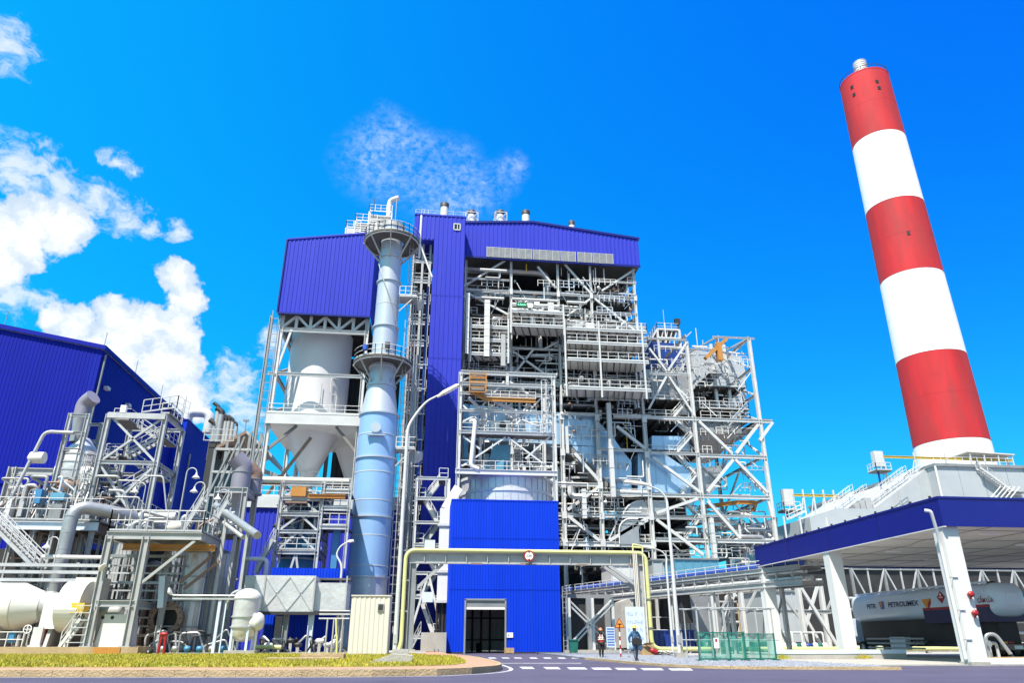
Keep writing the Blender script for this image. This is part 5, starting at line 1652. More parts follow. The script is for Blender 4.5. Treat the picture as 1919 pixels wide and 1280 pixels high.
for k, dx in enumerate((-.55, -.8, -1.05, .42)):
 M().tube([(pr_.x + dx * .6 - .1, YP - .42, .3), (pr_.x + dx * .6 - .1, YP - .42, zb_t + .35)], .06, 8).build('conduit', 'cream_panel', po)
pp_ = thing('gas_pipe', 'thick pale yellow pipe running over the gantry and along the gravel', 'pipe', (pr_.x + .8, YP - .2, 0))
rz = zb_t + .18
xR = W(1216, 1120, YP - .3).x
xL = W(757, 1120, YP - .3).x
yp = YP - .3
zlow_ = W(1400, 1217, yp).z
M().tube(pathr([(xL - .3, yp, .05), (xL, yp, .9), (xL, yp, rz), (xR, yp, rz), (xR, yp, max(zlow_, .42)), (xR + 45, yp, max(zlow_, .42))], .9, 8), .18, 16).build('pipe', 'pipe_yellow', pp_)
for k in range(9):
 x = xR + 3 + k * 4.6
 M().box(x - .12, x + .12, yp - .25, yp + .25, PAD_R - .05, max(zlow_, .42) - .19).build('pipe_support', 'concrete', pp_)
for z in (2.2, 4.6):
 M().lathe_axis((xR, yp, z), (0, 0, 1), [(.24, -.05), (.26, -.05), (.26, .05), (.24, .05)], 16, smooth=False).bar((pr_.x, yp, z), (xR, yp, z), .08).build('pipe_clip', 'grey_steel', pp_)
M().tube(pathr([(xR - 1.2, yp - .1, rz + .1), (xR - 1.2, yp - .1, rz + .75), (xR - .3, yp - .1, rz + .6), (xR - .3, yp - .1, rz)], .1, 3), .08, 8).tube([(xR - 1.3, yp - .1, rz + .5), (xR - .2, yp - .1, rz + .45)], .07, 8).build('bypass_pipe', 'pipe_yellow', pp_)
# height limit sign
q = W(992, 1042, YP - .62)
hs = thing('height_limit_sign', 'round red ringed height limit sign on the gantry beam', 'road sign', q)
rs_ = 10.0 * mpp(q)
ya = YP - .62
M().lathe_axis((q.x, ya, q.z), (0, 1, 0), [(rs_ * .8, 0), (rs_ * .8, .02)], 40, smooth=False).build('face', 'sign_white', hs)
M().lathe_axis((q.x, ya, q.z), (0, 1, 0), [(rs_ * .76, -.012), (rs_, -.012), (rs_, .03), (.02, .03)], 40, smooth=False, caps=False).build('ring', 'red_paint', hs)
for s_ in (1, -1):
 t = rs_ * .74
 M().add([(q.x - t * .32, ya - .014, q.z + s_ * t), (q.x + t * .32, ya - .014, q.z + s_ * t), (q.x, ya - .014, q.z + s_ * t * .62)], [(0, 1, 2)] if s_ < 0 else [(0, 2, 1)]).build('triangle_mark', 'black_paint', hs)
text('lettering', '5.5m', rs_ * .62, 'black_paint', hs, (q.x, ya - .012, q.z), sx=.85)
M().bar((q.x, YP - .45, q.z - rs_), (q.x, YP - .45, q.z + rs_), .1).bar((q.x, YP - .58, q.z - rs_ * .7), (q.x, YP - .24, q.z - rs_ * .7), .06).build('bracket', 'grey_steel', hs)
# ------------------------------------------------------------------ street lamps
def street_lamp(base, hpx, path_px, head, Y, label, thick=.13, m='pale_steel', block=None, hang=None):
 p0 = W(base[0], base[1], Y)
 t = thing('street_lamp', label, 'street lamp', (p0.x, Y, 0.1), 'street lamps')
 top = W(hpx[0], hpx[1], Y)
 pts = [V((p0.x, Y, .1)), V((p0.x, Y, top.z * .5)), V((p0.x, Y, top.z))]
 arcp = [V((W(a, c, Y).x, Y, W(a, c, Y).z)) for a, c in path_px]
 allp = pathr(pts + arcp, 1.5, 5)
 n_ = len(allp)
 M().tube(allp, [lerp(thick, thick * .42, (i / (n_ - 1)) ** .8) for i in range(n_)], 12).build('pole', m, t)
 h0, h1 = W(*head[0], Y), W(*head[1], Y)
 d = (h1 - h0)
 b = M()
 s_ = V((0, 1, 0))
 up = d.normalized().cross(s_).normalized()
 if up.z < 0:
  up = -up
 w_ = .26 * thick / .13
 q = []
 for (f, ww, th) in ((-.05, .35, .5), (.25, .95, .9), (.9, 1.0, .7), (1.0, .8, .3)):
  c = h0 + d * f
  q.append((c - s_ * w_ * ww - up * .05, c + s_ * w_ * ww - up * .05, c + s_ * w_ * ww * .8 + up * .16 * th, c - s_ * w_ * ww * .8 + up * .16 * th))
 vs = [x for r_2 in q for x in r_2]
 fs = [(0, 1, 2, 3), (15, 14, 13, 12)]
 for i in range(3):
  for k in range(4):
   fs.append((i * 4 + k, (i + 1) * 4 + k, (i + 1) * 4 + (k + 1) % 4, i * 4 + (k + 1) % 4))
 b.add(vs, fs)
 hd = b.build('lamp_head', 'cream_panel', t)
 c0_, c1_ = h0 + d * .3, h0 + d * .92
 M().bar(c0_ - up * .07, c1_ - up * .07, w_ * 1.4, .04, up=up).build('lens', 'sign_white', hd)
 M().box(p0.x - .3, p0.x + .3, Y - .3, Y + .3, 0, .42).build('footing', 'concrete', t)
 M().box(p0.x - .1, p0.x + .1, Y - thick - .03, Y - thick + .02, 1.0, 1.5).build('access_door', 'galvanised_steel', t)
 return t
street_lamp((740, 1228), (771, 800), [(783, 772), (800, 752), (822, 741)], ((822, 743), (860, 722)), 46, 'tall pale street lamp on the grass beside the cream cabin', .14)
street_lamp((1275, 1236), (1258, 962), [(1250, 935), (1237, 919), (1213, 909)], ((1213, 909), (1170, 903)), 50, 'pale street lamp on the gravel right of the yellow pipe', .14)
street_lamp((1262, 1222), (1256, 1060), [(1250, 1045), (1242, 1034), (1228, 1029)], ((1228, 1029), (1206, 1025)), 64, 'shorter street lamp close behind the gravel lamp', .12)
street_lamp((628, 1216), (628, 1060), [(630, 1040), (638, 1024), (652, 1016)], ((652, 1016), (664, 1014)), 68, 'street lamp behind the diamond braced duct left of the stack', .13)
# concrete base of the lawn lamp: a tipped slab
q = G(730, 1243, PAD_L)
sl_ = thing('concrete_slab', 'sloping pale concrete slab in the grass at the tall lamp foot', 'concrete slab', q)
M().prism([(q.x - 1.0, q.y, PAD_L), (q.x + 1.0, q.y, PAD_L), (q.x + 1.05, q.y, PAD_L + .3), (q.x + .1, q.y, PAD_L + .36)], (0, 1.6, 0)).build('slab', 'concrete', sl_)
M().prism([(q.x - .2, q.y + 1.7, PAD_L), (q.x + .9, q.y + 1.7, PAD_L), (q.x + .8, q.y + 1.7, PAD_L + .55), (q.x + .1, q.y + 1.7, PAD_L + .55)], (0, .8, 0)).build('plinth', 'concrete', sl_)
q = G(560, 1238, PAD_L)
mc = thing('manhole_cover', 'low tan concrete drain box in the grass', 'drain', q)
M().box(q.x - 1.8, q.x + 2.0, q.y, q.y + 1.6, PAD_L, PAD_L + .1).build('slab', 'kerb_stone', mc)
M().box(q.x - .2, q.x + 2.1, q.y + 1.7, q.y + 3.0, PAD_L, PAD_L + .26).build('box', 'kerb_stone', mc)
q = G(684, 1262, .1)
dg_ = thing('drain_inlet', 'dark slot drain inlet set in the kerb', 'drain', (q.x, q.y, 0))
M().box(q.x - .45, q.x + .45, q.y - .06, q.y + .01, .04, .12).build('slot', 'black_paint', dg_)
M().box(q.x - 1.3, q.x + 1.0, q.y - .05, q.y + .02, .125, PAD_L + .01).build('lintel', 'concrete', dg_)
# ------------------------------------------------------------------ pipe rack running diagonally to the right
ra, rb_ = W(1062, 1112, 90), W(1425, 1066, 59.1)
rack = thing('pipe_rack', 'long low rack of pale pipes with a blue pipe on top', 'pipe rack', ((ra.x + rb_.x) / 2, 64, 0))
d = V((rb_.x - ra.x, rb_.y - ra.y, 0))
ext = 1.14
P0 = V((ra.x, ra.y, 0))
D = d * ext
side = V((-d.y, d.x, 0)).normalized()
zr = (ra.z + rb_.z) / 2
for k, (off, dz, r, m_) in enumerate(((0, .25, .27, 'pipe_blue'), (.7, .25, .2, 'pale_steel'), (1.4, .3, .25, 'silver_cladding'), (-.1, -.42, .1, 'pale_steel'), (.3, -.45, .13, 'silver_cladding'), (-.25, -.9, .11, 'pale_steel'), (.2, -.95, .15, 'silver_cladding'), (.8, -.9, .2, 'pale_steel'))):
 p = P0 + side * off + ZU * (zr + dz)
 M().tube([p, p + D], r, 10).build('pipe', m_, rack)
for off in (-.35, 1.9):
 for dz in (-.12, -1.25):
  p = P0 + side * off + ZU * (zr + dz)
  M().ibar(p, p + D, .25, .36 if dz > -1 else .42).build('girder', 'galvanised_steel', rack)
for k in range(22):
 p = P0 + D * (k + .5) / 22
 M().bar(p - side * .45 + ZU * (zr - .64), p + side * 2 + ZU * (zr - .64), .12, .1).bar(p - side * .36 + ZU * (zr - 1.25), p - side * .36 + ZU * (zr + .1), .1).build('cross_beam', 'galvanised_steel', rack)
M().rail([P0 - side * .38 + ZU * (zr + .05), P0 + D - side * .38 + ZU * (zr + .05)], .62, .03, 1.4, kick=False).build('railing', 'pale_steel', rack)
for k in range(6):
 p = P0 + D * (k + .3) / 6
 for off in (-.2, 1.8):
  M().ibar(p + side * off, p + side * off + ZU * (zr - 1.4), .3, .3, up=side).build('post', 'pale_steel', rack)
 M().bar(p - side * .2 + ZU * .5, p + side * 1.8 + ZU * (zr - 2), .13).bar(p + side * 1.8 + ZU * .5, p - side * .2 + ZU * (zr - 2), .13).build('brace', 'galvanised_steel', rack)
# X braced dark bay left end of the rack
q0, q1 = W(1067, 1210, 70), W(1152, 1210, 70)
xb_ = thing('braced_bay', 'large X braced steel bay beneath the pipe rack beside the blue box', 'steel frame', ((q0.x + q1.x) / 2, 70, 0))
zt = zr - 1.7
for x in (q0.x, (q0.x + q1.x) / 2 + .2, q1.x):
 M().bar((x, 70, .1), (x, 70, zt), .24 if x != q0.x else .4).build('post', 'pale_steel', xb_)
for dz in (0, .45):
 M().bar((q0.x, 69.9 - dz * .3, .4 + dz), (q1.x, 69.9 - dz * .3, zt - .5 + dz), .15, up=V((0, 1, 0))).build('brace', 'pale_steel', xb_)
 M().bar((q0.x, 70.1 + dz * .3, zt - .5 + dz), (q1.x, 70.1 + dz * .3, .4 + dz), .15, up=V((0, 1, 0))).build('brace', 'galvanised_steel', xb_)
M().box(q0.x - .5, q1.x + .6, 69.6, 70.4, 0, .35).build('kerb_plinth', 'concrete', xb_)
M().ladder((q0.x - .35, 69.7, .2), (q0.x - .35, 69.7, zt + 1), (1, 0, 0), .4, .04, .45).build('ladder', 'grey_steel', xb_)
dw = thing('switch_house', 'dark grey building front deep behind the X braced bay', 'building', (W(1110, 1200, 80).x, 80, 0))
w0, w1 = W(1056, 1200, 80).x, W(1168, 1200, 80).x
M().box(w0, w1, 80, 92, 0, W(1100, 1122, 80).z).build('wall', 'dark_steel', dw)
for px in (1105, 1140):
 x = W(px, 1190, 79.9).x
 M().box(x - .3, x + .3, 79.6, 79.97, 0, W(1100, 1122, 80).z).build('pilaster', 'grey_steel', dw)
M().box(w0 - .2, w1 + .2, 79.7, 92.2, W(1100, 1122, 80).z, W(1100, 1115, 80).z).build('roof', 'grey_steel', dw)
# grey equipment behind the rack
rb = random.Random(21)
for (x0, x1, y0, y1, Y, m_, lab, nm, cat) in (
  (1290, 1345, 1112, 1178, 72, 'dull_silver', 'big dull silver duct casing under the pipe rack', 'duct_casing', 'duct'),
  (1226, 1290, 1052, 1092, 86, 'esp_panel', 'grey ribbed enclosure behind the yellow pipe corner', 'equipment_enclosure', 'enclosure'),
  (1268, 1345, 1050, 1090, 82, 'turquoise_equipment', 'pale blue panelled tank behind the pipe rack', 'panelled_tank', 'tank'),
  (1148, 1196, 1060, 1100, 84, 'pale_steel', 'pale boxed enclosure behind the gantry knee brace', 'equipment_enclosure', 'enclosure'),
  (1440, 1500, 1110, 1180, 74, 'esp_panel', 'grey panelled box behind the leftmost canopy column', 'equipment_enclosure', 'enclosure')):
 a, c = W(x0, y1, Y), W(x1, y0, Y)
 t = thing(nm, lab, cat, ((a.x + c.x) / 2, Y, 0))
 b = M().box(a.x, c.x, Y, Y + 5, a.z if y1 < 1100 else 1.0, c.z)
 b.build('casing', m_, t)
 n_ = max(3, int((c.x - a.x) / .9))
 b = M()
 for i in range(n_ + 1):
  x = lerp(a.x, c.x, i / n_)
  b.bar((x, Y - .04, a.z if y1 < 1100 else 1.0), (x, Y - .04, c.z), .09, .07)
 b.build('ribs', m_, t)
 for x in (a.x + .3, c.x - .3):
  M().bar((x, Y + .5, 0), (x, Y + .5, a.z if y1 < 1100 else 1.0), .3).build('leg', 'galvanised_steel', t)
 M().box(a.x - .15, c.x + .15, Y - .15, Y + 5, c.z, c.z + .18).build('lid', 'grey_steel', t)
# sloped dark hopper by the lamp
a = W(1160, 1150, 73)
sh_ = thing('sloped_chute', 'grey sloping steel chute leaning behind the gantry post', 'chute', (a.x, 73, 0))
p = [W(1166, 1128, 73), W(1180, 1122, 73), W(1212, 1215, 73), W(1160, 1215, 73)]
M().prism([(q.x, 73, max(.05, q.z)) for q in p][::-1], (0, 3, 0)).build('casing', 'concrete', sh_)
p = [W(1276, 1112, 69), W(1292, 1112, 69), W(1300, 1168, 69), W(1278, 1168, 69)]
sh2 = thing('sloped_chute', 'dark sloping chute mouth under the pipe rack', 'chute', W(1288, 1140, 69))
M().prism([(q.x, 69, q.z) for q in p][::-1], (0, 2, 0)).build('casing', 'dark_steel', sh2)
M().bar((p[3].x + .2, 70, 0), (p[3].x + .2, 70, p[3].z), .15).bar((p[2].x - .2, 70, 0), (p[2].x - .2, 70, p[2].z), .15).build('legs', 'galvanised_steel', sh2)
# braced columns forest under rack / behind canopy
for i, (px, Y, lab) in enumerate(((1392, 73, 'stout pale boxed column behind the green net'), (1502, 70, 'slim pale column between the two left canopy columns'), (1545, 76, 'pale column just left of the middle canopy column'), (1478, 78, 'thin pale column right of the leftmost canopy column'), (1345, 76, 'galvanised column behind the scaffold left end'))):
 q = W(px, 1150, Y)
 top = W(px, 1085, Y).z
 t = thing('braced_column', lab, 'column', (q.x, Y, 0))
 M().ibar((q.x, Y, 0), (q.x, Y, top), .45, .45, up=V((1, 0, 0))).build('column', 'pale_steel', t)
 s_ = 1 if i % 2 else -1
 M().bar((q.x, Y, top - .2), (q.x + s_ * 3.4, Y, .2), .28, up=V((0, 1, 0))).build('brace', 'pale_steel', t)
 M().bar((q.x, Y + .3, top * .45), (q.x - s_ * 2.6, Y + .3, top), .2, up=V((0, 1, 0))).build('brace', 'galvanised_steel', t)
 M().ibar((q.x - 3, Y + .4, top * .55), (q.x + 3.2, Y + .4, top * .55), .25, .34).build('beam', 'galvanised_steel', t)
# a long dark backdrop building below the frame: pump hall
a, c = W(1230, 1200, 96), W(1760, 1200, 96)
ph_ = thing('pump_hall', 'dark low hall front full of pipes behind the pipe rack', 'building', ((a.x + c.x) / 2, 92, 0))
zt = W(1500, 1098, 92).z
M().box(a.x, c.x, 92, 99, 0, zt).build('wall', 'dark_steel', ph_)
M().box(a.x - .3, c.x + .3, 91.6, 99.2, zt, zt + .4).build('roof', 'galvanised_steel', ph_)
for k in range(20):
 x = lerp(a.x + 1, c.x - 1, k / 19)
 M().bar((x, 91.7, 0), (x, 91.7, zt), .3).build('post', rb.choice(('galvanised_steel', 'pale_steel', 'grey_steel')), ph_)
 if k < 19 and k % 2 == 0:
  M().bar((x, 91.6, .3), (x + (c.x - a.x) / 19, 91.6, zt), .2, up=V((0, 1, 0))).build('brace', 'pale_steel', ph_)
for k in range(34):
 x = rb.uniform(a.x, c.x - 5)
 z = rb.uniform(.8, zt - .6)
 y = rb.uniform(84, 91)
 M().tube(pathr([(x, y, 0.1), (x, y, z), (x + rb.uniform(2, 7), y, z), (x + rb.uniform(5, 8), y + .5, .4)], .4, 3), rb.choice((.08, .12, .18)), 8).build('pipe', rb.choice(('pale_steel', 'dull_silver', 'galvanised_steel')), ph_)
# pumps and valves low: small individual machines
for k, px in enumerate((1462, 1480, 1498, 1520, 1538, 1600, 1620, 1640)):
 q = W(px, 1214, 68)
 t = thing('pump', ['pump with blue motor and white casing nearest the leftmost canopy column', 'white cased pump with green motor beside the blue one', 'pump with green motor in the middle of the low row', 'small pump with blue motor left of the middle column', 'pump with green motor hugging the middle canopy column', 'pump with navy motor right of the middle canopy column', 'pump with green motor below the tanker front', 'rightmost white pump of the row below the tanker'][k], 'pump', (q.x, 68, PAD_R), 'pumps along the yellow pipe')
 M().lathe_axis((q.x - .4, 68, PAD_R + .55), (1, 0, 0), [(.2, 0), (.24, .05), (.24, .55), (.12, .6)], 14).build('motor', ('deep_blue_paint', 'net_green', 'net_frame_green')[k % 3] if k % 3 != 1 else 'net_frame_green', t)
 M().lathe_axis((q.x + .25, 68, PAD_R + .55), (1, 0, 0), [(.1, 0), (.3, .1), (.3, .35), (.1, .45)], 14).build('casing', 'white_paint', t)
 M().box(q.x - .5, q.x + .7, 67.7, 68.3, PAD_R - .02, PAD_R + .28).build('base', 'concrete', t)
 M().tube(pathr([(q.x + .42, 68, PAD_R + .8), (q.x + .42, 68, PAD_R + 1.7), (q.x + .42, 70, PAD_R + 1.7)], .2, 3), .09, 8).build('pipe', 'pale_steel', t)
# low wall along the gravel
a, c = G(1458, 1240, PAD_R), G(1690, 1240, PAD_R)
lw = thing('low_wall', 'low concrete edge wall with pale blue top along the gravel', 'wall', ((a.x + c.x) / 2, a.y, 0))
ylw = a.y + 6
a, c = W(1458, 1235, ylw), W(1700, 1235, ylw)
M().box(a.x, c.x, ylw, ylw + .35, 0, .38).build('wall', 'concrete', lw)
M().box(a.x - .03, c.x + .03, ylw - .03, ylw + .4, .38, .62).build('coping', 'tank_paint', lw)
# green bushes, tufts at the wall foot
for k, px in enumerate((1467, 1620)):
 q = W(px, 1236, ylw - .3)
 b = M()
 for i in range(140):
  a_ = rb.uniform(0, 6.28)
  r_ = rb.uniform(0, .4)
  h = rb.uniform(.12, .38) * (1 - r_ * 1.2)
  x, y = q.x + math.cos(a_) * r_ * 1.6, ylw - .3 + math.sin(a_) * r_ * .6
  b.add([(x - .02, y, PAD_R - .01), (x + .02, y, PAD_R - .01), (x + rb.uniform(-.1, .1), y + rb.uniform(-.06, .06), PAD_R + h)], [(0, 1, 2)])
 tag(b.build('weed_tuft', 'grass_blades'), 'yellow green weed tuft at the foot of the low wall, ' + ('beside the green net' if k == 0 else 'under the tanker'), 'weed', 'weed tufts at the low wall')
# ------------------------------------------------------------------ green net barriers and scaffold
YN = 42
def npx(px): return W(px, 1215, YN).x
x0, x1, x2, x3 = npx(1309), npx(1396), npx(1399), npx(1458)
for (xa_, xb_, n_, lab, y0) in ((x0, x1, 3, 'green netting barrier with small white notice on the gravel', YN), (x2, x3, 2, 'green netting barrier beside the leftmost white canopy column', YN + .4)):
 t = thing('net_barrier', lab, 'barrier', ((xa_ + xb_) / 2, y0, PAD_R), 'green net barriers')
 zt = PAD_R + (1.45 if n_ == 3 else 1.38)
 b = M()
 seg = 26
 vs = []
 for i in range(seg + 1):
  x = lerp(xa_, xb_, i / seg)
  sag = .05 * math.sin(i * .9) + rb.uniform(-.03, .03)
  for j in range(7):
   z = lerp(PAD_R + .05, zt - abs(math.sin(i * .6)) * .06, j / 6)
   vs.append((x, y0 + sag + rb.uniform(-.035, .035), z))
 b.add(vs, [(i * 7 + j, (i + 1) * 7 + j, (i + 1) * 7 + j + 1, i * 7 + j + 1) for i in range(seg) for j in range(6)], True)
 b.build('netting', 'net_green', t)
 for i in range(n_ + 1):
  x = lerp(xa_, xb_, i / n_)
  M().bar((x, y0 - .06, PAD_R), (x, y0 - .06, zt + .06), .07).build('post', 'net_frame_green', t)
  M().bar((x, y0 - .5, PAD_R + .03), (x, y0 + .5, PAD_R + .03), .07).build('foot', 'net_frame_green', t)
 M().bar((xa_, y0 - .06, zt), (xb_, y0 - .06, zt), .06).build('top_rail', 'net_frame_green', t)
 M().bar((xa_, y0 - .06, PAD_R + .1), (xb_, y0 - .06, PAD_R + .1), .06).build('bottom_rail', 'net_frame_green', t)
 if n_ == 3:
  q = W(1343, 1206, y0 - .12)
  nb = M().box(q.x - .14, q.x + .14, y0 - .13, y0 - .10, q.z - .26, q.z + .26).build('notice', 'sign_white', t)
  M().box(q.x - .06, q.x + .06, y0 - .135, y0 - .131, q.z + .05, q.z + .22).build('red_mark', 'red_paint', nb)
sc = thing('scaffold', 'light tube scaffold standing behind the green nets', 'scaffold', (npx(1380), YN + 3, PAD_R))
ys = YN + 5
sx = [W(px, 1180, ys).x for px in (1309, 1333, 1358, 1388, 1420, 1449)]
zt = W(1380, 1140, ys).z
for i, x in enumerate(sx):
 for yy in (ys, ys + 2.4):
  M().tube([(x, yy, PAD_R - .05), (x, yy, zt + (.3 if i in (1, 3) else .05))], .045, 6).build('standard', 'timber' if i == 3 and yy == ys else 'galvanised_steel', sc)
for yy in (ys, ys + 2.4):
 for z in (zt, zt - 1.9):
  M().tube([(sx[0] - .3, yy, z), (sx[-1] + .3, yy, z)], .045, 6).build('ledger', 'galvanised_steel', sc)
for x in sx:
 M().tube([(x, ys - .3, zt - .05), (x, ys + 2.7, zt - .05)], .045, 6).build('transom', 'galvanised_steel', sc)
# blue skip, tool chest, cable drum
q0, q1 = W(1228, 1222, 70), W(1304, 1222, 70)
bs = thing('blue_container', 'dark blue open skip container behind the yellow pipe', 'container', ((q0.x + q1.x) / 2, 70, PAD_R))
zt = W(1265, 1184, 70).z
b = M().box(q0.x, q1.x, 70, 70.1, .2, zt).box(q0.x, q1.x, 72.4, 72.5, .2, zt).box(q0.x, q0.x + .1, 70.1, 72.4, .2, zt).box(q1.x - .1, q1.x, 70.1, 72.4, .2, zt).box(q0.x + .1, q1.x - .1, 70.1, 72.4, .2, .3)
b.build('body', 'deep_blue_paint', bs)
for i in range(9):
 x = lerp(q0.x + .1, q1.x - .1, i / 8)
 M().box(x - .05, x + .05, 69.9, 69.998, .2, zt).build('rib', 'deep_blue_paint', bs)
M().box(q0.x - .05, q1.x + .05, 69.88, 70.12, zt, zt + .12).build('top_rim', 'deep_blue_paint', bs)
for x in (q0.x + .5, q1.x - .5):
 M().box(x - .15, x + .15, 70, 72.5, PAD_R - .02, .2).build('skid', 'dark_steel', bs)
M().rail([(q0.x, 73, zt - 1), (q1.x, 73, zt - 1)], 2.3, .04, 1.2, kick=False).build('guard_rail', 'pale_steel', bs)
q = W(1215, 1226, 58)
tc_ = thing('cardboard_box', 'tan carton on the ground beside the yellow helmeted worker', 'box', (q.x - .1, 58, PAD_R))
b = M().box(q.x - .6, q.x + .35, 57.6, 58.3, PAD_R - .02, PAD_R + .72)
b.build('carton', 'timber', tc_)
M().prism([(q.x - .6, 57.55, PAD_R + .72), (q.x - .25, 57.3, PAD_R + .85), (q.x - .25, 57.28, PAD_R + .88), (q.x - .6, 57.53, PAD_R + .74)], (.6, 0, 0)).build('flap', 'timber', tc_)
q = W(1228, 1228, 57)
ex_ = thing('extinguisher', 'red wheeled extinguisher lying by the yellow pipe elbow', 'extinguisher', (q.x, 57, PAD_R))
M().lathe_axis((q.x - .35, 57, PAD_R + .4), (.8, 0, -.35), [(.05, 0), (.18, .08), (.2, .2), (.2, .8), (.1, .9)], 14).build('cylinder', 'red_paint', ex_)
M().lathe_axis((q.x + .3, 56.75, PAD_R + .16), (0, 1, 0), [(.18, 0), (.18, .08)], 14).build('wheel', 'tyre', ex_)
M().bar((q.x - .35, 57, PAD_R + .4), (q.x - .75, 57, PAD_R + .85), .05).build('handle', 'black_paint', ex_)
q = W(1246, 1228, 57)
rp = thing('rope_coil', 'pale coil of rope and hose heaped under the yellow pipe', 'hose', (q.x, 57, PAD_R))
b = M()
pts = []
for k in range(90):
 a_ = k * .42
 r_ = .35 + .12 * math.sin(k * .9)
 pts.append((q.x + math.cos(a_) * r_ * 1.4, 57 + math.sin(a_) * r_, PAD_R + .05 + .28 * rb.random()))
M().tube(pts, .04, 6).build('hose', 'cream_panel', rp)
# warning sign on striped pole
q = W(1164, 1231, 51)
ws_ = thing('warning_sign', 'orange triangle warning sign on red and white pole', 'road sign', (q.x, 51, PAD_R))
zc_ = W(1163, 1170, 51).z
r = 11.5 * mpp(W(1163, 1170, 51))
tri = [(q.x - r * .9, 50.93, zc_ - r * .62), (q.x + r * .9, 50.93, zc_ - r * .62), (q.x, 50.93, zc_ + r * .95)]
M().prism(tri, (0, .03, 0)).build('border', 'red_paint', ws_)
cx_, cz_ = q.x, zc_ - r * .1
tri2 = [(cx_ + (p[0] - cx_) * .78, 50.92, cz_ + (p[2] - cz_) * .78) for p in tri]
M().prism(tri2, (0, .009, 0)).build('face', 'sign_orange', ws_)
M().box(cx_ - r * .3, cx_ + r * .3, 50.905, 50.918, cz_ - r * .0, cz_ + r * .14).box(cx_ - r * .07, cx_ + r * .07, 50.905, 50.918, cz_ - r * .34, cz_ - r * .0).build('symbol', 'black_paint', ws_)
for k in range(7):
 z0_, z1_ = lerp(PAD_R - .02, zc_ - r * .6, k / 7), lerp(PAD_R - .02, zc_ - r * .6, (k + 1) / 7)
 M().tube([(q.x, 51, z0_), (q.x, 51, z1_)], .05, 8).build('pole_band', 'red_paint' if k % 2 == 0 else 'sign_white', ws_)
M().tube([(q.x, 51, zc_ - r * .6), (q.x, 51, zc_ + r * .5)], .04, 8).build('pole_top', 'grey_steel', ws_)
# white sign board with rows of blue characters (unreadable in the photograph) and grey notice board
a, c = W(1176, 1214, 62), W(1207, 1138, 62)
sb = thing('sign_board', 'tall white board with rows of blurred blue writing', 'sign', ((a.x + c.x) / 2, 62, PAD_R))
M().box(a.x, c.x, 62, 62.06, .5, c.z).build('panel', 'tank_paint', sb)
M().bar((a.x + .1, 62.1, 0), (a.x + .1, 62.1, c.z), .1).build('post', 'galvanised_steel', sb)
M().bar((c.x - .1, 62.1, 0), (c.x - .1, 62.1, c.z), .1).build('post', 'galvanised_steel', sb)
rl = random.Random(4)
for row in range(4):
 z = c.z - .55 - row * .62
 b = M()
 x = a.x + .12
 while x < c.x - .2:
  w_ = rl.uniform(.06, .13)
  h = .14
  if rl.random() < .84:
   b.box(x, x + .035, 61.985, 61.997, z - h, z + h)
   b.box(x + .036, x + w_, 61.985, 61.997, z + h * rl.choice((-.9, 0, .7)), z + h * rl.choice((-.9, 0, .7)) + .07)
  x += w_ + .05
 b.build('writing_row', 'faded_print', sb)
a, c = W(1138, 1212, 66), W(1152, 1176, 66)
nb = thing('notice_board', 'small pale blue louvred notice board by the X braced bay', 'sign', ((a.x + c.x) / 2, 66, 0))
M().box(a.x, c.x, 66, 66.08, .6, c.z).build('panel', 'tank_paint', nb)
for k in range(7):
 z = lerp(.8, c.z - .15, k / 6)
 M().box(a.x + .06, c.x - .06, 65.98, 65.998, z - .05, z + .05).build('line', 'sign_blue', nb)
M().bar((a.x + .1, 66.12, 0), (a.x + .1, 66.12, c.z), .08).bar((c.x - .1, 66.12, 0), (c.x - .1, 66.12, c.z), .08).build('posts', 'galvanised_steel', nb)
q = W(1070, 1212, 68)
gb = thing('green_bin', 'green wheeled bin beside the blue box wall', 'bin', (q.x + .3, 68.5, 0))
M().prism([(q.x + .05, 68.2, .15), (q.x + .65, 68.2, .15), (q.x + .72, 68.1, 1.15), (q.x - .02, 68.1, 1.15)], (0, .7, 0)).build('body', 'net_frame_green', gb)
M().box(q.x - .05, q.x + .75, 68.05, 68.85, 1.15, 1.24).build('lid', 'net_frame_green', gb)
for x in (q.x + .1, q.x + .6):
 M().lathe_axis((x, 68.85, .12), (1, 0, 0), [(.12, -.04), (.12, .04)], 12).build('wheel', 'tyre', gb)
# ------------------------------------------------------------------ precipitator block with stairs, far right
YE1 = 104
ep = thing('precipitator', 'pale grey panelled filter building stepped below the chimney', 'industrial building', (W(1760, 900, YE1).x, YE1, 0))
u0, u1 = W(1752, 876, YE1), W(1945, 880, YE1)
zu = (u0.z + u1.z) / 2 + .1
M().box(u0.x, u1.x + 20, YE1, YE1 + 40, 0, zu).build('main_body', 'esp_panel', ep)
M().box(u0.x - .2, u1.x + 20, YE1 - .3, YE1 + 40, zu, zu + .45).build('roof_edge', 'grey_steel', ep)
for px in (1757, 1925):
 x = W(px, 900, YE1).x
 M().tube([(x, YE1 - .2, 0), (x, YE1 - .2, zu)], .17, 8).build('downpipe', 'white_paint', ep)
for px in (1800, 1845, 1890):
 x = W(px, 900, YE1).x
 M().box(x - .03, x + .03, YE1 - .05, YE1 - .005, 0, zu).build('panel_seam', 'dull_silver', ep)
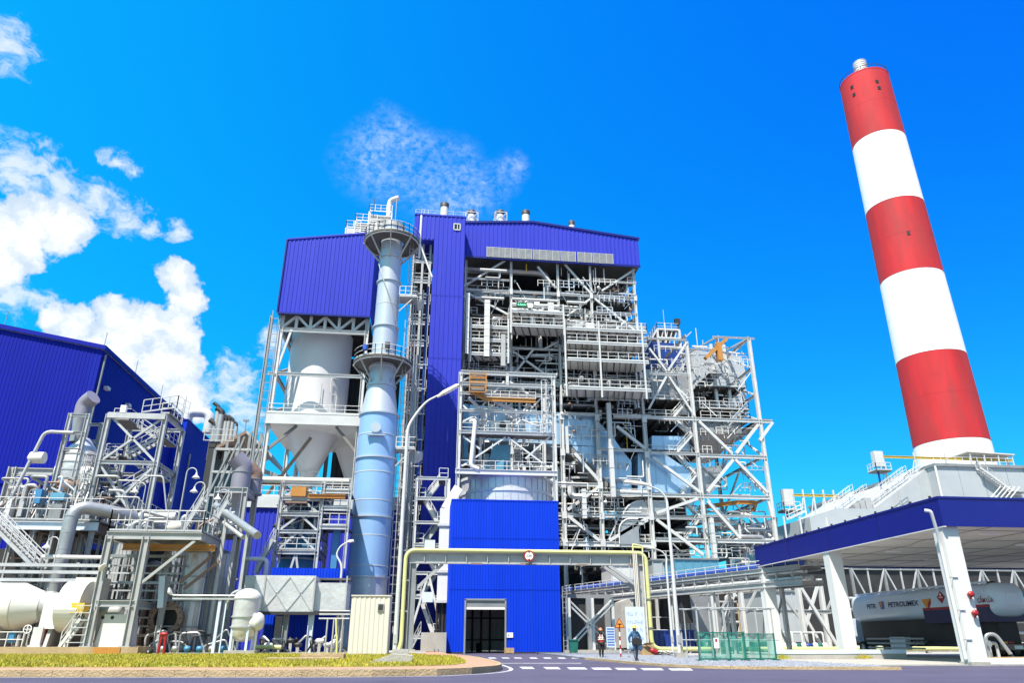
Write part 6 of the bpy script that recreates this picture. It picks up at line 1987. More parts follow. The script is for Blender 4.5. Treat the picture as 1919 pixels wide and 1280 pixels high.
# sloped inlet hood going left/down
s0 = W(1608, 958, YE1)
ys0, ys1 = YE1 + 2, YE1 + 34
M().prism([(u0.x, ys0, zu - .1), (u0.x, ys0, 0), (s0.x - 2, ys0, 0), (s0.x - 2, ys0, s0.z - 1)], (0, 30, 0)).build('sloped_hood', 'esp_panel', ep)
for k, t in enumerate((.15, .4, .65, .9)):
 pa = V((lerp(s0.x - 2, u0.x, t), ys0 - .1, lerp(s0.z - 1, zu - .1, t)))
 M().bar((pa.x, ys0 - .06, 0), (pa.x, ys0 - .06, pa.z), .16, .1).build('rib', 'esp_panel', ep)
l0, l1 = W(1455, 972, YE1 + 4), W(1660, 960, YE1 + 4)
zl_ = l0.z
M().prism([(l0.x, YE1 - 6, 0), (l1.x + 2, YE1 - 6, 0), (l1.x + 2, YE1 - 6, zl_ * .995), (W(1570, 960, YE1 - 6).x, YE1 - 6, zl_ * 1.0), (l0.x, YE1 - 6, zl_ * .93)], (0, 30, 0)).build('lower_body', 'esp_panel', ep)
for px in (1470, 1500, 1550, 1605):
 x = W(px, 980, YE1 - 6).x
 M().box(x - .12, x + .12, YE1 - 6.12, YE1 - 6.01, 0, zl_ * .93).build('rib', 'pale_steel', ep)
M().box(l0.x - .2, l1.x + 2, YE1 - 6.3, YE1 - 6.05, zl_ * .80, zl_ * .815).build('trim', 'grey_steel', ep)
# stair bundles (white railings climbing left to right)
for (pa, pb, Y, n_, lab) in (((1548, 962), (1600, 922), YE1 - 4, 2, ''), ((1612, 952), (1700, 886), YE1 - 1, 2, ''), ((1480, 972), (1510, 958), YE1 - 5, 1, '')):
 for k in range(n_):
  a, c = W(*pa, Y), W(*pb, Y)
  dx = k * 1.9
  M().stair((a.x + dx, Y - .5 * k, a.z), (c.x + dx, Y - .5 * k, c.z), (0, .9, 0), r=.035, sw=.1, h=1.1).build('stair_flight', 'pale_steel', ep)
a, c = W(1836, 877, YE1 - 1), W(1898, 922, YE1 - 1)
M().stair((c.x, YE1 - 1.2, c.z), (a.x, YE1 - 1.2, a.z), (0, .9, 0), r=.05, sw=.12).build('stair_flight', 'pale_steel', ep)
b = M().box(c.x - .3, c.x + 2.2, YE1 - 1.4, YE1 - .1, c.z - .15, c.z)
b.build('landing', 'grey_steel', ep)
for k in range(5):
 x = W(1856 + k * 9, 930, YE1 - 1.5).x
 M().bar((x, YE1 - 1.5, W(1860, 934, YE1 - 1.5).z), (x + 2.2, YE1 - 1.5, W(1885, 912, YE1 - 1.5).z), .12).build('stair_rail', 'white_paint', ep)
# roof cranes and shelters
for (x0_, x1_, py, Y, zref) in ((1646, 1895, 856, YE1 + 3, 0), (1477, 1572, 928, YE1, 0)):
 a, c = W(x0_, py, Y), W(x1_, py - (0 if x0_ < 1600 else -1), Y)
 t = thing('roof_monorail', 'long yellow monorail beam on posts over the upper filter roof' if x0_ > 1600 else 'short yellow monorail beam on posts over the lower filter roof', 'monorail', a)
 M().ibar(a, (c.x, Y, a.z), .25, .36).build('rail_beam', 'yellow_paint', t)
 for k in range(5):
  x = lerp(a.x + .8, c.x - .8, k / 4)
  zb__ = zu if x > u0.x else (zl_ * .97 if x0_ < 1600 else lerp(s0.z - 1, zu - .1, max(0, min(1, (x - s0.x + 2) / (u0.x - s0.x + 2)))))
  M().bar((x, Y, zb__), (x, Y, a.z + .9), .2).bar((x - .9, Y, zb__), (x, Y, a.z), .12).build('post', 'pale_steel', t)
 M().box(a.x - 1.4, a.x + 1.2, Y - 1, Y + 1.2, a.z - 2.6, a.z - 2.4).build('platform', 'grating', t)
 M().rail([(a.x - 1.4, Y + 1.2, a.z - 2.4), (a.x - 1.4, Y - 1, a.z - 2.4), (a.x + 1.2, Y - 1, a.z - 2.4)], 1.2, .05, .8).build('railing', 'pale_steel', t)
 M().box(a.x - .9, a.x + .5, Y - .5, Y + .5, a.z - 1.6, a.z + .8).build('hoist', 'pale_steel', t)
 M().bar((a.x - .9, Y - .6, zb__ if x0_ < 1600 else a.z - 9), (a.x - .9, Y - .6, a.z - 2.5), .22).build('post', 'deep_blue_paint', t)
a, c = W(1806, 850, YE1 + 2), W(1893, 854, YE1 + 2)
rs2 = thing('roof_shelter', 'flat roofed open shelter on the filter roof below the chimney', 'shelter', a)
M().prism([(a.x, YE1 + 1, a.z), (c.x, YE1 + 1, a.z - .3), (c.x, YE1 + 1, a.z - .12), (a.x, YE1 + 1, a.z + .18)], (0, 5, 0)).build('roof', 'cream_panel', rs2)
for t in (.05, .35, .65, .95):
 M().bar((lerp(a.x, c.x, t), YE1 + 1.2, zu), (lerp(a.x, c.x, t), YE1 + 1.2, a.z - .28), .14).build('post', 'pale_steel', rs2)
M().rail([(u0.x + .3, YE1 + .2, zu + .45), (W(1905, 880, YE1).x, YE1 + .2, zu + .45)], 1.2, .045, 1.3).build('roof_railing', 'pale_steel', ep)
p0_ = V((s0.x - 1.8, ys0 + .2, s0.z - .9)); p1_ = V((u0.x, ys0 + .2, zu))
M().rail([p0_, p1_], 1.2, .045, 1.5).build('roof_railing', 'pale_steel', ep)
for k in range(8):
 px = 1590 + k * 5
 q = W(px, 948 - k * 2.5, YE1 - 2)
 if k % 2 == 0:
  M().box(q.x, q.x + 1.0, YE1 - 2, YE1 - 1, q.z - 2, q.z).build('machine_box', 'galvanised_steel', ep)
# dark sloped transfer duct between frame and precipitator
p = [W(1385, 1003, 100), W(1455, 970, 100), W(1455, 1010, 100), W(1385, 1045, 100)]
dd = thing('inlet_duct', 'dark slanting inlet duct rising to the filter building', 'duct', W(1420, 1010, 100))
M().prism([(q.x, 100, q.z) for q in p][::-1], (0, 8, 0)).build('casing', 'grey_steel', dd)
b = M()
for k in range(4):
 t = k / 3
 M().bar((lerp(p[3].x, p[2].x, t), 99.9, lerp(p[3].z, p[2].z, t)), (lerp(p[0].x, p[1].x, t), 99.9, lerp(p[0].z, p[1].z, t)), .2).build('rib', 'galvanised_steel', dd)
for t in (.15, .85):
 M().bar((lerp(p[3].x, p[2].x, t), 101, 0), (lerp(p[3].x, p[2].x, t), 101, lerp(p[3].z, p[2].z, t)), .5).build('leg', 'galvanised_steel', dd)
# ------------------------------------------------------------------ canopy
YCN = 36
k0 = W(1757, 932, YCN)
k0b = W(1757, 986, YCN)
XC = k0.x
zc1, zc0 = k0.z, k0b.z
yfar = y_on(1417, (zc0 + zc1) / 2, XC)
cn = thing('canopy', 'large flat canopy with dark blue fascia and tapered white columns', 'canopy', (XC + 12, (YCN + yfar) / 2, 0))
XE = XC + 30
TF = .12
M().box(XC, XC + TF, YCN + TF, yfar, zc0, zc1).build('fascia', 'fascia_blue', cn)
M().box(XC, XE, YCN, YCN + TF - .002, zc0, zc1).build('fascia', 'fascia_blue', cn)
M().box(XC, XE, yfar + .002, yfar + TF, zc0, zc1).build('fascia', 'fascia_blue', cn)
M().box(XC - .04, XC - .002, YCN - .04, yfar + .1, zc1 - .06, zc1 + .05).box(XC - .002, XE, YCN - .04, YCN - .002, zc1 - .06, zc1 + .05).build('top_trim', 'fascia_blue', cn)
M().box(XC + TF + .002, XE, YCN + TF, yfar - .002, zc0 + .12, zc0 + .22).build('soffit', 'soffit', cn)
M().box(XC + TF + .002, XE, YCN + TF, yfar - .002, zc1 - .25, zc1 - .1).build('roof', 'concrete', cn)
for k in range(1, 4):
 y = lerp(YCN, yfar, k / 4)
 M().box(XC - .012, XC - .001, y - .012, y + .012, zc0, zc1 - .07).build('panel_joint', 'black_paint', cn)
for k in range(1, 5):
 x = XC + k * 6
 M().box(x - .012, x + .012, YCN - .012, YCN - .001, zc0, zc1 - .07).build('panel_joint', 'black_paint', cn)
M().box(XC - .03, XC + TF, YCN - .03, yfar + TF, zc0 - .05, zc0 - .002).build('drip_edge', 'soffit', cn)
# soffit battens and conduits
for k in range(6):
 y = lerp(YCN + 2, yfar - 1, k / 5)
 M().tube([(XC + .5, y, zc0 + .09), (XE, y, zc0 + .1)], .02, 6).build('conduit', 'galvanised_steel', cn)
for k in range(5):
 x = XC + 3.2 + k * 3.4
 M().tube(pathr([(x, YCN + .3, zc0 + .08), (x, lerp(YCN, yfar, .3), zc0 + .07), (x + .8, lerp(YCN, yfar, .38), zc0 + .07), (x + .8, yfar - .5, zc0 + .07)], .3, 3), .018, 6).build('conduit', 'grey_steel', cn)
for k in range(4):
 x, y = XC + 4.5 + (k % 2) * 6, lerp(YCN + 3, yfar - 4, k / 3.5)
 tl = M().box(x, x + 1.2, y, y + .16, zc0 + .03, zc0 + .118).build('tube_light', 'sign_white', cn)
for i in range(14):
 y = lerp(YCN + .6, yfar - .3, i / 13)
 M().box(XC - .05, XC + .05, y - .05, y + .05, zc1 + .05, zc1 + .16).build('roof_stud', 'dark_steel', cn)
def taper_col(x, y, w0, d0_, w1, d1_, base=.06):
 b = M()
 vs = []
 for (w_, d_, z) in ((w0, d0_, base), (w1, d1_, zc0 + .11)):
  vs += [(x, y, z), (x + w_, y, z), (x + w_, y + d_, z), (x, y + d_, z)]
 b.add(vs, [(0, 3, 2, 1), (4, 5, 6, 7), (0, 1, 5, 4), (1, 2, 6, 5), (2, 3, 7, 6), (3, 0, 4, 7)])
 o = b.build('column', 'white_paint', cn)
 M().box(x - .06, x + w0 + .06, y - .06, y + d0_ + .06, 0, base + .12).build('plinth', 'concrete', cn)
 return o
# column depth positions along the left edge
for (px, wpx) in ((1757, 0), (1562, 0), (1426, 0)):
 y = y_on(px, zc0, XC + .4)
 if px == 1757:
  y = YCN + .25
 y = min(y, yfar - .8)
 taper_col(XC + .03, y, .92, .75, .92, .75)
 taper_col(XC + 17, y, .9, .9, .9, .9)
q = W(1748, 956, YCN - .3)
M().tube(pathr([(q.x - .1, YCN + .2, q.z + .05), (q.x + .15, YCN + .05, q.z), (XC - .14, YCN + .4, zc0 - .5), (XC - .06, YCN + .5, zc0 - 1.0), (XC - .06, YCN + .5, .3)], .3, 4), .085, 10).build('drainpipe', 'white_paint', cn)
for z in (1.2, 2.6, 4.2):
 M().bar((XC - .15, YCN + .22, z), (XC + .3, YCN + .22, z), .035).build('pipe_clip', 'grey_steel', cn)
for z in (3.35, 2.45):
 t = M().lathe_axis((XC + .7, YCN + .24, z), (0, -1, .1), [(.1, 0), (.1, .16), (.15, .16), (.15, .24), (.05, .26)], 12).bar((XC + .63, YCN + .12, z - .22), (XC + .78, YCN + .07, z), .07).build('alarm_bell', 'red_paint', cn)
# ------------------------------------------------------------------ tanker truck parked below
t0 = W(1872, 1092, 46)
XT = W(1868, 1140, 45).x
yr0 = 45.5
yr1 = y_on(1598, 3.4, XT)
yr1 = min(max(yr1, 55), 68)
zt_top = W(1870, 1092, yr0).z
zt_bot = zt_top - 2.0
tk = thing('tanker_truck', 'pale blue fuel tanker with red stripe parked under the canopy', 'truck', (XT + 1.25, (yr0 + yr1) / 2, .06))
cx_ = XT + 1.25
rx, rz_ = 1.25, 1.05
zc_ = zt_top - rz_
def oval(y, s=1.0, n=36):
 out = []
 for k in range(n):
  a_ = k * 2 * math.pi / n
  ca, sa = math.cos(a_), math.sin(a_)
  e = .55
  out.append((cx_ + s * rx * math.copysign(abs(ca) ** e, ca), y, zc_ + s * rz_ * math.copysign(abs(sa) ** e, sa)))
 return out
b = M()
rows = [(yr0 - .42, .35), (yr0 - .36, .6), (yr0 - .22, .86), (yr0, .97), (yr0 + .06, 1.0), (yr1 - .06, 1.0), (yr1, .97), (yr1 + .25, .8), (yr1 + .35, .5)]
vs = [p for (y, s_) in rows for p in oval(y, s_)]
nn = 36
b.add(vs, [(i * nn + (k + 1) % nn, i * nn + k, (i + 1) * nn + k, (i + 1) * nn + (k + 1) % nn) for i in range(len(rows) - 1) for k in range(nn)], True)
b.add(oval(yr0 - .42, .35), [tuple(range(nn))])
b.build('tank', 'tank_paint', tk)
M().lathe_axis((cx_, yr0 - .44, zc_), (0, 1, 0), [(.4, 0), (.42, .03)], 20, smooth=False).build('hatch', 'tank_paint', tk)
for k in range(5):
 y = lerp(yr0 + 1, yr1 - 1, k / 4)
 M().lathe((cx_, y, zt_top - .05), [(.3, 0), (.3, .16), (.05, .2)], 16).build('dome_lid', 'dark_steel', tk)
M().bar((XT + .35, yr0 + .3, zt_top + .05), (XT + .35, yr1 - .3, zt_top + .05), .06, .14).build('top_rail', 'tank_paint', tk)
for z in (.62, .95, 1.28):
 M().bar((XT + .02, lerp(yr0, yr1, .46), z), (XT + .02, yr1 - 1.4, z), .04, .12).build('side_guard', 'galvanised_steel', tk)
M().box(XT + .04, XT + .5, lerp(yr0, yr1, .60), lerp(yr0, yr1, .72), .5, 1.4).build('toolbox', 'tank_paint', tk)
for t_ in (.47, .5, .53):
 M().lathe_axis((XT + .3, lerp(yr0, yr1, t_), 1.1), (-1, 0, -.3), [(.09, 0), (.09, .3), (.12, .3), (.12, .36)], 12).build('outlet', 'dull_silver', tk)
for t_ in (.02, .2, .38, .56, .74, .92):
 y_ = lerp(yr0, yr1, t_)
 M().add([p for p in oval(y_ - .03, 1.008)] + [p for p in oval(y_ + .03, 1.008)], [(k + 36, k, (k + 1) % 36, (k + 1) % 36 + 36) for k in range(36)], True).build('weld_band', 'tank_paint', tk)
# stripe, navy skirt
zsk = zc_ - .42
M().box(XT - .03, XT + .02, yr0 + .05, lerp(yr0, yr1, .42), zsk - .03, zsk + .13).build('red_stripe', 'red_paint', tk)
M().box(XT - .02, XT + 2.5, yr0 + .1, lerp(yr0, yr1, .42), zc_ - 1.35, zsk - .032).build('skirt', 'truck_navy', tk)
M().box(XT + .35, XT + .6, yr0 + .2, yr1 + 2.6, .75, 1.0).box(XT + 1.9, XT + 2.15, yr0 + .2, yr1 + 2.6, .75, 1.0).build('chassis', 'dark_steel', tk)
M().box(XT + .6, XT + 1.9, yr0 + .4, yr1, 1.0, zc_ - .7).build('subframe', 'dark_steel', tk)
def wheel(x, y, r=.52, w_=.3):
 ty = M().lathe_axis((x, y, r + .06), (1, 0, 0), [(r * .62, -w_ / 2), (r * .93, -w_ / 2), (r, -w_ * .35), (r, w_ * .35), (r * .93, w_ / 2), (r * .62, w_ / 2)], 28, caps=False)
 o = ty.build('wheel', 'tyre', tk)
 M().lathe_axis((x, y, r + .06), (1, 0, 0), [(.05, -w_ * .36), (r * .3, -w_ * .36), (r * .36, -w_ * .2), (r * .62, -w_ * .45), (r * .62, w_ * .4), (.05, w_ * .2)], 24).build('rim', 'dull_silver', o)
for y in (yr0 + 1.3, yr0 + 2.6, yr1 - .6, yr1 + 1.9):
 for x in (XT + .18, XT + 2.3):
  wheel(x, y)
M().box(XT + .05, XT + 2.45, yr0 - .1, yr0 + .05, .6, .95).build('bumper', 'rust_brown', tk)
for (x, m_) in ((XT + .3, 'sign_orange'), (XT + .75, 'red_paint'), (XT + 1.8, 'red_paint'), (XT + 2.2, 'sign_orange')):
 M().box(x - .18, x + .18, yr0 - .14, yr0 - .102, .98, 1.1).build('tail_light', m_, tk)
M().box(XT + .9, XT + 1.5, yr0 - .125, yr0 - .102, .66, .86).build('number_plate', 'sign_white', tk)
M().box(XT + .02, XT + 2.48, yr1 + .9, yr1 + 3.0, 1.0, 2.9).build('cab', 'tank_paint', tk)
M().box(XT - .0, XT + .015, yr1 + 1.5, yr1 + 2.7, 1.95, 2.65).build('cab_window', 'glass_dark', tk)
# lettering on the left flank
FX = XT - .025
xd = V((0, -1, 0))
def yat(px, z=zc_):
 return y_on(px, z, XT)
ytx = yat(1694)
text('lettering', 'PETROLIMEX', .50, 'truck_navy', tk, (FX, yat(1693), zc_ + .08), xdir=xd, sx=1.3)
text('lettering', 'PETR', .46, 'truck_navy', tk, (FX, yat(1634), zc_ + .08), xdir=xd, sx=1.25)
yq = yat(1653)
M().prism([(FX, yq + .35, zc_ + .36), (FX, yq - .35, zc_ + .42), (FX, yq - .32, zc_ - .18), (FX, yq + .1, zc_ - .18)], (.02, 0, 0)).build('emblem', 'sign_blue', tk)
M().prism([(FX - .012, yq + .35, zc_ + .3), (FX - .012, yq - .12, zc_ + .36), (FX - .012, yq - .1, zc_ - .1)], (.01, 0, 0)).build('emblem_flame', 'sign_orange', tk)
yq = yat(1738)
M().prism([(FX, yq + .55, zc_ + .3), (FX, yq - .5, zc_ + .34), (FX, yq - .45, zc_ + .02), (FX, yq, zc_ - .5)], (.02, 0, 0)).build('pennant', 'sign_orange', tk)
M().prism([(FX - .012, yq - .1, zc_ + .0), (FX - .012, yq - .49, zc_ + .32), (FX - .012, yq - .44, zc_ + .02), (FX - .012, yq - .01, zc_ - .48)], (.01, 0, 0)).build('pennant_edge', 'red_paint', tk)
yq = yat(1764, zc_ + .35)
s_ = .42
dm = M().prism([(FX, yq, zc_ + .35 - s_), (FX, yq + s_, zc_ + .35), (FX, yq, zc_ + .35 + s_), (FX, yq - s_, zc_ + .35)], (.02, 0, 0)).build('hazard_diamond', 'red_paint', tk)
M().box(FX - .012, FX - .002, yq - .2, yq + .2, zc_ + .32, zc_ + .37).box(FX - .012, FX - .002, yq - .06, yq + .06, zc_ + .45, zc_ + .6).build('hazard_print', 'sign_white', dm)
text('lettering', 'CẤM LỬA', .40, 'red_paint', tk, (FX, yat(1847), zc_ - .06), xdir=xd, sx=.82)
# island, hydrant, fittings under the canopy
q = W(1880, 1240, 38)
isl = thing('fuel_island', 'raised tan concrete island behind the front canopy column', 'island', (q.x + 3, 38.6, 0))
M().box(q.x - .8, q.x + 9, 38, 39.4, .06, .34).build('slab', 'kerb_stone', isl)
M().box(q.x - .86, q.x + 9, 37.94, 37.997, .06, .3).build('edge_strip', 'sign_white', isl)
q = W(1862, 1225, 38.6)
na = thing('hose_coupling', 'silver hose coupling and loading arm behind the front canopy column', 'loading arm', (q.x, 38.6, .34))
M().tube(pathr([(q.x - .25, 38.6, .34), (q.x - .25, 38.6, 1.45), (q.x + .3, 38.5, 1.5), (q.x + .75, 38.3, .5)], .3, 5), .1, 12).build('arm', 'dull_silver', na)
M().tube(pathr([(q.x, 38.8, .34), (q.x, 38.8, 1.0), (q.x + .45, 38.8, 1.05), (q.x + .45, 38.8, .34)], .15, 4), .08, 10).build('branch_pipe', 'silver_cladding', na)
M().lathe_axis((q.x - .25, 38.45, 1.0), (0, -1, 0), [(.16, 0), (.16, .05)], 16).build('valve_wheel', 'grey_steel', na)
# grey pipe gallery seen beneath the canopy, behind the tanker
q0 = W(1600, 1100, 74)
gal = thing('pipe_gallery', 'silver truss of zigzag pipes behind the tanker', 'pipe gallery', (q0.x + 8, 74, 0))
zg0, zg1 = W(1700, 1150, 74).z, W(1700, 1066, 74).z
for z in (zg0, zg1):
 M().ibar((q0.x, 74, z), (q0.x + 26, 74, z), .3, .35).build('chord', 'galvanised_steel', gal)
for k in range(14):
 x = q0.x + k * 1.85
 M().bar((x, 74, 0), (x, 74, zg1), .24 if k % 2 == 0 else .14).build('post', 'weathered_steel' if k % 2 else 'grey_steel', gal)
 M().bar((x, 73.9, zg0 if k % 2 else zg1), (x + 1.85, 73.9, zg1 if k % 2 else zg0), .14, up=V((0, 1, 0))).build('diagonal', 'weathered_steel', gal)
for k in range(5):
 M().tube([(q0.x - 1, 75, .8 + k * 1.1), (q0.x + 27, 75, .8 + k * 1.1)], .16, 8).build('pipe', 'dull_silver' if k % 2 else 'galvanised_steel', gal)
bw = thing('store_building', 'dark store building closing the view behind the tanker', 'building', (q0.x + 20, 86, 0))
M().box(q0.x - 6, q0.x + 70, 84, 90, 0, zg1 + .8).build('wall', 'dark_steel', bw)
M().box(q0.x - 6.3, q0.x + 70, 83.7, 90.2, zg1 + .8, zg1 + 1.2).build('roof', 'galvanised_steel', bw)
# ================================================================== process area, left
PL = PAD_L
rb = random.Random(31)
a, c = W(-420, 1222, 59.5), W(640, 1222, 59.5)
pth = thing('plinth', 'long tan concrete plinth along the grass edge under the fan', 'plinth', ((a.x + W(258, 1222, 59.5).x) / 2, 59.5, 0))
xe = W(258, 1222, 59.5).x
M().box(a.x, xe, 59.5, 74, 0, .72).build('slab', 'kerb_stone', pth)
x = W(175, 1222, 59.5).x
M().box(x, xe - 1.2, 59.44, 59.497, .25, .70).build('orange_edge', 'orange_paint', pth)
sheet('yard_slab', [V((xe + .02, 61.2, 0)), V((left_line[-1].x - 2.0, 61.2, 0)), V((left_line[-1].x - 2.0, 73.9, 0)), V((xe + .02, 73.9, 0))], 0, PL + .05, 'concrete')
ZP = .72
# ---- big white fan
YFN = 62
cA, cB = W(0, 1137, YFN), W(58, 1137, YFN)
r0 = 41.5 * mpp(cB)
fan = thing('centrifugal_fan', 'huge white fan with long silencer barrel lying on the plinth', 'fan', (cB.x, YFN, ZP))
zc_ = W(40, 1137, YFN).z
xs = lambda px: W(px, 1137, YFN).x
M().lathe_axis((xs(-75), YFN, zc_), (1, 0, 0), [(r0 * .98, 0), (r0, .05), (r0, xs(38) - xs(-75))], 48).build('silencer_barrel', 'white_paint', fan)
M().lathe_axis((xs(38), YFN, zc_), (1, 0, 0), [(r0 * 1.02, -.04), (r0 * 1.02, .05)], 48, smooth=False).build('barrel_flange', 'cream_panel', fan)
M().lathe_axis((xs(38) + .06, YFN, zc_), (1, 0, 0), [(r0, 0), (r0 * .60, xs(82) - xs(38))], 48).build('cone', 'white_paint', fan)
prof_ = []
for i in range(9):
 prof_ += [(r0 * (.60 if i % 2 else .66), i * (xs(97) - xs(82)) / 8)]
M().lathe_axis((xs(82) + .06, YFN, zc_), (1, 0, 0), prof_, 40).build('bellows', 'galvanised_steel', fan)
M().box(xs(97), xs(128), YFN - r0 * .75, YFN + r0 * .75, zc_ - r0 * .95, zc_ + r0 * .55).build('inlet_box', 'white_paint', fan)
# scroll housing
sx0, sx1 = xs(124), xs(166)
n = 40
vs = []
zsc = W(140, 1136, YFN).z
for k in range(n):
 a_ = k * 2 * math.pi / n
 rr_ = r0 * (1.02 + .16 * (k / n))
 vs.append((YFN - math.cos(a_) * rr_, zsc + math.sin(a_) * rr_))
M().prism([(sx0, y, z) for y, z in vs], (sx1 - sx0, 0, 0)).build('scroll_housing', 'white_paint', fan)
M().box(sx0 + .1, sx1 + .5, YFN + .4, YFN + 2.0, zsc, zsc + r0 * 1.25).build('outlet_box', 'cream_panel', fan)
for px in (3, 16, 100, 113, 150):
 x = xs(px)
 M().prism([(x, YFN - r0 * .8, ZP - .02), (x, YFN + r0 * .8, ZP - .02), (x, YFN + r0 * .5, zc_ - r0 * .6), (x, YFN - r0 * .5, zc_ - r0 * .6)], (.25, 0, 0)).build('saddle', 'galvanised_steel', fan)
q = W(156, 1140, YFN - 1.5)
M().box(W(154, 1140, YFN).x, W(178, 1140, YFN).x, YFN - 1.9, YFN - 1.0, W(160, 1150, YFN - 1.5).z, W(160, 1131, YFN - 1.5).z).build('coupling_guard', 'yellow_paint', fan)
q = W(194, 1150, YFN - 1)
M().box(W(188, 1150, YFN).x, W(195, 1150, YFN).x, YFN - 1.9, YFN - .2, W(160, 1153, YFN - 1).z, W(160, 1136, YFN - 1).z).build('coupling_guard', 'yellow_paint', fan)
mz = W(220, 1146, YFN - 1).z
M().lathe_axis((xs(198), YFN - 1, mz), (1, 0, 0), [(.2, 0), (.45, .05), (.48, 1.5), (.4, 1.7), (.1, 1.72)], 24).build('motor', 'galvanised_steel', fan)
wb = thing('white_skid', 'white tapered base block with round holes under the motor', 'machine base', (xs(208), 60.6, ZP))
a, c = W(176, 1208, 60.4), W(238, 1208, 60.4)
z1 = W(205, 1152, 60.4).z
M().prism([(a.x, 60.4, ZP - .01), (c.x, 60.4, ZP - .01), (c.x - .25, 60.4, z1), (a.x + .35, 60.4, z1)], (0, 2.0, 0)).build('block', 'white_paint', wb)
for px in (193, 211):
 q = W(px, 1158, 60.39)
 M().lathe_axis((q.x, 60.40, q.z), (0, -1, 0), [(.13, 0), (.13, .012)], 18, smooth=False).build('hole', 'black_paint', wb)
wb2 = thing('white_cabinet', 'small white cabinet with dark hole behind the fan steps', 'cabinet', (xs(160), 60.9, ZP))
a, c = W(150, 1208, 60.9), W(174, 1208, 60.9)
z1 = W(160, 1146, 60.9).z
M().box(a.x, c.x, 60.9, 61.9, ZP - .01, z1).build('body', 'white_paint', wb2)
q = W(156, 1156, 60.9)
M().lathe_axis((q.x, 60.9, q.z), (0, -1, 0), [(.1, 0), (.1, .012)], 14, smooth=False).build('hole', 'black_paint', wb2)
# steps
fs_ = thing('fan_steps', 'grey steel steps with handrails up to the fan', 'steps', (xs(130), 60, ZP))
a, c = W(113, 1210, 60), W(152, 1160, 60)
M().stair((a.x, 59.9, ZP), (c.x, 59.9, c.z), (0, .8, 0), n=7, r=.03, sw=.07, sh=.22).build('flight', 'pale_steel', fs_)
a2, c2_ = W(130, 1210, 60), W(170, 1160, 60)
M().bar((a2.x, 59.75, ZP), (a2.x, 59.75, c.z), .06).bar((c2_.x, 59.75, ZP), (c2_.x, 59.75, c.z + 1), .06).build('post', 'pale_steel', fs_)
for k in range(6):
 z = lerp(ZP + .3, c.z + .9, k / 5)
 M().bar((a2.x, 59.72, z), (c2_.x, 59.72, z), .05).build('rung', 'pale_steel', fs_)
# gear box with hand wheel below barrel
q = W(62, 1190, 60.6)
gx = thing('gear_box', 'pale gear box with hand wheel beneath the fan cone', 'gear box', (q.x, 60.6, ZP))
a, c = W(56, 1208, 60.6), W(82, 1176, 60.6)
M().box(a.x, c.x, 60.6, 61.4, ZP - .01, c.z).box(a.x - .1, c.x + .1, 60.5, 61.5, ZP - .01, ZP + .12).build('body', 'pale_steel', gx)
q = W(52, 1180, 60.5)
M().tube([(q.x + .28 * math.cos(k * .524), 60.5, q.z + .28 * math.sin(k * .524)) for k in range(13)], .03, 6, caps=False).bar((q.x - .28, 60.5, q.z), (q.x + .28, 60.5, q.z), .04).bar((q.x, 60.5, q.z - .28), (q.x, 60.5, q.z + .28), .04).bar((q.x, 60.5, q.z), (q.x, 60.9, q.z), .05).build('hand_wheel', 'sign_white', gx)
q = W(24, 1190, 60.2)
lr = thing('guard_railing', 'low pale pipe railing with meter box left of the gear box', 'railing', (q.x, 60.2, ZP))
a, c = W(-20, 1205, 60.2), W(42, 1205, 60.2)
M().rail([(a.x, 60.2, ZP), (c.x, 60.2, ZP)], 1.0, .035, .9, kick=False).build('rail', 'pale_steel', lr)
M().box(W(17, 1190, 60.3).x, W(28, 1190, 60.3).x, 60.25, 60.5, ZP + .3, W(20, 1184, 60.3).z).build('meter_box', 'blue_equipment', lr)
M().box(W(82, 1190, 61).x, W(86, 1190, 61).x, 61, 61.2, ZP, W(84, 1168, 61).z).build('red_post', 'red_paint', lr)
# ---- generic builders
def steel_tower(t, X0, X1, Y0, Y1, z0, z1, levels, col=.4, m='weathered_steel', xb='X', decks=(), rails=True):
 for x in (X0, X1):
  for y in (Y0, Y1):
   M().ibar((x, y, z0), (x, y, z1), col, col, up=V((1, 0, 0))).build('column', m, t)
 zs_ = [z0] + list(levels)
 for i, z in enumerate(levels):
  for y in (Y0, Y1):
   M().ibar((X0, y, z), (X1, y, z), .25, .36).build('beam', m, t)
  for x in (X0, X1):
   M().ibar((x, Y0, z), (x, Y1, z), .25, .36).build('side_beam', m, t)
  if xb == 'X':
   zz_ = zs_[i]
   M().bar((X0, Y0 + .1, zz_), (X1, Y0 + .1, z), .2, up=V((0, 1, 0))).build('brace', m, t)
   M().bar((X1, Y0 + .1, zz_), (X0, Y0 + .1, z), .2, up=V((0, 1, 0))).build('brace', m, t)
  elif xb == 'V':
   zz_ = zs_[i]
   xm_ = (X0 + X1) / 2
   M().bar((X0, Y0 + .1, zz_), (xm_, Y0 + .1, z), .2, up=V((0, 1, 0))).build('brace', m, t)
   M().bar((X1, Y0 + .1, zz_), (xm_, Y0 + .1, z), .2, up=V((0, 1, 0))).build('brace', m, t)
  if i in decks:
   dk_ = M().box(X0 - .2, X1 + .2, Y0, Y1, z + .18, z + .26).build('deck', 'grating', t)
   if rails:
    M().rail([(X0 - .2, Y1, z + .26), (X0 - .2, Y0, z + .26), (X1 + .2, Y0, z + .26), (X1 + .2, Y1, z + .26)], 1.1, .04, 1.2).build('railing', 'weathered_steel', dk_)
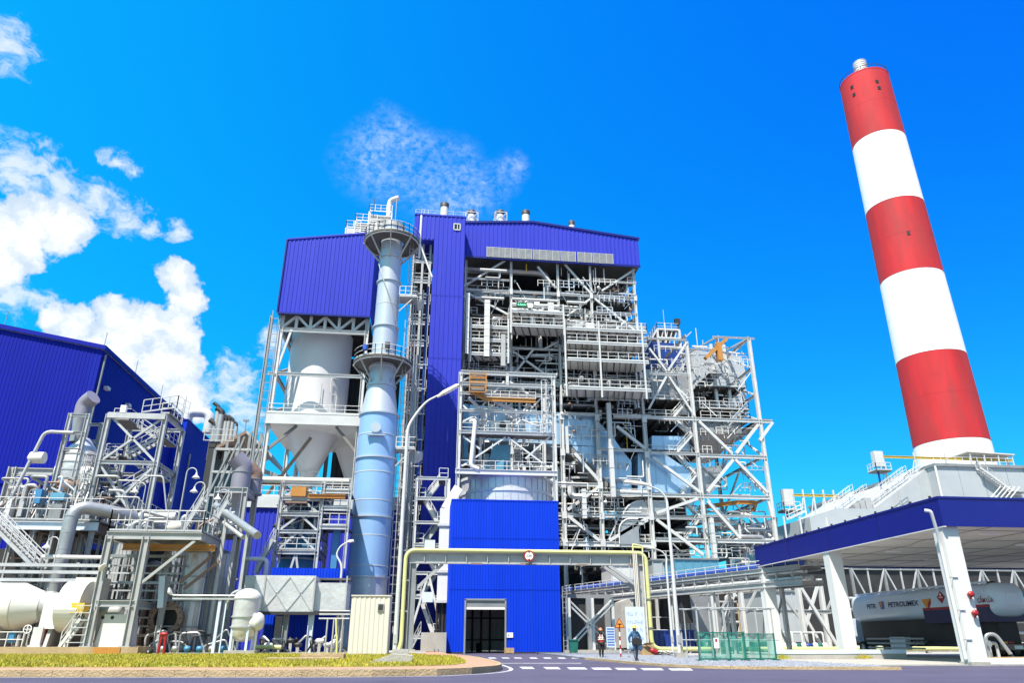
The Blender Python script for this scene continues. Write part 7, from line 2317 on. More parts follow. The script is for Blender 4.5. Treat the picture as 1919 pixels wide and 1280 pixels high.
def gooseneck(px, py_top, Y, zfloor, label, flip=-1, hgt=None):
 q = W(px, py_top, Y)
 t = thing('gooseneck_lamp', label, 'lamp', (q.x, Y, zfloor), 'white gooseneck lamps in the process area')
 r = .42
 pts = [V((q.x, Y, zfloor))] + arc((q.x + flip * r, Y, q.z - r), (-flip, 0, 0), (0, 0, 1), r, 0, math.pi, 8)
 M().tube(pts, .045, 8).build('pole', 'weathered_steel', t)
 e = pts[-1]
 M().lathe(e, [(.06, .05), (.08, -.15), (.32, -.42), (.34, -.46), (.3, -.46), (.04, -.2)], 20).build('shade', 'white_paint', t)
 M().lathe(e, [(.1, -.42), (.12, -.5), (.02, -.55)], 12).build('bulb', 'sign_white', t)
 return t
# ---- front platform on raked looking legs (zone B)
YB0 = 60
bx0, bx1 = W(209, 994, YB0).x, W(278, 994, YB0).x
bxe = W(379, 1003, YB0).x
zdk = W(290, 998, YB0).z
y2b = YB0 + 5.5
pf = thing('access_platform', 'wide grey steel platform on I section legs above the plinth', 'platform', ((bx0 + bxe) / 2, YB0, ZP))
for x in (bx0, bx1):
 for y in (YB0, y2b):
  M().ibar((x, y, ZP - .01), (x, y, zdk - .3), .42, .5, .06, up=V((1, 0, 0))).build('column', 'galvanised_steel', pf)
  M().box(x - .4, x + .4, y - .4, y + .4, ZP, ZP + .06).build('base_plate', 'galvanised_steel', pf)
for x in (bxe - .3,):
 M().ibar((x, y2b, PL), (x, y2b, zdk - .3), .36, .36, up=V((1, 0, 0))).build('column', 'grey_steel', pf)
h_ = .55
for y in (YB0, y2b):
 M().ibar((bx0 - .25, y, zdk - h_ / 2), (bxe, y, zdk - h_ / 2), .3, h_, .05).build('edge_beam', 'galvanised_steel', pf)
for x in (bx0 - .1, bx1, bxe - .1):
 M().ibar((x, YB0, zdk - h_ / 2), (x, y2b, zdk - h_ / 2), .3, h_ * .96, .05).build('cross_beam', 'galvanised_steel', pf)
dk = M().box(bx0 - .25, bxe + .05, YB0, y2b, zdk + .002, zdk + .08).build('deck', 'grating', pf)
M().rail([(bx0 - .2, y2b, zdk + .08), (bx0 - .2, YB0, zdk + .08), (bxe, YB0, zdk + .08), (bxe, y2b, zdk + .08)], 1.6, .045, 1.35).build('railing', 'weathered_steel', dk)
zx = W(220, 1132, YB0).z
M().ibar((bx0, YB0, zx), (bx1, YB0, zx), .3, .45, .05).build('beam', 'galvanised_steel', pf)
M().ibar((bx1, YB0, zx), (bx1, y2b, zx), .3, .45, .05).build('beam', 'galvanised_steel', pf)
M().bar(W(262, 1096, YB0), W(366, 1014, YB0), .2, .2, up=V((0, 1, 0))).build('brace', 'galvanised_steel', pf)
for (p_, q_) in (((338, 1092), (400, 1040)), ((345, 1105), (412, 1052))):
 M().bar(W(*p_, YB0 + 3), W(*q_, YB0 + 3), .2, .2, up=V((0, 1, 0))).build('brace', 'rust_brown', pf)
a, c = W(229, 1025, YB0 + 1), W(402, 1032, YB0 + 1)
M().ibar((a.x, YB0 + 1.2, a.z), (c.x, YB0 + 1.2, a.z), .35, .48, .07).build('monorail_beam', 'orange_paint', pf)
M().bar((W(305, 1080, YB0 + 2).x, YB0 + 2, W(300, 1080, YB0 + 2).z), (W(292, 1145, YB0 + 2).x + .3, YB0 + 2, W(300, 1140, YB0 + 2).z), .42, .12).build('cable_tray', 'tank_paint', pf)
M().ibar((W(312, 1100, YB0 + 3).x, YB0 + 3, ZP - .4), (W(312, 1100, YB0 + 3).x, YB0 + 3, zdk - 3), .35, .4, up=V((1, 0, 0))).build('column', 'galvanised_steel', pf)
M().tube([W(318, 1112, YB0 - .2), W(319, 1112, YB0 - .2) + V((0, 0, .02))], .03, 6).build('lamp_arm', 'weathered_steel', pf)
q = W(316, 1111, YB0 - .3)
M().lathe_axis(q, (.8, 0, .4), [(.05, -.05), (.3, .12), (.3, .2)], 14).bar(q, (q.x - .1, YB0 + 3, q.z), .05).build('flood_lamp', 'sign_white', pf)
q = W(190, 1062, YB0 - .3)
M().lathe_axis(q, (.7, -.3, -.5), [(.05, -.05), (.3, .14), (.32, .2)], 14).bar(q, (bx0, YB0, q.z), .05).build('flood_lamp', 'sign_white', pf)
# stuff on the deck
for i in range(7):
 x = rb.uniform(bx0 + .5, bxe - 1)
 M().tube(pathr([(x, YB0 + 2.5, zdk + .1), (x, YB0 + 2.5, zdk + rb.uniform(.8, 2.4)), (x + rb.uniform(.8, 2.4), YB0 + 3, zdk + 1.5)], .3), rb.choice((.1, .16, .22)), 8).build('pipe', rb.choice(('dull_silver', 'weathered_steel', 'rust_brown')), pf)
M().tube([(bx0 + .6, YB0 + 3.4, zdk + 1.75), (W(330, 950, YB0 + 3).x, YB0 + 3.4, zdk + 1.75)], .3, 12).build('pipe', 'white_paint', pf)
M().lathe_axis((W(330, 985, YB0 + 2.6).x, YB0 + 2.6, zdk + .75), (1, 0, 0), [(.05, -.7), (.5, -.4), (.5, .4), (.05, .7)], 18).build('small_vessel', 'cream_panel', pf)
s0, s1 = W(345, 990, YB0 + 3), W(385, 935, YB0 + 3)
M().stair((s0.x, YB0 + 2.4, zdk + .1), (s1.x, YB0 + 2.4, s1.z), (0, 1, 0), r=.045).build('stair_flight', 'weathered_steel', pf)
M().stair((s0.x + 1.6, YB0 + 3.8, zdk + .1), (s1.x + 1.6, YB0 + 3.8, s1.z), (0, 1, 0), r=.045).build('stair_flight', 'weathered_steel', pf)
gooseneck(352, 877, YB0 + 5, zdk + .1, 'white gooseneck lamp tallest above the wide grey platform', 1)
gooseneck(386, 904, YB0 + 4.5, zdk + .1, 'white gooseneck lamp beside the elbow duct legs', -1)
gooseneck(430, 918, YB0 + 4.5, PL, 'white gooseneck lamp in front of the purple elbow ducts', -1)
gooseneck(113, 1007, 64, ZP, 'white gooseneck lamp hanging left of the bent silver duct', -1)
gooseneck(275, 905, 67, ZP, 'white gooseneck lamp at the stair tower foot', -1)
# silver tanks under / behind the platform
def tank(px0, px1, pyt, Y, label, m='dull_silver', ribs=24, dome=False, base=PL):
 a_, c_ = W(px0, 1120, Y), W(px1, 1120, Y)
 r_ = (c_.x - a_.x) / 2
 zt_ = W((px0 + px1) / 2, pyt, Y - r_).z
 t = thing('insulated_tank', label, 'tank', ((a_.x + c_.x) / 2, Y, base))
 cx__ = (a_.x + c_.x) / 2
 b_ = M()
 n_ = ribs
 vs_ = []
 for k in range(n_):
  for (f, o) in ((0, 0), (.72, 0), (.80, .05), (.92, .05)):
   a__ = (k + f) * 2 * math.pi / n_
   vs_.append((cx__ + math.cos(a__) * (r_ + o), Y + math.sin(a__) * (r_ + o)))
 m_ = len(vs_)
 b_.add([(x, y, base) for x, y in vs_] + [(x, y, zt_) for x, y in vs_], [(i, (i + 1) % m_, (i + 1) % m_ + m_, i + m_) for i in range(m_)])
 b_.build('shell', m, t)
 M().lathe((cx__, Y, zt_), [(r_ + .08, -.1), (r_ + .08, .05), (r_ * .6, .35), (.05, .5)], 40).build('roof', m, t)
 for k in range(1, 4):
  z = lerp(base, zt_, k / 4)
  M().lathe((cx__, Y, z), [(r_ + .03, -.06), (r_ + .09, -.06), (r_ + .09, .06), (r_ + .03, .06)], 40, smooth=False).build('band', 'galvanised_steel', t)
 M().lathe((cx__, Y, 0), [(r_ + .25, base - .2), (r_ + .25, base + .18), (r_ - .1, base + .18)], 40, smooth=False).build('base_ring', 'concrete', t)
 return t
tank(197, 262, 985, 70, 'pale ribbed silver tank between the raked platform legs', 'galvanised_steel', 30)
tank(338, 385, 1035, 66, 'tall narrow silver tank right of the platform legs', 'silver_cladding', 14)
tank(376, 428, 1038, 68, 'tall silver tank nearest the elbow duct frame', 'dull_silver', 16)
tank(262, 300, 1060, 72, 'brownish silver tank deep beneath the platform', 'rust_brown', 16)
tank(300, 340, 1030, 74, 'ribbed silver tank deep behind the platform brace', 'dull_silver', 20)
# ring flange (big open pipe end)
q = W(310, 1160, 63.5)
rf_ = thing('open_pipe_flange', 'big rusty open pipe end behind the red hydrant', 'pipe flange', (q.x, 63.5, PL))
M().lathe_axis((q.x, 63.5, q.z), (0, 1, 0), [(.9, 0), (1.3, 0), (1.3, .2), (1.05, .2), (1.05, 2.6)], 32, smooth=False, caps=False).build('flange', 'rust_brown', rf_)
M().lathe_axis((q.x, 64.2, q.z), (0, 1, 0), [(.98, 0), (.98, .02)], 28).build('inner_disc', 'black_paint', rf_)
for k in range(16):
 a_ = k * math.pi / 8
 M().lathe_axis((q.x + math.cos(a_) * 1.16, 63.5, q.z + math.sin(a_) * 1.16), (0, -1, 0), [(.06, 0), (.06, .06)], 6, smooth=False).build('bolt', 'dark_steel', rf_)
M().bar((q.x, 64.8, PL), (q.x, 64.8, q.z - 1), .5).build('support', 'galvanised_steel', rf_)
# red hydrant set
q = G(302, 1224, PL)
hy = thing('hydrant', 'dark red twin hydrant post on the grass edge under the platform', 'hydrant', (W(301, 1220, 59).x, 59, PL))
x = W(301, 1220, 59).x
M().tube([(x - .14, 59, PL - .01), (x - .05, 59, PL + 1.4)], .09, 12).build('standpipe', 'red_paint', hy)
M().tube([(x + .26, 59, PL - .01), (x + .2, 59, PL + 1.3)], .1, 12).build('standpipe', 'red_paint', hy)
M().lathe_axis((x - .2, 59, PL + 1.35), (1, 0, 0), [(.08, 0), (.14, .1), (.14, .4), (.08, .5)], 14).build('head', 'red_paint', hy)
M().bar((x - .2, 59, PL + 1.7), (x - .42, 58.9, PL + 2.0), .05).bar((x + .25, 59, PL + 1.7), (x + .5, 58.9, PL + 1.85), .05).build('lever', 'dark_steel', hy)
hr = thing('hose_reel', 'black hose reel lying left of the red hydrant', 'hose reel', (x - .75, 58.8, PL))
M().lathe_axis((x - .75, 58.75, PL + .2), (.3, 1, 0), [(.1, 0), (.22, .02), (.22, .25), (.1, .3)], 18).build('reel', 'tyre', hr)
M().lathe_axis((x - .75, 58.72, PL + .2), (.3, 1, 0), [(.07, 0), (.07, .03)], 12).build('hub', 'galvanised_steel', hr)
# ---- pipe cage clutter between legs
pc_ = thing('pipe_manifold', 'dense grey pipe manifold racks behind the platform legs', 'pipes', (W(250, 1150, 64).x, 64, ZP))
for k in range(10):
 z = lerp(ZP + .8, zdk - 1.4, k / 9)
 a, c = W(206, 1100, 65), W(345, 1100, 65)
 M().bar((a.x, 65 - (k % 2), z), (c.x, 65 - (k % 2), z), .12 if k % 3 else .22).build('rail_pipe', rb.choice(('weathered_steel', 'galvanised_steel', 'grey_steel')), pc_)
for k in range(16):
 x = lerp(W(206, 1100, 65).x, W(350, 1100, 65).x, k / 15)
 M().tube([(x, 65.3, PL), (x, 65.3, zdk - rb.uniform(.8, 4))], rb.choice((.06, .1, .15)), 8).build('riser_pipe', rb.choice(('dull_silver', 'grey_steel', 'dark_steel', 'galvanised_steel')), pc_)
for k in range(10):
 x = W(rb.uniform(260, 400), 1180, 62).x
 M().tube(pathr([(x, 63, PL), (x, 63, PL + rb.uniform(.5, 1.8)), (x + rb.uniform(.8, 2), 63, PL + rb.uniform(.8, 1.8)), (x + 2, 63, PL)], .25), rb.choice((.06, .09)), 8).build('low_pipe', rb.choice(('dark_steel', 'dull_silver', 'galvanised_steel')), pc_)
for k in range(6):
 x = W(300 + k * 23, 1212, 60.8).x
 M().lathe_axis((x, 60.8, PL + .35), (1, 0, .0), [(.08, 0), (.2, .05), (.2, .4), (.08, .45)], 12).bar((x + .2, 60.8, PL), (x + .2, 60.8, PL + .2), .2).build('valve', rb.choice(('dull_silver', 'blue_equipment', 'galvanised_steel')), pc_)
bk = thing('dark_backing', 'dark backing wall added as shade behind the fan and pipes', 'shelter', (W(150, 1150, 75).x, 75.2, 0))
M().box(W(-80, 1100, 75).x, W(440, 1100, 75).x, 75.2, 75.5, 0, W(150, 1030, 75).z).build('wall', 'dark_steel', bk)  # dark sheet added to stand in for deep shade between the pipes
for k in range(40):
 x = W(rb.uniform(-20, 430), 1120, 74).x
 z = rb.uniform(1, 9)
 M().bar((x, 74.6, z), (x + (rb.uniform(1, 4) if k % 2 else 0), 74.6, z + (0 if k % 2 else rb.uniform(1, 4))), rb.choice((.08, .14, .22))).build('pipe_run', rb.choice(('dull_silver', 'grey_steel', 'weathered_steel', 'rust_brown')), bk)
# ---- three rail cable rack across the left
ct = thing('cable_rack', 'three long pale cable trays in front of the left pipes', 'cable tray', (W(100, 1075, 63.5).x, 63.5, ZP))
a, c = W(-60, 1075, 64), W(206, 1075, 64)
for py in (1060, 1073, 1088):
 z = W(100, py, 64).z
 M().bar((a.x, 64, z), (c.x, 64, z), .5, .24).build('tray', 'weathered_steel', ct)
for px in (-20, 36, 90, 140, 190):
 x = W(px, 1075, 64).x
 M().ibar((x, 64.3, ZP), (x, 64.3, W(px, 1054, 64).z), .22, .22, up=V((1, 0, 0))).build('post', 'galvanised_steel', ct)
cl = thing('low_pipework', 'dark tangle of low pipes and valves behind the fan', 'pipes', (W(80, 1120, 67).x, 67, ZP))
for k in range(34):
 x = W(rb.uniform(-40, 205), 1100, 67).x
 y = rb.uniform(65.5, 70)
 z = rb.uniform(2, 5.6)
 M().tube(pathr([(x, y, ZP), (x, y, z), (x + rb.uniform(-3, 3), y, z), (x + rb.uniform(-3, 3), y, rb.uniform(1, 6))], .3, 3), rb.choice((.07, .1, .15)), 8).build('pipe', rb.choice(('dull_silver', 'grey_steel', 'weathered_steel', 'dark_steel', 'galvanised_steel')), cl)
for k in range(10):
 x = W(rb.uniform(60, 200), 1100, 66).x
 M().lathe_axis((x, 65.8, rb.uniform(2, 5)), (0, -1, 0), [(.06, 0), (.24, .03), (.24, .3), (.08, .36)], 12).build('valve', rb.choice(('dark_steel', 'black_paint', 'galvanised_steel')), cl)
M().tube([W(80, 1044, 64.5), V((W(212, 1050, 64.5).x, 64.5, W(80, 1044, 64.5).z))], .16, 10).build('white_pipe', 'white_paint', cl)
# ---- raised deck (zone A)
YA = 68
da0, da1 = W(-60, 985, YA).x, W(185, 985, YA).x
zA_ = W(90, 975, YA).z
dA = thing('process_deck', 'raised dark process deck crowded with cabinets at left edge', 'platform', (W(90, 985, YA).x, YA, ZP))
M().box(da0, da1, YA, YA + 12, zA_ - .12, zA_).build('deck', 'grating', dA)
M().ibar((da0, YA, zA_ - .5), (da1, YA, zA_ - .5), .35, .7, .06).build('edge_beam', 'tank_paint', dA)
for k in range(7):
 x = lerp(da0 + .5, da1 - .5, k / 6)
 M().box(x - .12, x + .12, YA + .4, YA + 12, zA_ - .9, zA_ - .122).build('joist', 'brown_shadow_steel', dA)
 for y in (YA + .2, YA + 11.5):
  M().ibar((x, y, ZP if y < 74 else 0), (x, y, zA_ - .9), .36, .36, up=V((1, 0, 0))).build('column', 'galvanised_steel' if y == YA + .2 else 'dark_steel', dA)
M().rail([(da0, YA, zA_), (da1, YA, zA_), (da1, YA + 5, zA_)], 1.9, .045, 1.5).build('railing', 'weathered_steel', dA)
sk0, sk1 = W(0, 975, 65), W(62, 1062, 65)
for dy in (0, 1.2):
 M().stair((sk1.x, 65 + dy, sk1.z), (sk0.x - 1, 65 + dy, sk0.z), (0, 1, 0), r=.05).build('stair_flight', 'weathered_steel', dA)
for (x0_, x1_, y0_, y1_, m_) in ((62, 80, 917, 943, 'blue_equipment'), (92, 122, 924, 937, 'turquoise_equipment'), (30, 46, 940, 968, 'weathered_steel'), (6, 22, 945, 972, 'white_paint'), (128, 150, 950, 970, 'galvanised_steel'), (88, 118, 945, 973, 'grey_steel'), (160, 176, 930, 972, 'dull_silver')):
 p_, q_ = W(x0_, y1_, YA + 1.2), W(x1_, y0_, YA + 1.2)
 M().box(p_.x, q_.x, YA + 1.2, YA + 2.2, p_.z, q_.z).build('cabinet', m_, dA)
 if p_.z - zA_ > .1:
  M().bar(((p_.x + q_.x) / 2, YA + 1.8, zA_), ((p_.x + q_.x) / 2, YA + 1.8, p_.z), .2).build('cabinet_stand', 'galvanised_steel', dA)
for k in range(60):
 x = rb.uniform(da0 + .5, da1 - 1)
 y = rb.uniform(YA + 1.5, YA + 6)
 h = rb.uniform(1.0, 4.6)
 M().tube(pathr([(x, y, zA_), (x, y, zA_ + h), (x + rb.uniform(-2.5, 2.5), y, zA_ + h), (x + rb.uniform(-2.5, 2.5), y + 1, zA_ + h * .5)], .25, 3), rb.choice((.05, .07, .1, .16)), 8).build('pipe', rb.choice(('grey_steel', 'dull_silver', 'tank_paint', 'weathered_steel', 'galvanised_steel', 'rust_brown')), dA)
for k in range(50):
 x = rb.uniform(da0 + .5, da1 - 1)
 M().bar((x, YA + rb.uniform(1, 6), zA_), (x + rb.uniform(-.1, .1), YA + 3, zA_ + rb.uniform(1, 4)), rb.choice((.06, .1, .14))).build('small_post', rb.choice(('weathered_steel', 'tank_paint', 'galvanised_steel')), dA)
# bent silver duct
bd = thing('bent_duct', 'fat silver lagged pipe bending over the left deck rail', 'pipe', W(118, 1050, 66) * 1)
bd.location.z = ZP
p0_, p1_ = W(112, 1066, 66.5), W(136, 962, 66.5)
xm_ = (p0_.x + p1_.x) / 2
M().tube(pathr([(xm_, 66.5, ZP), (xm_, 66.5, W(136, 948, 66.5).z), (xm_ + 3.2, 68.5, W(136, 948, 66.5).z - .3), (xm_ + 5.6, 72, W(136, 948, 66.5).z - 1)], 1.3, 8), .56, 20).build('duct', 'dull_silver', bd)
for k in range(8):
 z = lerp(1.5, W(136, 968, 66.5).z, k / 7)
 M().lathe((xm_, 66.5, z), [(.565, -.03), (.585, -.03), (.585, .03), (.565, .03)], 24, smooth=False).build('seam', 'galvanised_steel', bd)
vd = thing('big_elbow', 'large pale elbow vessel feeding the left deck', 'duct', W(130, 910, 73))
q = W(115, 905, 73)
M().tube(pathr([(q.x - .5, 73, zA_ + 5.2), (q.x + 2.6, 73, zA_ + 5.2), (q.x + 2.6, 73, zA_ + .1)], 2.2, 9), .95, 22).build('duct', 'white_paint', vd)
# far left grey portal frame against the hall
pf2 = thing('yard_portal', 'stout grey portal frame before the deep blue hall wall', 'steel frame', (W(25, 950, 76).x, 76, 0))
x = W(27, 878, 76).x
z1 = W(27, 876, 76).z
M().ibar((x, 76, 0), (x, 76, z1), .75, .75, .1, up=V((1, 0, 0))).build('column', 'galvanised_steel', pf2)
x2 = W(102, 878, 76).x
M().ibar((x, 76, z1 - .4), (x2, 76, z1 - .4), .4, .7, .1).build('beam', 'galvanised_steel', pf2)
M().ibar((x2 + 1.5, 76, 0), (x2 + 1.5, 76, z1), .5, .5, up=V((1, 0, 0))).build('column', 'galvanised_steel', pf2)
M().ibar((x, 76, z1 - 4), (x2, 76, z1 - 4), .4, .5).build('beam', 'galvanised_steel', pf2)
M().bar((x + .4, 76, z1 - 1), (x + 2.8, 76, z1 - 3.8), .25, up=V((0, 1, 0))).build('brace', 'galvanised_steel', pf2)
# vessel in four post frame with gooseneck vent
YV_ = 72
vt = thing('vessel_tower', 'silver ringed vessel in four posts with grey vent cowl on top', 'vessel tower', (W(150, 870, YV_).x, YV_, 0))
vx0, vx1 = W(134, 774, YV_).x, W(167, 776, YV_).x
vz1 = W(150, 775, YV_).z
for x in (vx0, vx1):
 for y in (YV_, YV_ + 3.2):
  M().ibar((x, y, zA_ if y < 70 else 0), (x, y, vz1), .36, .36, up=V((1, 0, 0))).build('column', 'weathered_steel', vt)
for z in (vz1 - .2, W(150, 812, YV_).z, W(150, 843, YV_).z):
 for y in (YV_, YV_ + 3.2):
  M().ibar((vx0, y, z), (vx1, y, z), .24, .3).build('beam', 'weathered_steel', vt)
vc = W(150, 865, YV_ + 1.6)
rvv = 33 * mpp(vc)
vz0_, vzt_ = W(150, 898, YV_).z, W(150, 845, YV_).z
M().lathe((vc.x, YV_ + 1.6, 0), [(rvv * .5, vz0_ - 1.5), (rvv, vz0_), (rvv, vzt_), (rvv * .6, vzt_ + .8), (.45, vzt_ + 1.6)], 40).build('vessel', 'silver_cladding', vt)
for k in range(4):
 z = lerp(vz0_, vzt_, (k + .2) / 3.5)
 M().lathe((vc.x, YV_ + 1.6, z), [(rvv, -.06), (rvv + .06, -.06), (rvv + .06, .06), (rvv, .06)], 40, smooth=False).build('ring', 'galvanised_steel', vt)
M().lathe((vc.x, YV_ + 1.6, vz0_ - .2), [(rvv + .04, -.9), (rvv + .3, -.2), (rvv + .05, .1)], 40).build('rust_skirt', 'rust_brown', vt)
gx_ = vc.x - .8
g0 = W(160, 780, YV_ + 1.6)
rg_ = 14.5 * mpp(g0)
M().lathe((gx_, YV_ + 1.6, 0), [(.6, vzt_ + 1.2), (.6, g0.z - 1.4), (rg_, g0.z)], 28).build('vent_pipe', 'dull_silver', vt)
gz = W(168, 757, YV_ + 1.6).z
M().tube(pathr([(gx_, YV_ + 1.6, g0.z), (gx_, YV_ + 1.6, gz), (gx_ + .85, YV_ + 1.2, gz + .62)], .8, 8), rg_, 24).build('cowl', 'mauve_duct', vt)
M().tube(pathr([(vx0 - 3.6, YV_ - .5, zA_ + .3), (vx0 - 1.7, YV_ - .5, W(110, 812, YV_).z), (vx0 + .8, YV_ - .3, W(110, 812, YV_).z)], .6, 5), .16, 10).build('side_pipe', 'weathered_steel', vt)
M().lathe_axis((vx0 - 2.2, YV_ - .2, W(110, 860, YV_).z), (1, 0, 0), [(.1, -.6), (.55, -.3), (.55, .9)], 16).build('side_drum', 'white_paint', vt)
M().ladder((vx1 + 1.1, YV_ - .1, zA_), (vx1 + 1.1, YV_ - .1, W(190, 855, YV_).z), (1, 0, 0), .5, .04, .4, cage=.5, out=(0, -1, 0)).build('caged_ladder', 'weathered_steel', vt)
# stair tower
YT_ = 71
tw = thing('stair_tower', 'pale X braced stair tower in front of the big blue hall', 'stair tower', (W(250, 900, YT_).x, YT_, 0))
tx0, tx1 = W(205, 776, YT_).x, W(311, 780, YT_).x
tz = [W(258, py, YT_).z for py in (1000, 868, 778)]
steel_tower(tw, tx0, tx1, YT_, YT_ + 5.5, 0, tz[2], tz, .42, 'weathered_steel', 'X', decks=())
zs = [W(258, py, YT_).z for py in (1010, 965, 925, 885, 850, 815, 782, 768)]
for k in range(len(zs) - 1):
 xa_, xb_ = lerp(tx0, tx1, .3), lerp(tx0, tx1, .84)
 s0, s1 = (xa_, xb_) if k % 2 == 0 else (xb_, xa_)
 if k < len(zs) - 2:
  M().stair((s0, YT_ + 1.2 + (k % 2) * 1.7, zs[k]), (s1, YT_ + 1.2 + (k % 2) * 1.7, zs[k + 1]), (0, 1.2, 0), r=.045, sw=.08, sh=.3).build('stair_flight', 'weathered_steel', tw)
 lx0, lx1 = (xb_, tx1) if k % 2 == 0 else (tx0, xa_)
 ld = M().box(lx0, lx1, YT_ + 1, YT_ + 4.4, zs[k + 1] - .1, zs[k + 1]).build('landing', 'grating', tw)
 M().rail([(lx0, YT_ + 1, zs[k + 1]), (lx1, YT_ + 1, zs[k + 1]), (lx1, YT_ + 4.4, zs[k + 1])], 1.1, .04, 1.0).build('railing', 'weathered_steel', ld)
M().rail([(lerp(tx0, tx1, .55), YT_ + .2, tz[2] + .3), (tx1 + .8, YT_ + .2, tz[2] + .9), (tx1 + 2.0, YT_ + .2, tz[2] + .2)], 1.3, .045, .9).build('railing', 'weathered_steel', tw)
M().bar((tx0 - .05, YT_ - .1, tz[2] - .15), (tx1 + .05, YT_ - .1, tz[2] - .15), .3, .5).build('top_beam', 'weathered_steel', tw)
M().tube([(tx1 + .6, YT_ + 3, tz[2]), (tx1 + .6, YT_ + 3, tz[2] + 3)], .05, 6).build('mast', 'weathered_steel', tw)
M().box(tx0 + 1.0, tx0 + 1.5, YT_ - .2, YT_ + .2, tz[2] + .2, tz[2] + .9).build('flood_lamp', 'sign_white', tw)
for k in range(9):
 q = W(rb.uniform(188, 300), rb.uniform(880, 985), YT_ - 1.5)
 M().tube(pathr([q, q + V((rb.uniform(1, 3), 0, 0)), q + V((rb.uniform(1, 3), .5, -rb.uniform(1, 4)))], .3, 3), rb.choice((.08, .13)), 8).build('pipe', rb.choice(('weathered_steel', 'galvanised_steel')), tw)
sp_ = thing('side_platform', 'small railed platforms stacked left of the stair tower', 'platform', (W(200, 900, 72).x, 71.6, 0))
for py in (858, 888, 905, 935):
 a, c = W(186, py, 71.6), W(218, py, 71.6)
 dk_ = M().box(a.x, c.x, 71.6, 74, a.z - .1, a.z).build('deck', 'grating', sp_)
 M().rail([(a.x, 74, a.z), (a.x, 71.6, a.z), (c.x, 71.6, a.z)], 1.1, .04, .9).build('railing', 'weathered_steel', dk_)
for px in (188, 216):
 q = W(px, 880, 71.9)
 M().bar((q.x, 71.9, 0), (q.x, 71.9, W(px, 850, 71.9).z), .2).build('post', 'weathered_steel', sp_)
# ---- purple elbow ducts on a frame
YEL = 68
ef = thing('duct_stand', 'grey four leg frame carrying the purple elbow ducts', 'steel frame', (W(435, 1000, YEL).x, YEL, 0))
ex0, ex1 = W(409, 915, YEL).x, W(461, 916, YEL).x
ez = W(435, 914, YEL).z
for x in (ex0, ex1):
 for y in (YEL, YEL + 4):
  M().ibar((x, y, 0), (x, y, ez), .46, .46, up=V((1, 0, 0))).build('column', 'galvanised_steel', ef)
for y in (YEL, YEL + 4):
 M().ibar((ex0 - .2, y, ez - .25), (ex1 + .2, y, ez - .25), .35, .5).build('beam', 'galvanised_steel', ef)
for x in (ex0, ex1):
 M().ibar((x, YEL, ez - .25), (x, YEL + 4, ez - .25), .35, .5).build('side_beam', 'galvanised_steel', ef)
M().box(ex0, ex1, YEL + .2, YEL + 3.8, ez - .1, ez).build('deck', 'dark_steel', ef)
for (px, py0, py1, y, r_, lab, mm, flip) in ((451, 913, 866, YEL + 1.4, 17, 'larger purple grey elbow vent on the grey frame', 'mauve_duct', -1), (475, 922, 882, YEL + 3.4, 13.5, 'smaller reddish elbow vent behind the large purple one', 'rust_brown', -1)):
 a, c = W(px, py0, y), W(px, py1, y)
 r = r_ * mpp(a)
 t = thing('elbow_vent', lab, 'duct', (a.x, y, ez), 'purple elbow vents')
 b = M()
 zb = ez if px == 451 else ez
 b.tube([(a.x, y, zb), (a.x, y, lerp(zb, c.z, .62))], r, 28)
 b.build('riser', 'mauve_duct', t)
 M().tube(pathr([(a.x, y, lerp(zb, c.z, .62)), (a.x, y, lerp(zb, c.z, .84)), (a.x + flip * r * .95, y - .35, lerp(zb, c.z, .84) + r * .95)], r * .9, 8), r, 28).build('elbow', mm if px != 451 else 'mauve_duct', t)
 M().lathe((a.x, y, zb), [(r + .02, -.02), (r + .14, -.02), (r + .14, .12), (r + .02, .12)], 28, smooth=False).build('flange', 'grey_steel', t)
 M().lathe((a.x, y, lerp(zb, c.z, .62)), [(r, -.05), (r + .06, -.05), (r + .06, .05), (r, .05)], 28, smooth=False).build('joint', 'grey_steel', t)
M().lathe((W(440, 950, YEL + 2).x, YEL + 2, 0), [(.7, ez - 3.8), (.7, ez - 1.2), (1.2, ez - .3)], 24).build('outlet', 'dull_silver', ef)
q0, q1 = W(405, 948, 66), W(483, 1004, 58)
dp = thing('sloping_pipe', 'thick silver pipe slanting down in front of the elbow frame', 'pipe', q0)
M().tube([q0, q1], .3, 16).build('pipe', 'dull_silver', dp)
M().tube([q0.lerp(q1, .1) + V((.1, 0, -.9)), q0.lerp(q1, .7) + V((.1, 0, -.9))], .2, 10).build('lower_pipe', 'galvanised_steel', dp)
M().bar(q0.lerp(q1, .3), V((q0.lerp(q1, .3).x, q0.lerp(q1, .3).y, PL)), .25).build('support', 'galvanised_steel', dp)
M().bar(q0.lerp(q1, .8), V((q0.lerp(q1, .8).x, q0.lerp(q1, .8).y, PL)), .2).build('support', 'galvanised_steel', dp)
vr = thing('valve_rack', 'crowd of small pale valves beside the elbow frame', 'valves', (W(430, 985, 66).x, 66, zdk))
zvr = W(430, 1003, 66).z
M().box(W(398, 1003, 66).x, W(445, 1003, 66).x, 65.4, 68.5, zvr - .12, zvr).build('deck', 'grating', vr)
M().rail([(W(398, 1003, 66).x, 65.4, zvr), (W(445, 1003, 66).x, 65.4, zvr)], 1.3, .045, .8).build('railing', 'weathered_steel', vr)
for k in range(14):
 x = W(rb.uniform(400, 440), 990, 66.3).x
 z = zvr + rb.uniform(.3, 2.4)
 M().tube(pathr([(x, 66.3 + rb.uniform(0, 1.5), zvr), (x, 66.3, z), (x + rb.uniform(-.8, .8), 66.3, z + .1)], .15, 3), rb.choice((.07, .11)), 8).build('pipe', rb.choice(('weathered_steel', 'dull_silver', 'tank_paint')), vr)
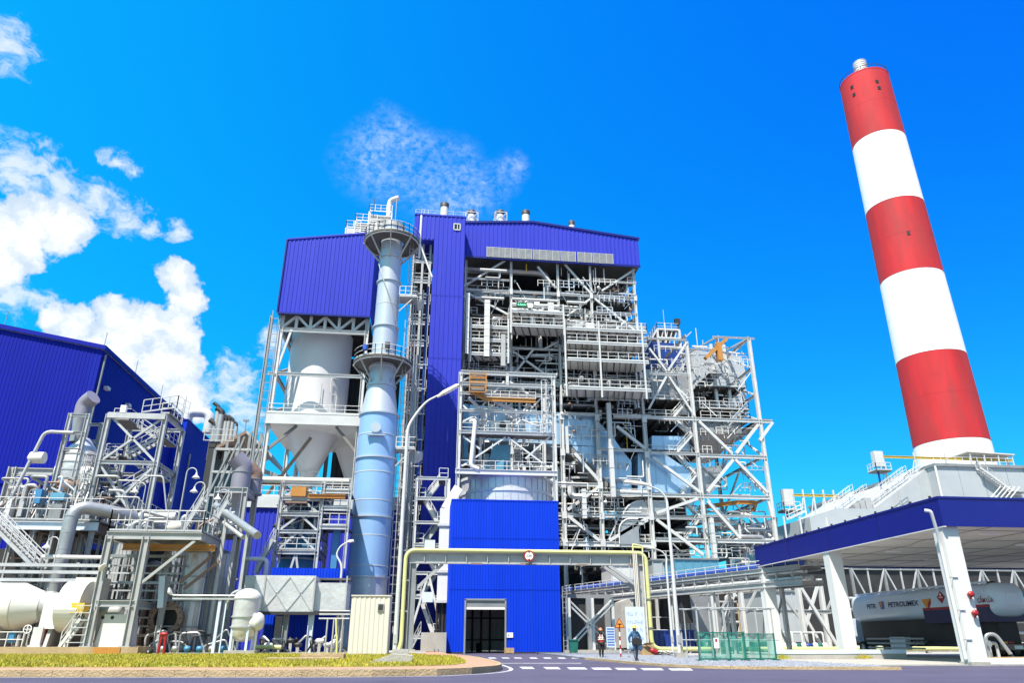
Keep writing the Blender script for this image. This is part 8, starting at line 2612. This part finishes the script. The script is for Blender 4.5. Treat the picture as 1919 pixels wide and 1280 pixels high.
for px in (399, 444):
 x = W(px, 1003, 66).x
 M().bar((x, 65.6, PL), (x, 65.6, zvr - .1), .25).build('leg', 'galvanised_steel', vr)
# ---- far process roof with vents
YR = 112
pr2 = thing('conveyor_gallery', 'far grey gabled conveyor gallery with small roof stacks', 'conveyor', (W(440, 860, YR).x, YR, 0))
g0, g1, g2 = W(405, 842, YR), W(462, 812, YR), W(486, 845, YR)
M().prism([(g0.x, YR, g0.z), (g1.x, YR, g1.z), (g1.x, YR, g1.z + .5), (g0.x, YR, g0.z + .5)], (0, 18, 0)).build('roof', 'rust_brown', pr2)
M().prism([(g1.x, YR, g1.z), (g2.x + 2, YR, g2.z - 1), (g2.x + 2, YR, g2.z - .5), (g1.x, YR, g1.z + .5)], (0, 18, 0)).build('roof', 'galvanised_steel', pr2)
for k in range(5):
 t_ = k / 4
 x = lerp(g0.x, g2.x, t_)
 M().bar((x, YR, 0), (x, YR, min(lerp(g0.z, g1.z, t_ * 1.6), g1.z)), .4).build('post', 'grey_steel', pr2)
for k in range(7):
 x = lerp(g0.x, g2.x, k / 7)
 M().bar((x, YR - .2, g0.z - 7), (x + 2.2, YR - .2, g0.z + (k % 3)), .25, up=V((0, 1, 0))).build('brace', 'grey_steel', pr2)
for z in (g0.z, g0.z - 3.5, g0.z - 7):
 M().bar((g0.x, YR - .1, z), (g2.x + 1, YR - .1, z), .35).build('beam', 'galvanised_steel', pr2)
M().box(W(388, 845, YR).x, g0.x + .2, YR + .5, YR + 12, 0, W(395, 826, YR).z).build('side_bay', 'dark_steel', pr2)
M().rail([(W(382, 825, YR).x, YR, W(390, 826, YR).z), (W(440, 815, YR).x, YR, W(390, 826, YR).z)], 1.8, .06, 1.3).build('railing', 'galvanised_steel', pr2)
for px, py, r in ((410, 768, .35), (416, 778, .6), (424, 790, .3), (430, 790, .3), (437, 792, .3), (403, 800, .5), (444, 800, .25)):
 q = W(px, py, YR + 3)
 zb_ = W(px, 828, YR + 3).z
 b = M().tube([(q.x, YR + 3, zb_ - 3), (q.x, YR + 3, q.z)], r, 12)
 b.build('stack_pipe', 'dull_silver' if r > .4 else 'galvanised_steel', pr2)
 M().tube(pathr([(q.x, YR + 3, q.z), (q.x, YR + 3, q.z + .5), (q.x - .9, YR + 3, q.z + 1.1)], .3, 3), r * .8, 10).build('cowl', 'dark_steel', pr2)
for px in (462, 478):
 q = W(px, 790 if px == 462 else 812, YR + 1)
 M().tube([(q.x, YR + 1, q.z - 6), (q.x, YR + 1, q.z)], .07, 6).box(q.x - .5, q.x + .3, YR + .8, YR + 1.2, q.z, q.z + .3).build('lamp_mast', 'grey_steel', pr2)
# ---- horizontal lagged pipe in front of the silo tower
a, c = W(492, 897, 84), W(655, 905, 84)
hp = thing('lagged_pipe', 'long horizontal rusty white pipe across the silo tower foot', 'pipe', ((a.x + c.x) / 2, 84, 0))
M().tube([(a.x - 2, 84, (a.z + c.z) / 2), (c.x, 84, (a.z + c.z) / 2)], .36, 14).build('pipe', 'cream_panel', hp)
M().tube([(a.x - 2, 84.2, (a.z + c.z) / 2 - .42), (c.x, 84.2, (a.z + c.z) / 2 - .42)], .18, 10).build('lower_pipe', 'rust_brown', hp)
for t_ in (.2, .55, .9):
 x = lerp(a.x, c.x, t_)
 M().bar((x, 84.7, 0), (x, 84.7, a.z - .3), .25).bar((x, 84, a.z - .75), (x, 84.8, a.z - .75), .2).build('support', 'galvanised_steel', hp)
# ---- zone D: process tower with blue hopper
YD_ = 74
zd = thing('process_tower', 'narrow pale process tower with blue drum beside the steel stack', 'process tower', (W(560, 980, YD_).x, YD_, 0))
dx0, dx1, dx2 = W(522, 980, YD_).x, W(600, 980, YD_).x, W(652, 980, YD_).x
lv = [W(560, py, YD_).z for py in (1036, 997, 965, 935, 908)]
steel_tower(zd, dx0, dx1, YD_, YD_ + 6, 0, lv[-1] + .3, lv, .36, 'weathered_steel', 'V', decks=(0, 2, 3))
for x in (dx2,):
 M().ibar((x, YD_, 0), (x, YD_, lv[-1]), .3, .3, up=V((1, 0, 0))).build('column', 'weathered_steel', zd)
for py in (985, 950, 918):
 z = W(625, py, YD_).z
 dk_ = M().box(dx1, dx2, YD_, YD_ + 5, z - .1, z).build('deck', 'grating', zd)
 M().ibar((dx1, YD_, z - .2), (dx2, YD_, z - .2), .25, .4).build('edge_beam', 'weathered_steel', dk_)
 M().rail([(dx1, YD_, z), (dx2, YD_, z)], 1.15, .045, 1.0).build('railing', 'weathered_steel', dk_)
q = W(556, 1055, YD_ + 3)
rdm = 34 * mpp(q)
zz0, zz1 = W(556, 1066, YD_).z, W(556, 1042, YD_).z
M().lathe((q.x, YD_ + 3, 0), [(rdm, 1.5), (rdm, zz1), (rdm * .3, zz1 + 3.2)], 36).build('drum', 'blue_equipment', zd)
M().lathe((q.x, YD_ + 3, 0), [(rdm + .12, zz1 - .2), (rdm + .12, zz1)], 36).build('drum_band', 'weathered_steel', zd)
a, c = W(565, 1035, YD_ + .8), W(590, 1020, YD_ + .8)
M().box(a.x, c.x, YD_ + .8, YD_ + 2, lv[0] + .3, c.z).build('blue_cabinet', 'turquoise_equipment', zd)
a, c = W(545, 930, YD_ - .3), W(575, 913, YD_ - .3)
M().box(a.x, c.x, YD_ - .4, YD_ + 1.4, a.z, c.z).build('orange_hoist', 'orange_paint', zd)
M().box(a.x - .4, c.x + .2, YD_ - .5, YD_ + 1.6, a.z - .7, a.z - .55).build('hoist_platform', 'rust_brown', zd)
a, c = W(578, 930, YD_ - .3), W(648, 930, YD_ - .3)
M().ibar((a.x, YD_ - .3, a.z), (c.x, YD_ - .3, a.z), .3, .4).build('hoist_rail', 'orange_paint', zd)
for k in range(26):
 x = rb.uniform(dx0 + .3, dx1 - .5)
 z = rb.uniform(lv[0] + 1, lv[-1] - .5)
 y = YD_ + rb.uniform(.6, 3)
 M().tube(pathr([(x, y, z - rb.uniform(1, 3)), (x, y, z), (x + rb.uniform(-1.5, 1.5), y, z), (x + rb.uniform(-1.5, 1.5), y, z + 1)], .25, 3), rb.choice((.07, .11, .18)), 8).build('pipe', rb.choice(('weathered_steel', 'dull_silver', 'white_paint', 'blue_equipment', 'dark_steel')), zd)
for k in range(12):
 x = rb.uniform(dx0 + .4, dx1 - .9)
 zf = rb.choice(lv[1:4])
 M().lathe_axis((x, YD_ + rb.uniform(.8, 2.2), zf + rb.uniform(.4, 1.2)), (1, 0, .1), [(.1, 0), (.3, .08), (.3, .6), (.12, .7)], 12).build('machine', rb.choice(('white_paint', 'blue_equipment', 'turquoise_equipment', 'galvanised_steel')), zd)
a, c = W(618, 1075, YD_ + 1), W(637, 990, YD_ + 1)
M().box(a.x, c.x, YD_ + 1, YD_ + 2.4, 1, c.z).build('blue_duct', 'blue_equipment', zd)
s0, s1 = W(478, 1075, 72), W(512, 1010, 72)
M().stair((s0.x, 72, s0.z), (s1.x, 72, s1.z), (0, 1, 0), r=.045).build('stair_flight', 'weathered_steel', zd)
M().tube(pathr([(W(455, 1048, 72).x, 72, W(470, 1048, 72).z), (W(502, 1048, 72).x, 72, W(470, 1048, 72).z), (W(502, 1048, 72).x, 72, W(500, 1078, 72).z - 2)], .5, 5), .2, 10).build('white_pipe', 'white_paint', zd)
# ---- diamond braced duct casing
YDU = 64
dc = thing('braced_duct', 'long silver duct casing with raised diamond bracing on legs', 'duct', (W(530, 1110, YDU).x, YDU, PL))
a, c = W(470, 1147, YDU), W(592, 1082, YDU)
e2 = W(646, 1147, YDU).x
z0_, z1_ = W(530, 1147, YDU).z, W(530, 1079, YDU).z
M().box(a.x, c.x, YDU, YDU + 3.5, z0_, z1_).build('casing', 'silver_cladding', dc)
M().box(c.x, e2, YDU + .6, YDU + 3.5, z0_ + .1, z1_ - .5).build('end_casing', 'silver_cladding', dc)
M().box(W(455, 1110, YDU).x, a.x, YDU + .3, YDU + 3.2, z0_ + .2, z1_).build('end_cap', 'dull_silver', dc)
x0_, x1_ = a.x + .9, c.x - .1
nx_ = 4
for i in range(nx_):
 for j in range(2):
  xa_, xb_ = lerp(x0_, x1_, i / nx_), lerp(x0_, x1_, (i + 1) / nx_)
  za_, zb_ = lerp(z0_ + .1, z1_ - .1, j / 2), lerp(z0_ + .1, z1_ - .1, (j + 1) / 2)
  if (i + j) % 2:
   xa_, xb_ = xb_, xa_
  M().bar((xa_, YDU - .02, za_), (xb_, YDU - .02, zb_), .08, .09, up=V((0, 1, 0))).build('diamond_rib', 'weathered_steel', dc)
for x in (a.x, a.x + .85, c.x, e2):
 M().bar((x, YDU - .03, z0_), (x, YDU - .03, z1_), .12, .1).build('corner_flange', 'galvanised_steel', dc)
M().bar((a.x, YDU - .04, z0_ - .12), (e2, YDU - .04, z0_ - .12), .3, .24).build('base_beam', 'dark_steel', dc)
for px in (480, 535, 582, 640):
 x = W(px, 1180, YDU + .4).x
 M().ibar((x, YDU + .4, PL), (x, YDU + .4, z0_ - .1), .42, .42, up=V((1, 0, 0))).build('leg', 'grey_steel' if px != 582 else 'tank_paint', dc)
M().box(a.x + .2, e2, YDU + 3, YDU + 5, z1_ - .1, z1_ + .05).build('walkway', 'grating', dc)
zr_ = thing('corrugated_shed', 'strip of bright blue ribbed cladding behind the diamond duct', 'shed', (W(560, 1070, 69).x, 69, 0))
p_, q_ = W(508, 1078, 69), W(648, 1066, 69)
M().corr((p_.x, 69), (q_.x, 69), 0, q_.z, .27, .045, out=(0, -1, 0)).build('front_wall', 'blue_cladding', zr_)
M().box(p_.x, q_.x, 69.2, 72, 0, q_.z - .05).build('body', 'blue_cladding', zr_)
p_, q_ = W(512, 1200, 68.6), W(530, 1155, 68.6)
M().box(p_.x, q_.x, 68.7, 68.9, .2, q_.z).build('grey_door', 'louvre', zr_)
# low clutter under the duct
lc_ = thing('low_valves', 'pipes, black valves and white drums under the diamond duct', 'valves', (W(560, 1200, 63).x, 63, PL))
for k in range(16):
 px = rb.uniform(485, 650)
 x = W(px, 1195, 63).x
 M().tube(pathr([(x, 63 + rb.uniform(0, 2), PL), (x, 63, PL + rb.uniform(.4, 1.5)), (x + rb.uniform(-1, 1), 63, PL + rb.uniform(.4, 1.5)), (x + rb.uniform(-1, 1), 64, PL)], .25, 3), rb.choice((.05, .08)), 8).build('pipe', rb.choice(('dark_steel', 'white_paint', 'dull_silver', 'galvanised_steel', 'black_paint')), lc_)
for k, px in enumerate((505, 546, 560, 600, 615)):
 x = W(px, 1205, 63).x
 M().lathe_axis((x, 62.8, PL + .6 + .3 * (k % 2)), (1, 0, 0), [(.08, -.32), (.16, -.24), (.19, 0), (.16, .24), (.08, .32)], 14).build('valve_body', ('white_paint', 'black_paint', 'black_paint', 'white_paint', 'galvanised_steel')[k], lc_)
 M().bar((x, 62.8, PL), (x, 62.8, PL + .5 + .3 * (k % 2)), .22).build('valve_stand', 'concrete', lc_)
x0_, x1_ = W(480, 1212, 62).x, W(528, 1212, 62).x
M().tube([(x0_, 62, PL + .45), (x1_, 62, PL + .45)], .16, 10).build('green_pipe', 'pipe_yellow', lc_)
for x in (x0_ + .2, x1_ - .2):
 M().bar((x, 62, PL), (x, 62, PL + .32), .15).build('pipe_stand', 'concrete', lc_)
# frame of small pipes beside the stack foot
sf = thing('small_pipe_frame', 'small galvanised pipe frame between duct and cream cabin', 'pipes', (W(620, 1190, 60).x, 60, PL))
for px in (612, 624, 641):
 x = W(px, 1190, 60).x
 M().tube([(x, 60, PL), (x, 60, W(px, 1160, 60).z)], .06, 8).build('post', 'galvanised_steel', sf)
a, c = W(598, 1160, 60), W(656, 1153, 60)
for dz in (0, .3, .55):
 M().tube([(a.x, 60, a.z + dz), (c.x, 60, a.z + dz)], .055, 8).build('rail_pipe', 'weathered_steel', sf)
x = W(633, 1190, 59.8).x
M().tube(pathr([(x - .2, 59.8, a.z), (x - .1, 59.8, a.z - 1), (x, 59.8, a.z - 1.5), (x + .05, 59.8, PL)], .3), .08, 8).build('yellow_hose', 'pipe_yellow', sf)
# small silver vessel on legs (zone C)
YV2 = 60
q = W(461, 1150, YV2)
sv = thing('small_vessel', 'small domed silver vessel on legs at the grass edge', 'vessel', (q.x, YV2, PL))
rv2 = 23.5 * mpp(q)
zv0, zv1 = W(460, 1192, YV2).z, W(462, 1122, YV2).z
M().lathe((q.x, YV2, 0), [(.05, zv0 - .45), (rv2 * .55, zv0 - .35), (rv2 * .9, zv0), (rv2 * .95, zv0 + .6), (rv2, zv1)], 36).build('shell', 'silver_cladding', sv)
M().lathe((q.x, YV2, zv1), [(rv2 + .05, -.05), (rv2 + .05, .1), (rv2 * .96, .3), (rv2 * .7, .55), (rv2 * .35, .68), (.05, .72)], 36).build('dome', 'white_paint', sv)
for z in (zv0 + .6, (zv0 + zv1) / 2):
 M().lathe((q.x, YV2, z), [(rv2 * .97, -.05), (rv2 + .05, -.05), (rv2 + .05, .05), (rv2 * .97, .05)], 36, smooth=False).build('band', 'galvanised_steel', sv)
for k in range(4):
 a_ = k * math.pi / 2 + .6
 M().bar((q.x + math.cos(a_) * rv2 * .9, YV2 + math.sin(a_) * rv2 * .9, PL), (q.x + math.cos(a_) * rv2 * .9, YV2 + math.sin(a_) * rv2 * .9, zv0 + .7), .16).build('leg', 'tank_paint', sv)
M().box(q.x - 1.0, q.x + 1.2, YV2 - 1, YV2 + 1, PL - .1, PL + .25).build('footing', 'concrete', sv)
M().tube(pathr([(q.x - .2, YV2, zv1 + .7), (q.x - 1.3, YV2, zv1 + .4), (q.x - 1.5, YV2 + .2, zv1 - .8)], .5, 5), .09, 8).build('inlet_pipe', 'weathered_steel', sv)
M().lathe_axis((q.x + .9, YV2 - .2, W(484, 1166, YV2).z), (1, -.15, 0), [(.3, -.6), (.62, -.5), (.62, .1), (.66, .1), (.66, .2), (.5, .45), (.05, .55)], 28).build('side_drum', 'white_paint', sv)
tr = M()
a, c = W(325, 1122, YV2 - .3), W(478, 1128, YV2 - .3)
hz = thing('cable_bridge', 'thin galvanised cable bridge on two posts before the silver tanks', 'cable tray', ((a.x + c.x) / 2, YV2 - .3, PL))
M().bar((a.x, YV2 - .3, a.z), (c.x, YV2 - .3, a.z), .35, .16).build('tray', 'weathered_steel', hz)
M().tube([(a.x, YV2 - .5, a.z + .2), (c.x, YV2 - .5, a.z + .2)], .06, 8).build('conduit', 'dull_silver', hz)
for px in (404, 416):
 x = W(px, 1190, YV2 - .3).x
 M().bar((x, YV2 - .3, PL), (x, YV2 - .3, a.z), .2 if px == 404 else .09).build('post', 'tank_paint', hz)
# ---- cream cabin
YCB = 56
a, c = W(655, 1228, YCB), W(736, 1228, YCB)
zt = W(695, 1118, YCB).z
cb_ = thing('panel_cabin', 'cream ribbed panel cabin standing on the grass before the steel stack', 'cabin', ((a.x + c.x) / 2, YCB, PL))
xw0, xw1 = W(656, 1170, YCB).x, W(729, 1170, YCB).x
M().corr((xw0, YCB), (xw1, YCB), PL, zt, .36, .03, out=(0, -1, 0)).build('front_wall', 'cream_panel', cb_)
M().corr((xw1, YCB), (xw1, YCB + 3), PL, zt, .36, .03, out=(1, 0, 0)).build('side_wall', 'cream_panel', cb_)
M().box(xw0, xw1 - .02, YCB + .05, YCB + 3, PL, zt - .05).build('body', 'cream_panel', cb_)
M().box(xw0 - .05, xw1 + .08, YCB - .08, YCB + 3.05, zt, zt + .08).build('roof', 'cream_panel', cb_)
q = W(714, 1139, YCB - .06)
vb = M().box(q.x - .22, q.x + .22, YCB - .12, YCB - .035, q.z - .25, q.z + .25).build('vent', 'louvre', cb_)
M().box(q.x - .17, q.x + .17, YCB - .13, YCB - .121, q.z - .2, q.z + .2).build('vent_mesh', 'dark_steel', vb)
# ---- zigzag stair tower left of the loading bay
YZ = 80
zt_ = thing('zigzag_stair', 'white zigzag stair tower in front of the blue lift tower', 'stair tower', (W(810, 1000, YZ).x, YZ, 0))
zx0, zx1 = W(779, 960, YZ).x, W(838, 960, YZ).x
zl = [W(810, py, YZ).z for py in (1195, 1120, 1075, 1022, 980, 935, 897)]
for x in (zx0, zx1):
 for y in (YZ, YZ + 4.5):
  M().ibar((x, y, 0), (x, y, zl[-1]), .5 if x == zx1 else .3, .5 if x == zx1 else .3, up=V((1, 0, 0))).build('column', 'pale_steel', zt_)
for k in range(len(zl)):
 M().ibar((zx0, YZ, zl[k]), (zx1, YZ, zl[k]), .25, .34).build('beam', 'pale_steel', zt_)
 xm0, xm1 = zx0 + .9, zx1 - .9
 if k < len(zl) - 1:
  s0, s1 = (xm1, xm0) if k % 2 == 0 else (xm0, xm1)
  M().stair((s0, YZ + .8 + (k % 2) * 1.4, zl[k]), (s1, YZ + .8 + (k % 2) * 1.4, zl[k + 1]), (0, 1.1, 0), r=.045, sw=.1, sh=.32).build('stair_flight', 'pale_steel', zt_)
 lx0, lx1 = (zx1 - 1, zx1) if k % 2 == 0 else (zx0, zx0 + 1)
 ld = M().box(lx0, lx1, YZ + .5, YZ + 3.6, zl[k] - .1, zl[k] + .18).build('landing', 'grating', zt_)
 M().rail([(lx0, YZ + .5, zl[k] + .18), (lx1, YZ + .5, zl[k] + .18)], 1.1, .04, .8).build('railing', 'pale_steel', ld)
for (k0, k1) in ((0, 2), (2, 3)):
 M().bar((zx0, YZ - .1, zl[k0]), ((zx0 + zx1) / 2, YZ - .1, zl[k1]), .22, up=V((0, 1, 0))).build('brace', 'pale_steel', zt_)
 M().bar((zx1, YZ - .1, zl[k0]), ((zx0 + zx1) / 2, YZ - .1, zl[k1]), .22, up=V((0, 1, 0))).build('brace', 'pale_steel', zt_)
for k in (1, 3):
 xm_ = (zx0 + zx1) / 2
 M().box(xm_ - .55, xm_ + .55, YZ - .25, YZ - .17, zl[k] - .5, zl[k] + .5).build('gusset_plate', 'tank_paint', zt_)
q = W(838, 930, YZ - .6)
ld2 = thing('lagged_riser', 'thick white boxed riser with black wrapped foot beside the bay', 'duct', (q.x, YZ - 1, 0))
qx = W(831, 1060, YZ - 1).x
zz0 = W(830, 1128, YZ - 1).z
M().box(qx - .55, qx + .55, YZ - 1.6, YZ - .6, zz0, W(838, 955, YZ - 1).z).build('duct', 'white_paint', ld2)
for py in (1128, 1072, 1050, 985):
 z = W(830, py, YZ - 1).z
 M().box(qx - .75, qx + .75, YZ - 1.75, YZ - .45, z - .15, z + .12).build('collar', 'pale_steel', ld2)
for k in range(4):
 M().tube([(qx - .45 + k * .3, YZ - 1.1, 0), (qx - .45 + k * .3, YZ - 1.1, zz0)], .14, 10).build('wrapped_pipe', 'black_paint' if k % 2 else 'dark_steel', ld2)
s0 = W(845, 935, YZ - 1)
M().bar((qx, YZ - 1.1, W(838, 956, YZ - 1).z), (s0.x + .8, YZ - .6, s0.z + 1.2), 1.0, .9, up=V((0, 1, 0))).build('top_bend', 'white_paint', ld2)
# ================================================================== people
def skin_mesh(name, joints, bones, m, parent=None, sub=2):
 """joints: name -> (pos, rx, ry); one continuous skinned surface"""
 me = bpy.data.meshes.new(name)
 keys = list(joints)
 idx = {k: i for i, k in enumerate(keys)}
 me.from_pydata([tuple(joints[k][0]) for k in keys], [(idx[a_], idx[c_]) for a_, c_ in bones], [])
 o = bpy.data.objects.new(name, me)
 COL.objects.link(o)
 sm_ = o.modifiers.new('skin', 'SKIN')
 sm_.use_smooth_shade = True
 sv_ = me.skin_vertices[0].data
 for k in keys:
  sv_[idx[k]].radius = joints[k][1:]
  sv_[idx[k]].use_root = (k == keys[0])
 ss = o.modifiers.new('sub', 'SUBSURF')
 ss.levels = ss.render_levels = sub
 dg = bpy.context.evaluated_depsgraph_get()
 me2 = bpy.data.meshes.new_from_object(o.evaluated_get(dg))
 bpy.data.objects.remove(o)
 me2.materials.clear()
 me2.materials.append(MT[m])
 o2 = bpy.data.objects.new(name, me2)
 COL.objects.link(o2)
 if parent is not None:
  o2.parent = parent
 return o2
def person(loc, rz, label, shirt, trousers, helmet, vest=None, stride=.12, bag=None, arm_out=.0, h=1.75):
 t = thing('person', label, 'person', loc)
 t.rotation_euler = (0, 0, rz)
 s = h / 1.75
 J = {}
 def j(k, x, y, z, rx, ry=None):
  J[k] = (V((x * s, y * s, z * s)), rx * s, (ry or rx) * s)
 j('pelvis', 0, 0, .95, .15, .11)
 j('waist', 0, .0, 1.08, .135, .10)
 j('chest', 0, 0, 1.28, .165, .115)
 j('neckbase', 0, .0, 1.46, .085, .07)
 j('neck', 0, -.015, 1.52, .055)
 j('headlow', 0, -.025, 1.58, .072, .08)
 j('head', 0, -.02, 1.67, .08, .095)
 j('headtop', 0, -.01, 1.73, .055, .065)
 bones = [('pelvis', 'waist'), ('waist', 'chest'), ('chest', 'neckbase'), ('neckbase', 'neck'), ('neck', 'headlow'), ('headlow', 'head'), ('head', 'headtop')]
 for sd, sg_ in (('l', -1), ('r', 1)):
  st_ = stride * sg_
  j('hip' + sd, .095 * sg_, 0, .90, .095, .10)
  j('knee' + sd, .10 * sg_, -.03 + st_ * .9, .50, .062)
  j('calf' + sd, .10 * sg_, st_ * 1.3 + .02, .34, .056)
  j('ankle' + sd, .10 * sg_, st_ * 2 + .03, .09, .042)
  j('toe' + sd, .115 * sg_, st_ * 2 - .15, .045, .042, .035)
  bones += [('pelvis', 'hip' + sd), ('hip' + sd, 'knee' + sd), ('knee' + sd, 'calf' + sd), ('calf' + sd, 'ankle' + sd), ('ankle' + sd, 'toe' + sd)]
  j('sho' + sd, .19 * sg_, 0, 1.42, .07)
  j('elb' + sd, (.27 + arm_out) * sg_, .04 - st_ * .5, 1.14, .047)
  j('wri' + sd, (.27 + arm_out * .5) * sg_, -.06 - st_ * 1.2, .90, .032)
  j('palm' + sd, (.265 + arm_out * .4) * sg_, -.085 - st_ * 1.3, .83, .038, .022)
  bones += [('chest', 'sho' + sd), ('sho' + sd, 'elb' + sd), ('elb' + sd, 'wri' + sd), ('wri' + sd, 'palm' + sd)]
  for f in range(4):
   fx = (.265 + arm_out * .4) * sg_
   fy = -.085 - st_ * 1.3 + (f - 1.5) * .021
   ln = (.055, .068, .064, .048)[f]
   j('f%d' % f + sd, fx, fy, .79, .010)
   j('g%d' % f + sd, fx - .018 * sg_, fy - .004, .79 - ln, .009)
   bones += [('palm' + sd, 'f%d' % f + sd), ('f%d' % f + sd, 'g%d' % f + sd)]
  j('th' + sd, (.265 + arm_out * .4) * sg_ - .01 * sg_, -.125 - st_ * 1.3, .81, .011)
  j('tip' + sd, (.265 + arm_out * .4) * sg_ - .02 * sg_, -.14 - st_ * 1.3, .765, .009)
  bones += [('palm' + sd, 'th' + sd), ('th' + sd, 'tip' + sd)]
 skin_mesh('body', J, bones, 'fig_skin', t)
 # clothes: slightly thicker shells along the same joints
 K = {k: (v[0], v[1] + .022 * s, v[2] + .022 * s) for k, v in J.items()}
 sh_j = ['pelvis', 'waist', 'chest', 'neckbase', 'shol', 'elbl', 'wril', 'shor', 'elbr', 'wrir']
 skin_mesh('jacket', {k: K[k] for k in sh_j}, [b_ for b_ in bones if b_[0] in sh_j and b_[1] in sh_j], shirt, t)
 tj = ['pelvis', 'hipl', 'kneel', 'calfl', 'anklel', 'hipr', 'kneer', 'calfr', 'ankler']
 skin_mesh('trousers', {k: K[k] for k in tj}, [b_ for b_ in bones if b_[0] in tj and b_[1] in tj], trousers, t)
 for sd in 'lr':
  skin_mesh('boot', {k: (J[k][0], J[k][1] + .018, J[k][2] + .016) for k in ('ankle' + sd, 'toe' + sd)}, [('ankle' + sd, 'toe' + sd)], 'black_paint', t)
 hd = J['head'][0]
 def part(b_, nm, m):
  o = b_.build(nm, m)
  o.parent = t
  return o
 hb_ = M()
 hb_.lathe((0, hd.y, hd.z + .02 * s), [(.155 * s, -.005), (.15 * s, .01), (.128 * s, .03), (.122 * s, .07), (.10 * s, .115), (.05 * s, .145), (.004, .152)], 24)
 hb_.prism([(-.09 * s, hd.y - .12 * s, hd.z + .018), (.09 * s, hd.y - .12 * s, hd.z + .018), (.06 * s, hd.y - .21 * s, hd.z + .005), (-.06 * s, hd.y - .21 * s, hd.z + .005)], (0, 0, .012))
 part(hb_, 'helmet', helmet)
 part(M().lathe((0, hd.y + .005, hd.z - .07 * s), [(.088 * s, -.1), (.092 * s, .0), (.098 * s, .09)], 16, a0=.1, a1=3.04), 'hair', 'fig_black')
 fc = M()
 for sg_ in (-1, 1):
  fc.lathe_axis((.03 * sg_ * s, hd.y - .093 * s, hd.z - .015 * s), (0, -1, 0), [(.012, 0), (.008, .006)], 8)
 part(fc, 'eyes', 'black_paint')
 part(M().prism([(-.012, hd.y - .092 * s, hd.z - .055 * s), (.012, hd.y - .092 * s, hd.z - .055 * s), (0, hd.y - .092 * s, hd.z - .015 * s)], (0, -.02, -.006)), 'nose', 'fig_skin')
 if vest:
  vj = {k: (K[k][0], K[k][1] + .02, K[k][2] + .02) for k in ('waist', 'chest')}
  vj['hem'] = (J['pelvis'][0] + V((0, 0, .06)), .185 * s, .15 * s)
  vj['yoke'] = (V((0, 0, 1.43 * s)), .13 * s, .10 * s)
  skin_mesh('vest', vj, [('hem', 'waist'), ('waist', 'chest'), ('chest', 'yoke')], vest, t)
  st = M()
  for z in (1.12, 1.24):
   st.lathe((0, 0, z * s), [(.212 * s, -.02), (.215 * s, .02)], 20)
  for sg_ in (-1, 1):
   st.bar((.09 * sg_, -.165, 1.1), (.08 * sg_, -.15, 1.42), .035, .01)
  o = part(st, 'reflective_bands', 'sign_white')
  for v_ in o.data.vertices:
   if abs(v_.co.z) > 0 and abs(v_.co.y) > .172:
    v_.co.y *= .84
 return t
p1 = W(1193, 1240.5, 46)
g1 = G(1193, 1239, PAD_R)
pa = person((g1.x, g1.y, PAD_R), .15, 'person in blue work clothes and yellow helmet carrying a dark bag', 'fig_navy', 'fig_grey', 'helmet_yellow', stride=.07, arm_out=.07, h=1.78)
bag = thing('tool_bag', 'dark tool bag held before the yellow helmeted worker', 'bag', (g1.x, g1.y - .27, PAD_R + .98))
bg_ = M()
q = V((g1.x, g1.y - .33, PAD_R + 1.02))
bg_.prism([(q.x - .26, q.y, q.z - .16), (q.x + .28, q.y, q.z - .22), (q.x + .30, q.y, q.z + .08), (q.x + .1, q.y, q.z + .17), (q.x - .22, q.y, q.z + .13)], (0, .18, 0))
bg_.build('pouch', 'fig_black', bag)
M().tube(pathr([(q.x - .2, q.y + .05, q.z + .1), (q.x - .05, q.y + .1, q.z + .4), (q.x + .15, q.y + .05, q.z + .1)], .1, 4), .02, 6).build('strap', 'fig_grey', bag)
cl_ = thing('jacket_bundle', 'pale blue cloth bundle tied at the yellow helmeted worker hips', 'clothing', (g1.x, g1.y - .1, PAD_R + .7))
for sg_ in (-1, 1):
 b = M()
 b.lathe((g1.x + sg_ * .24, g1.y - .1, PAD_R + .62), [(.03, -.12), (.13, -.02), (.15, .12), (.10, .26), (.03, .34)], 12)
 for i_, v_ in enumerate(b.v):
  b.v[i_] = (v_[0] + .02 * math.sin(i_ * 1.7), v_[1] + .02 * math.cos(i_ * 2.3), v_[2])
 b.build('cloth', 'fig_paleblue', cl_)
g2 = G(1128, 1233, PAD_R)
person((g2.x, g2.y, PAD_R), -.1, 'person in black clothes with red safety vest and orange helmet', 'fig_black', 'fig_black', 'helmet_orange', vest='vest_red', stride=.05, arm_out=.03, h=1.74)
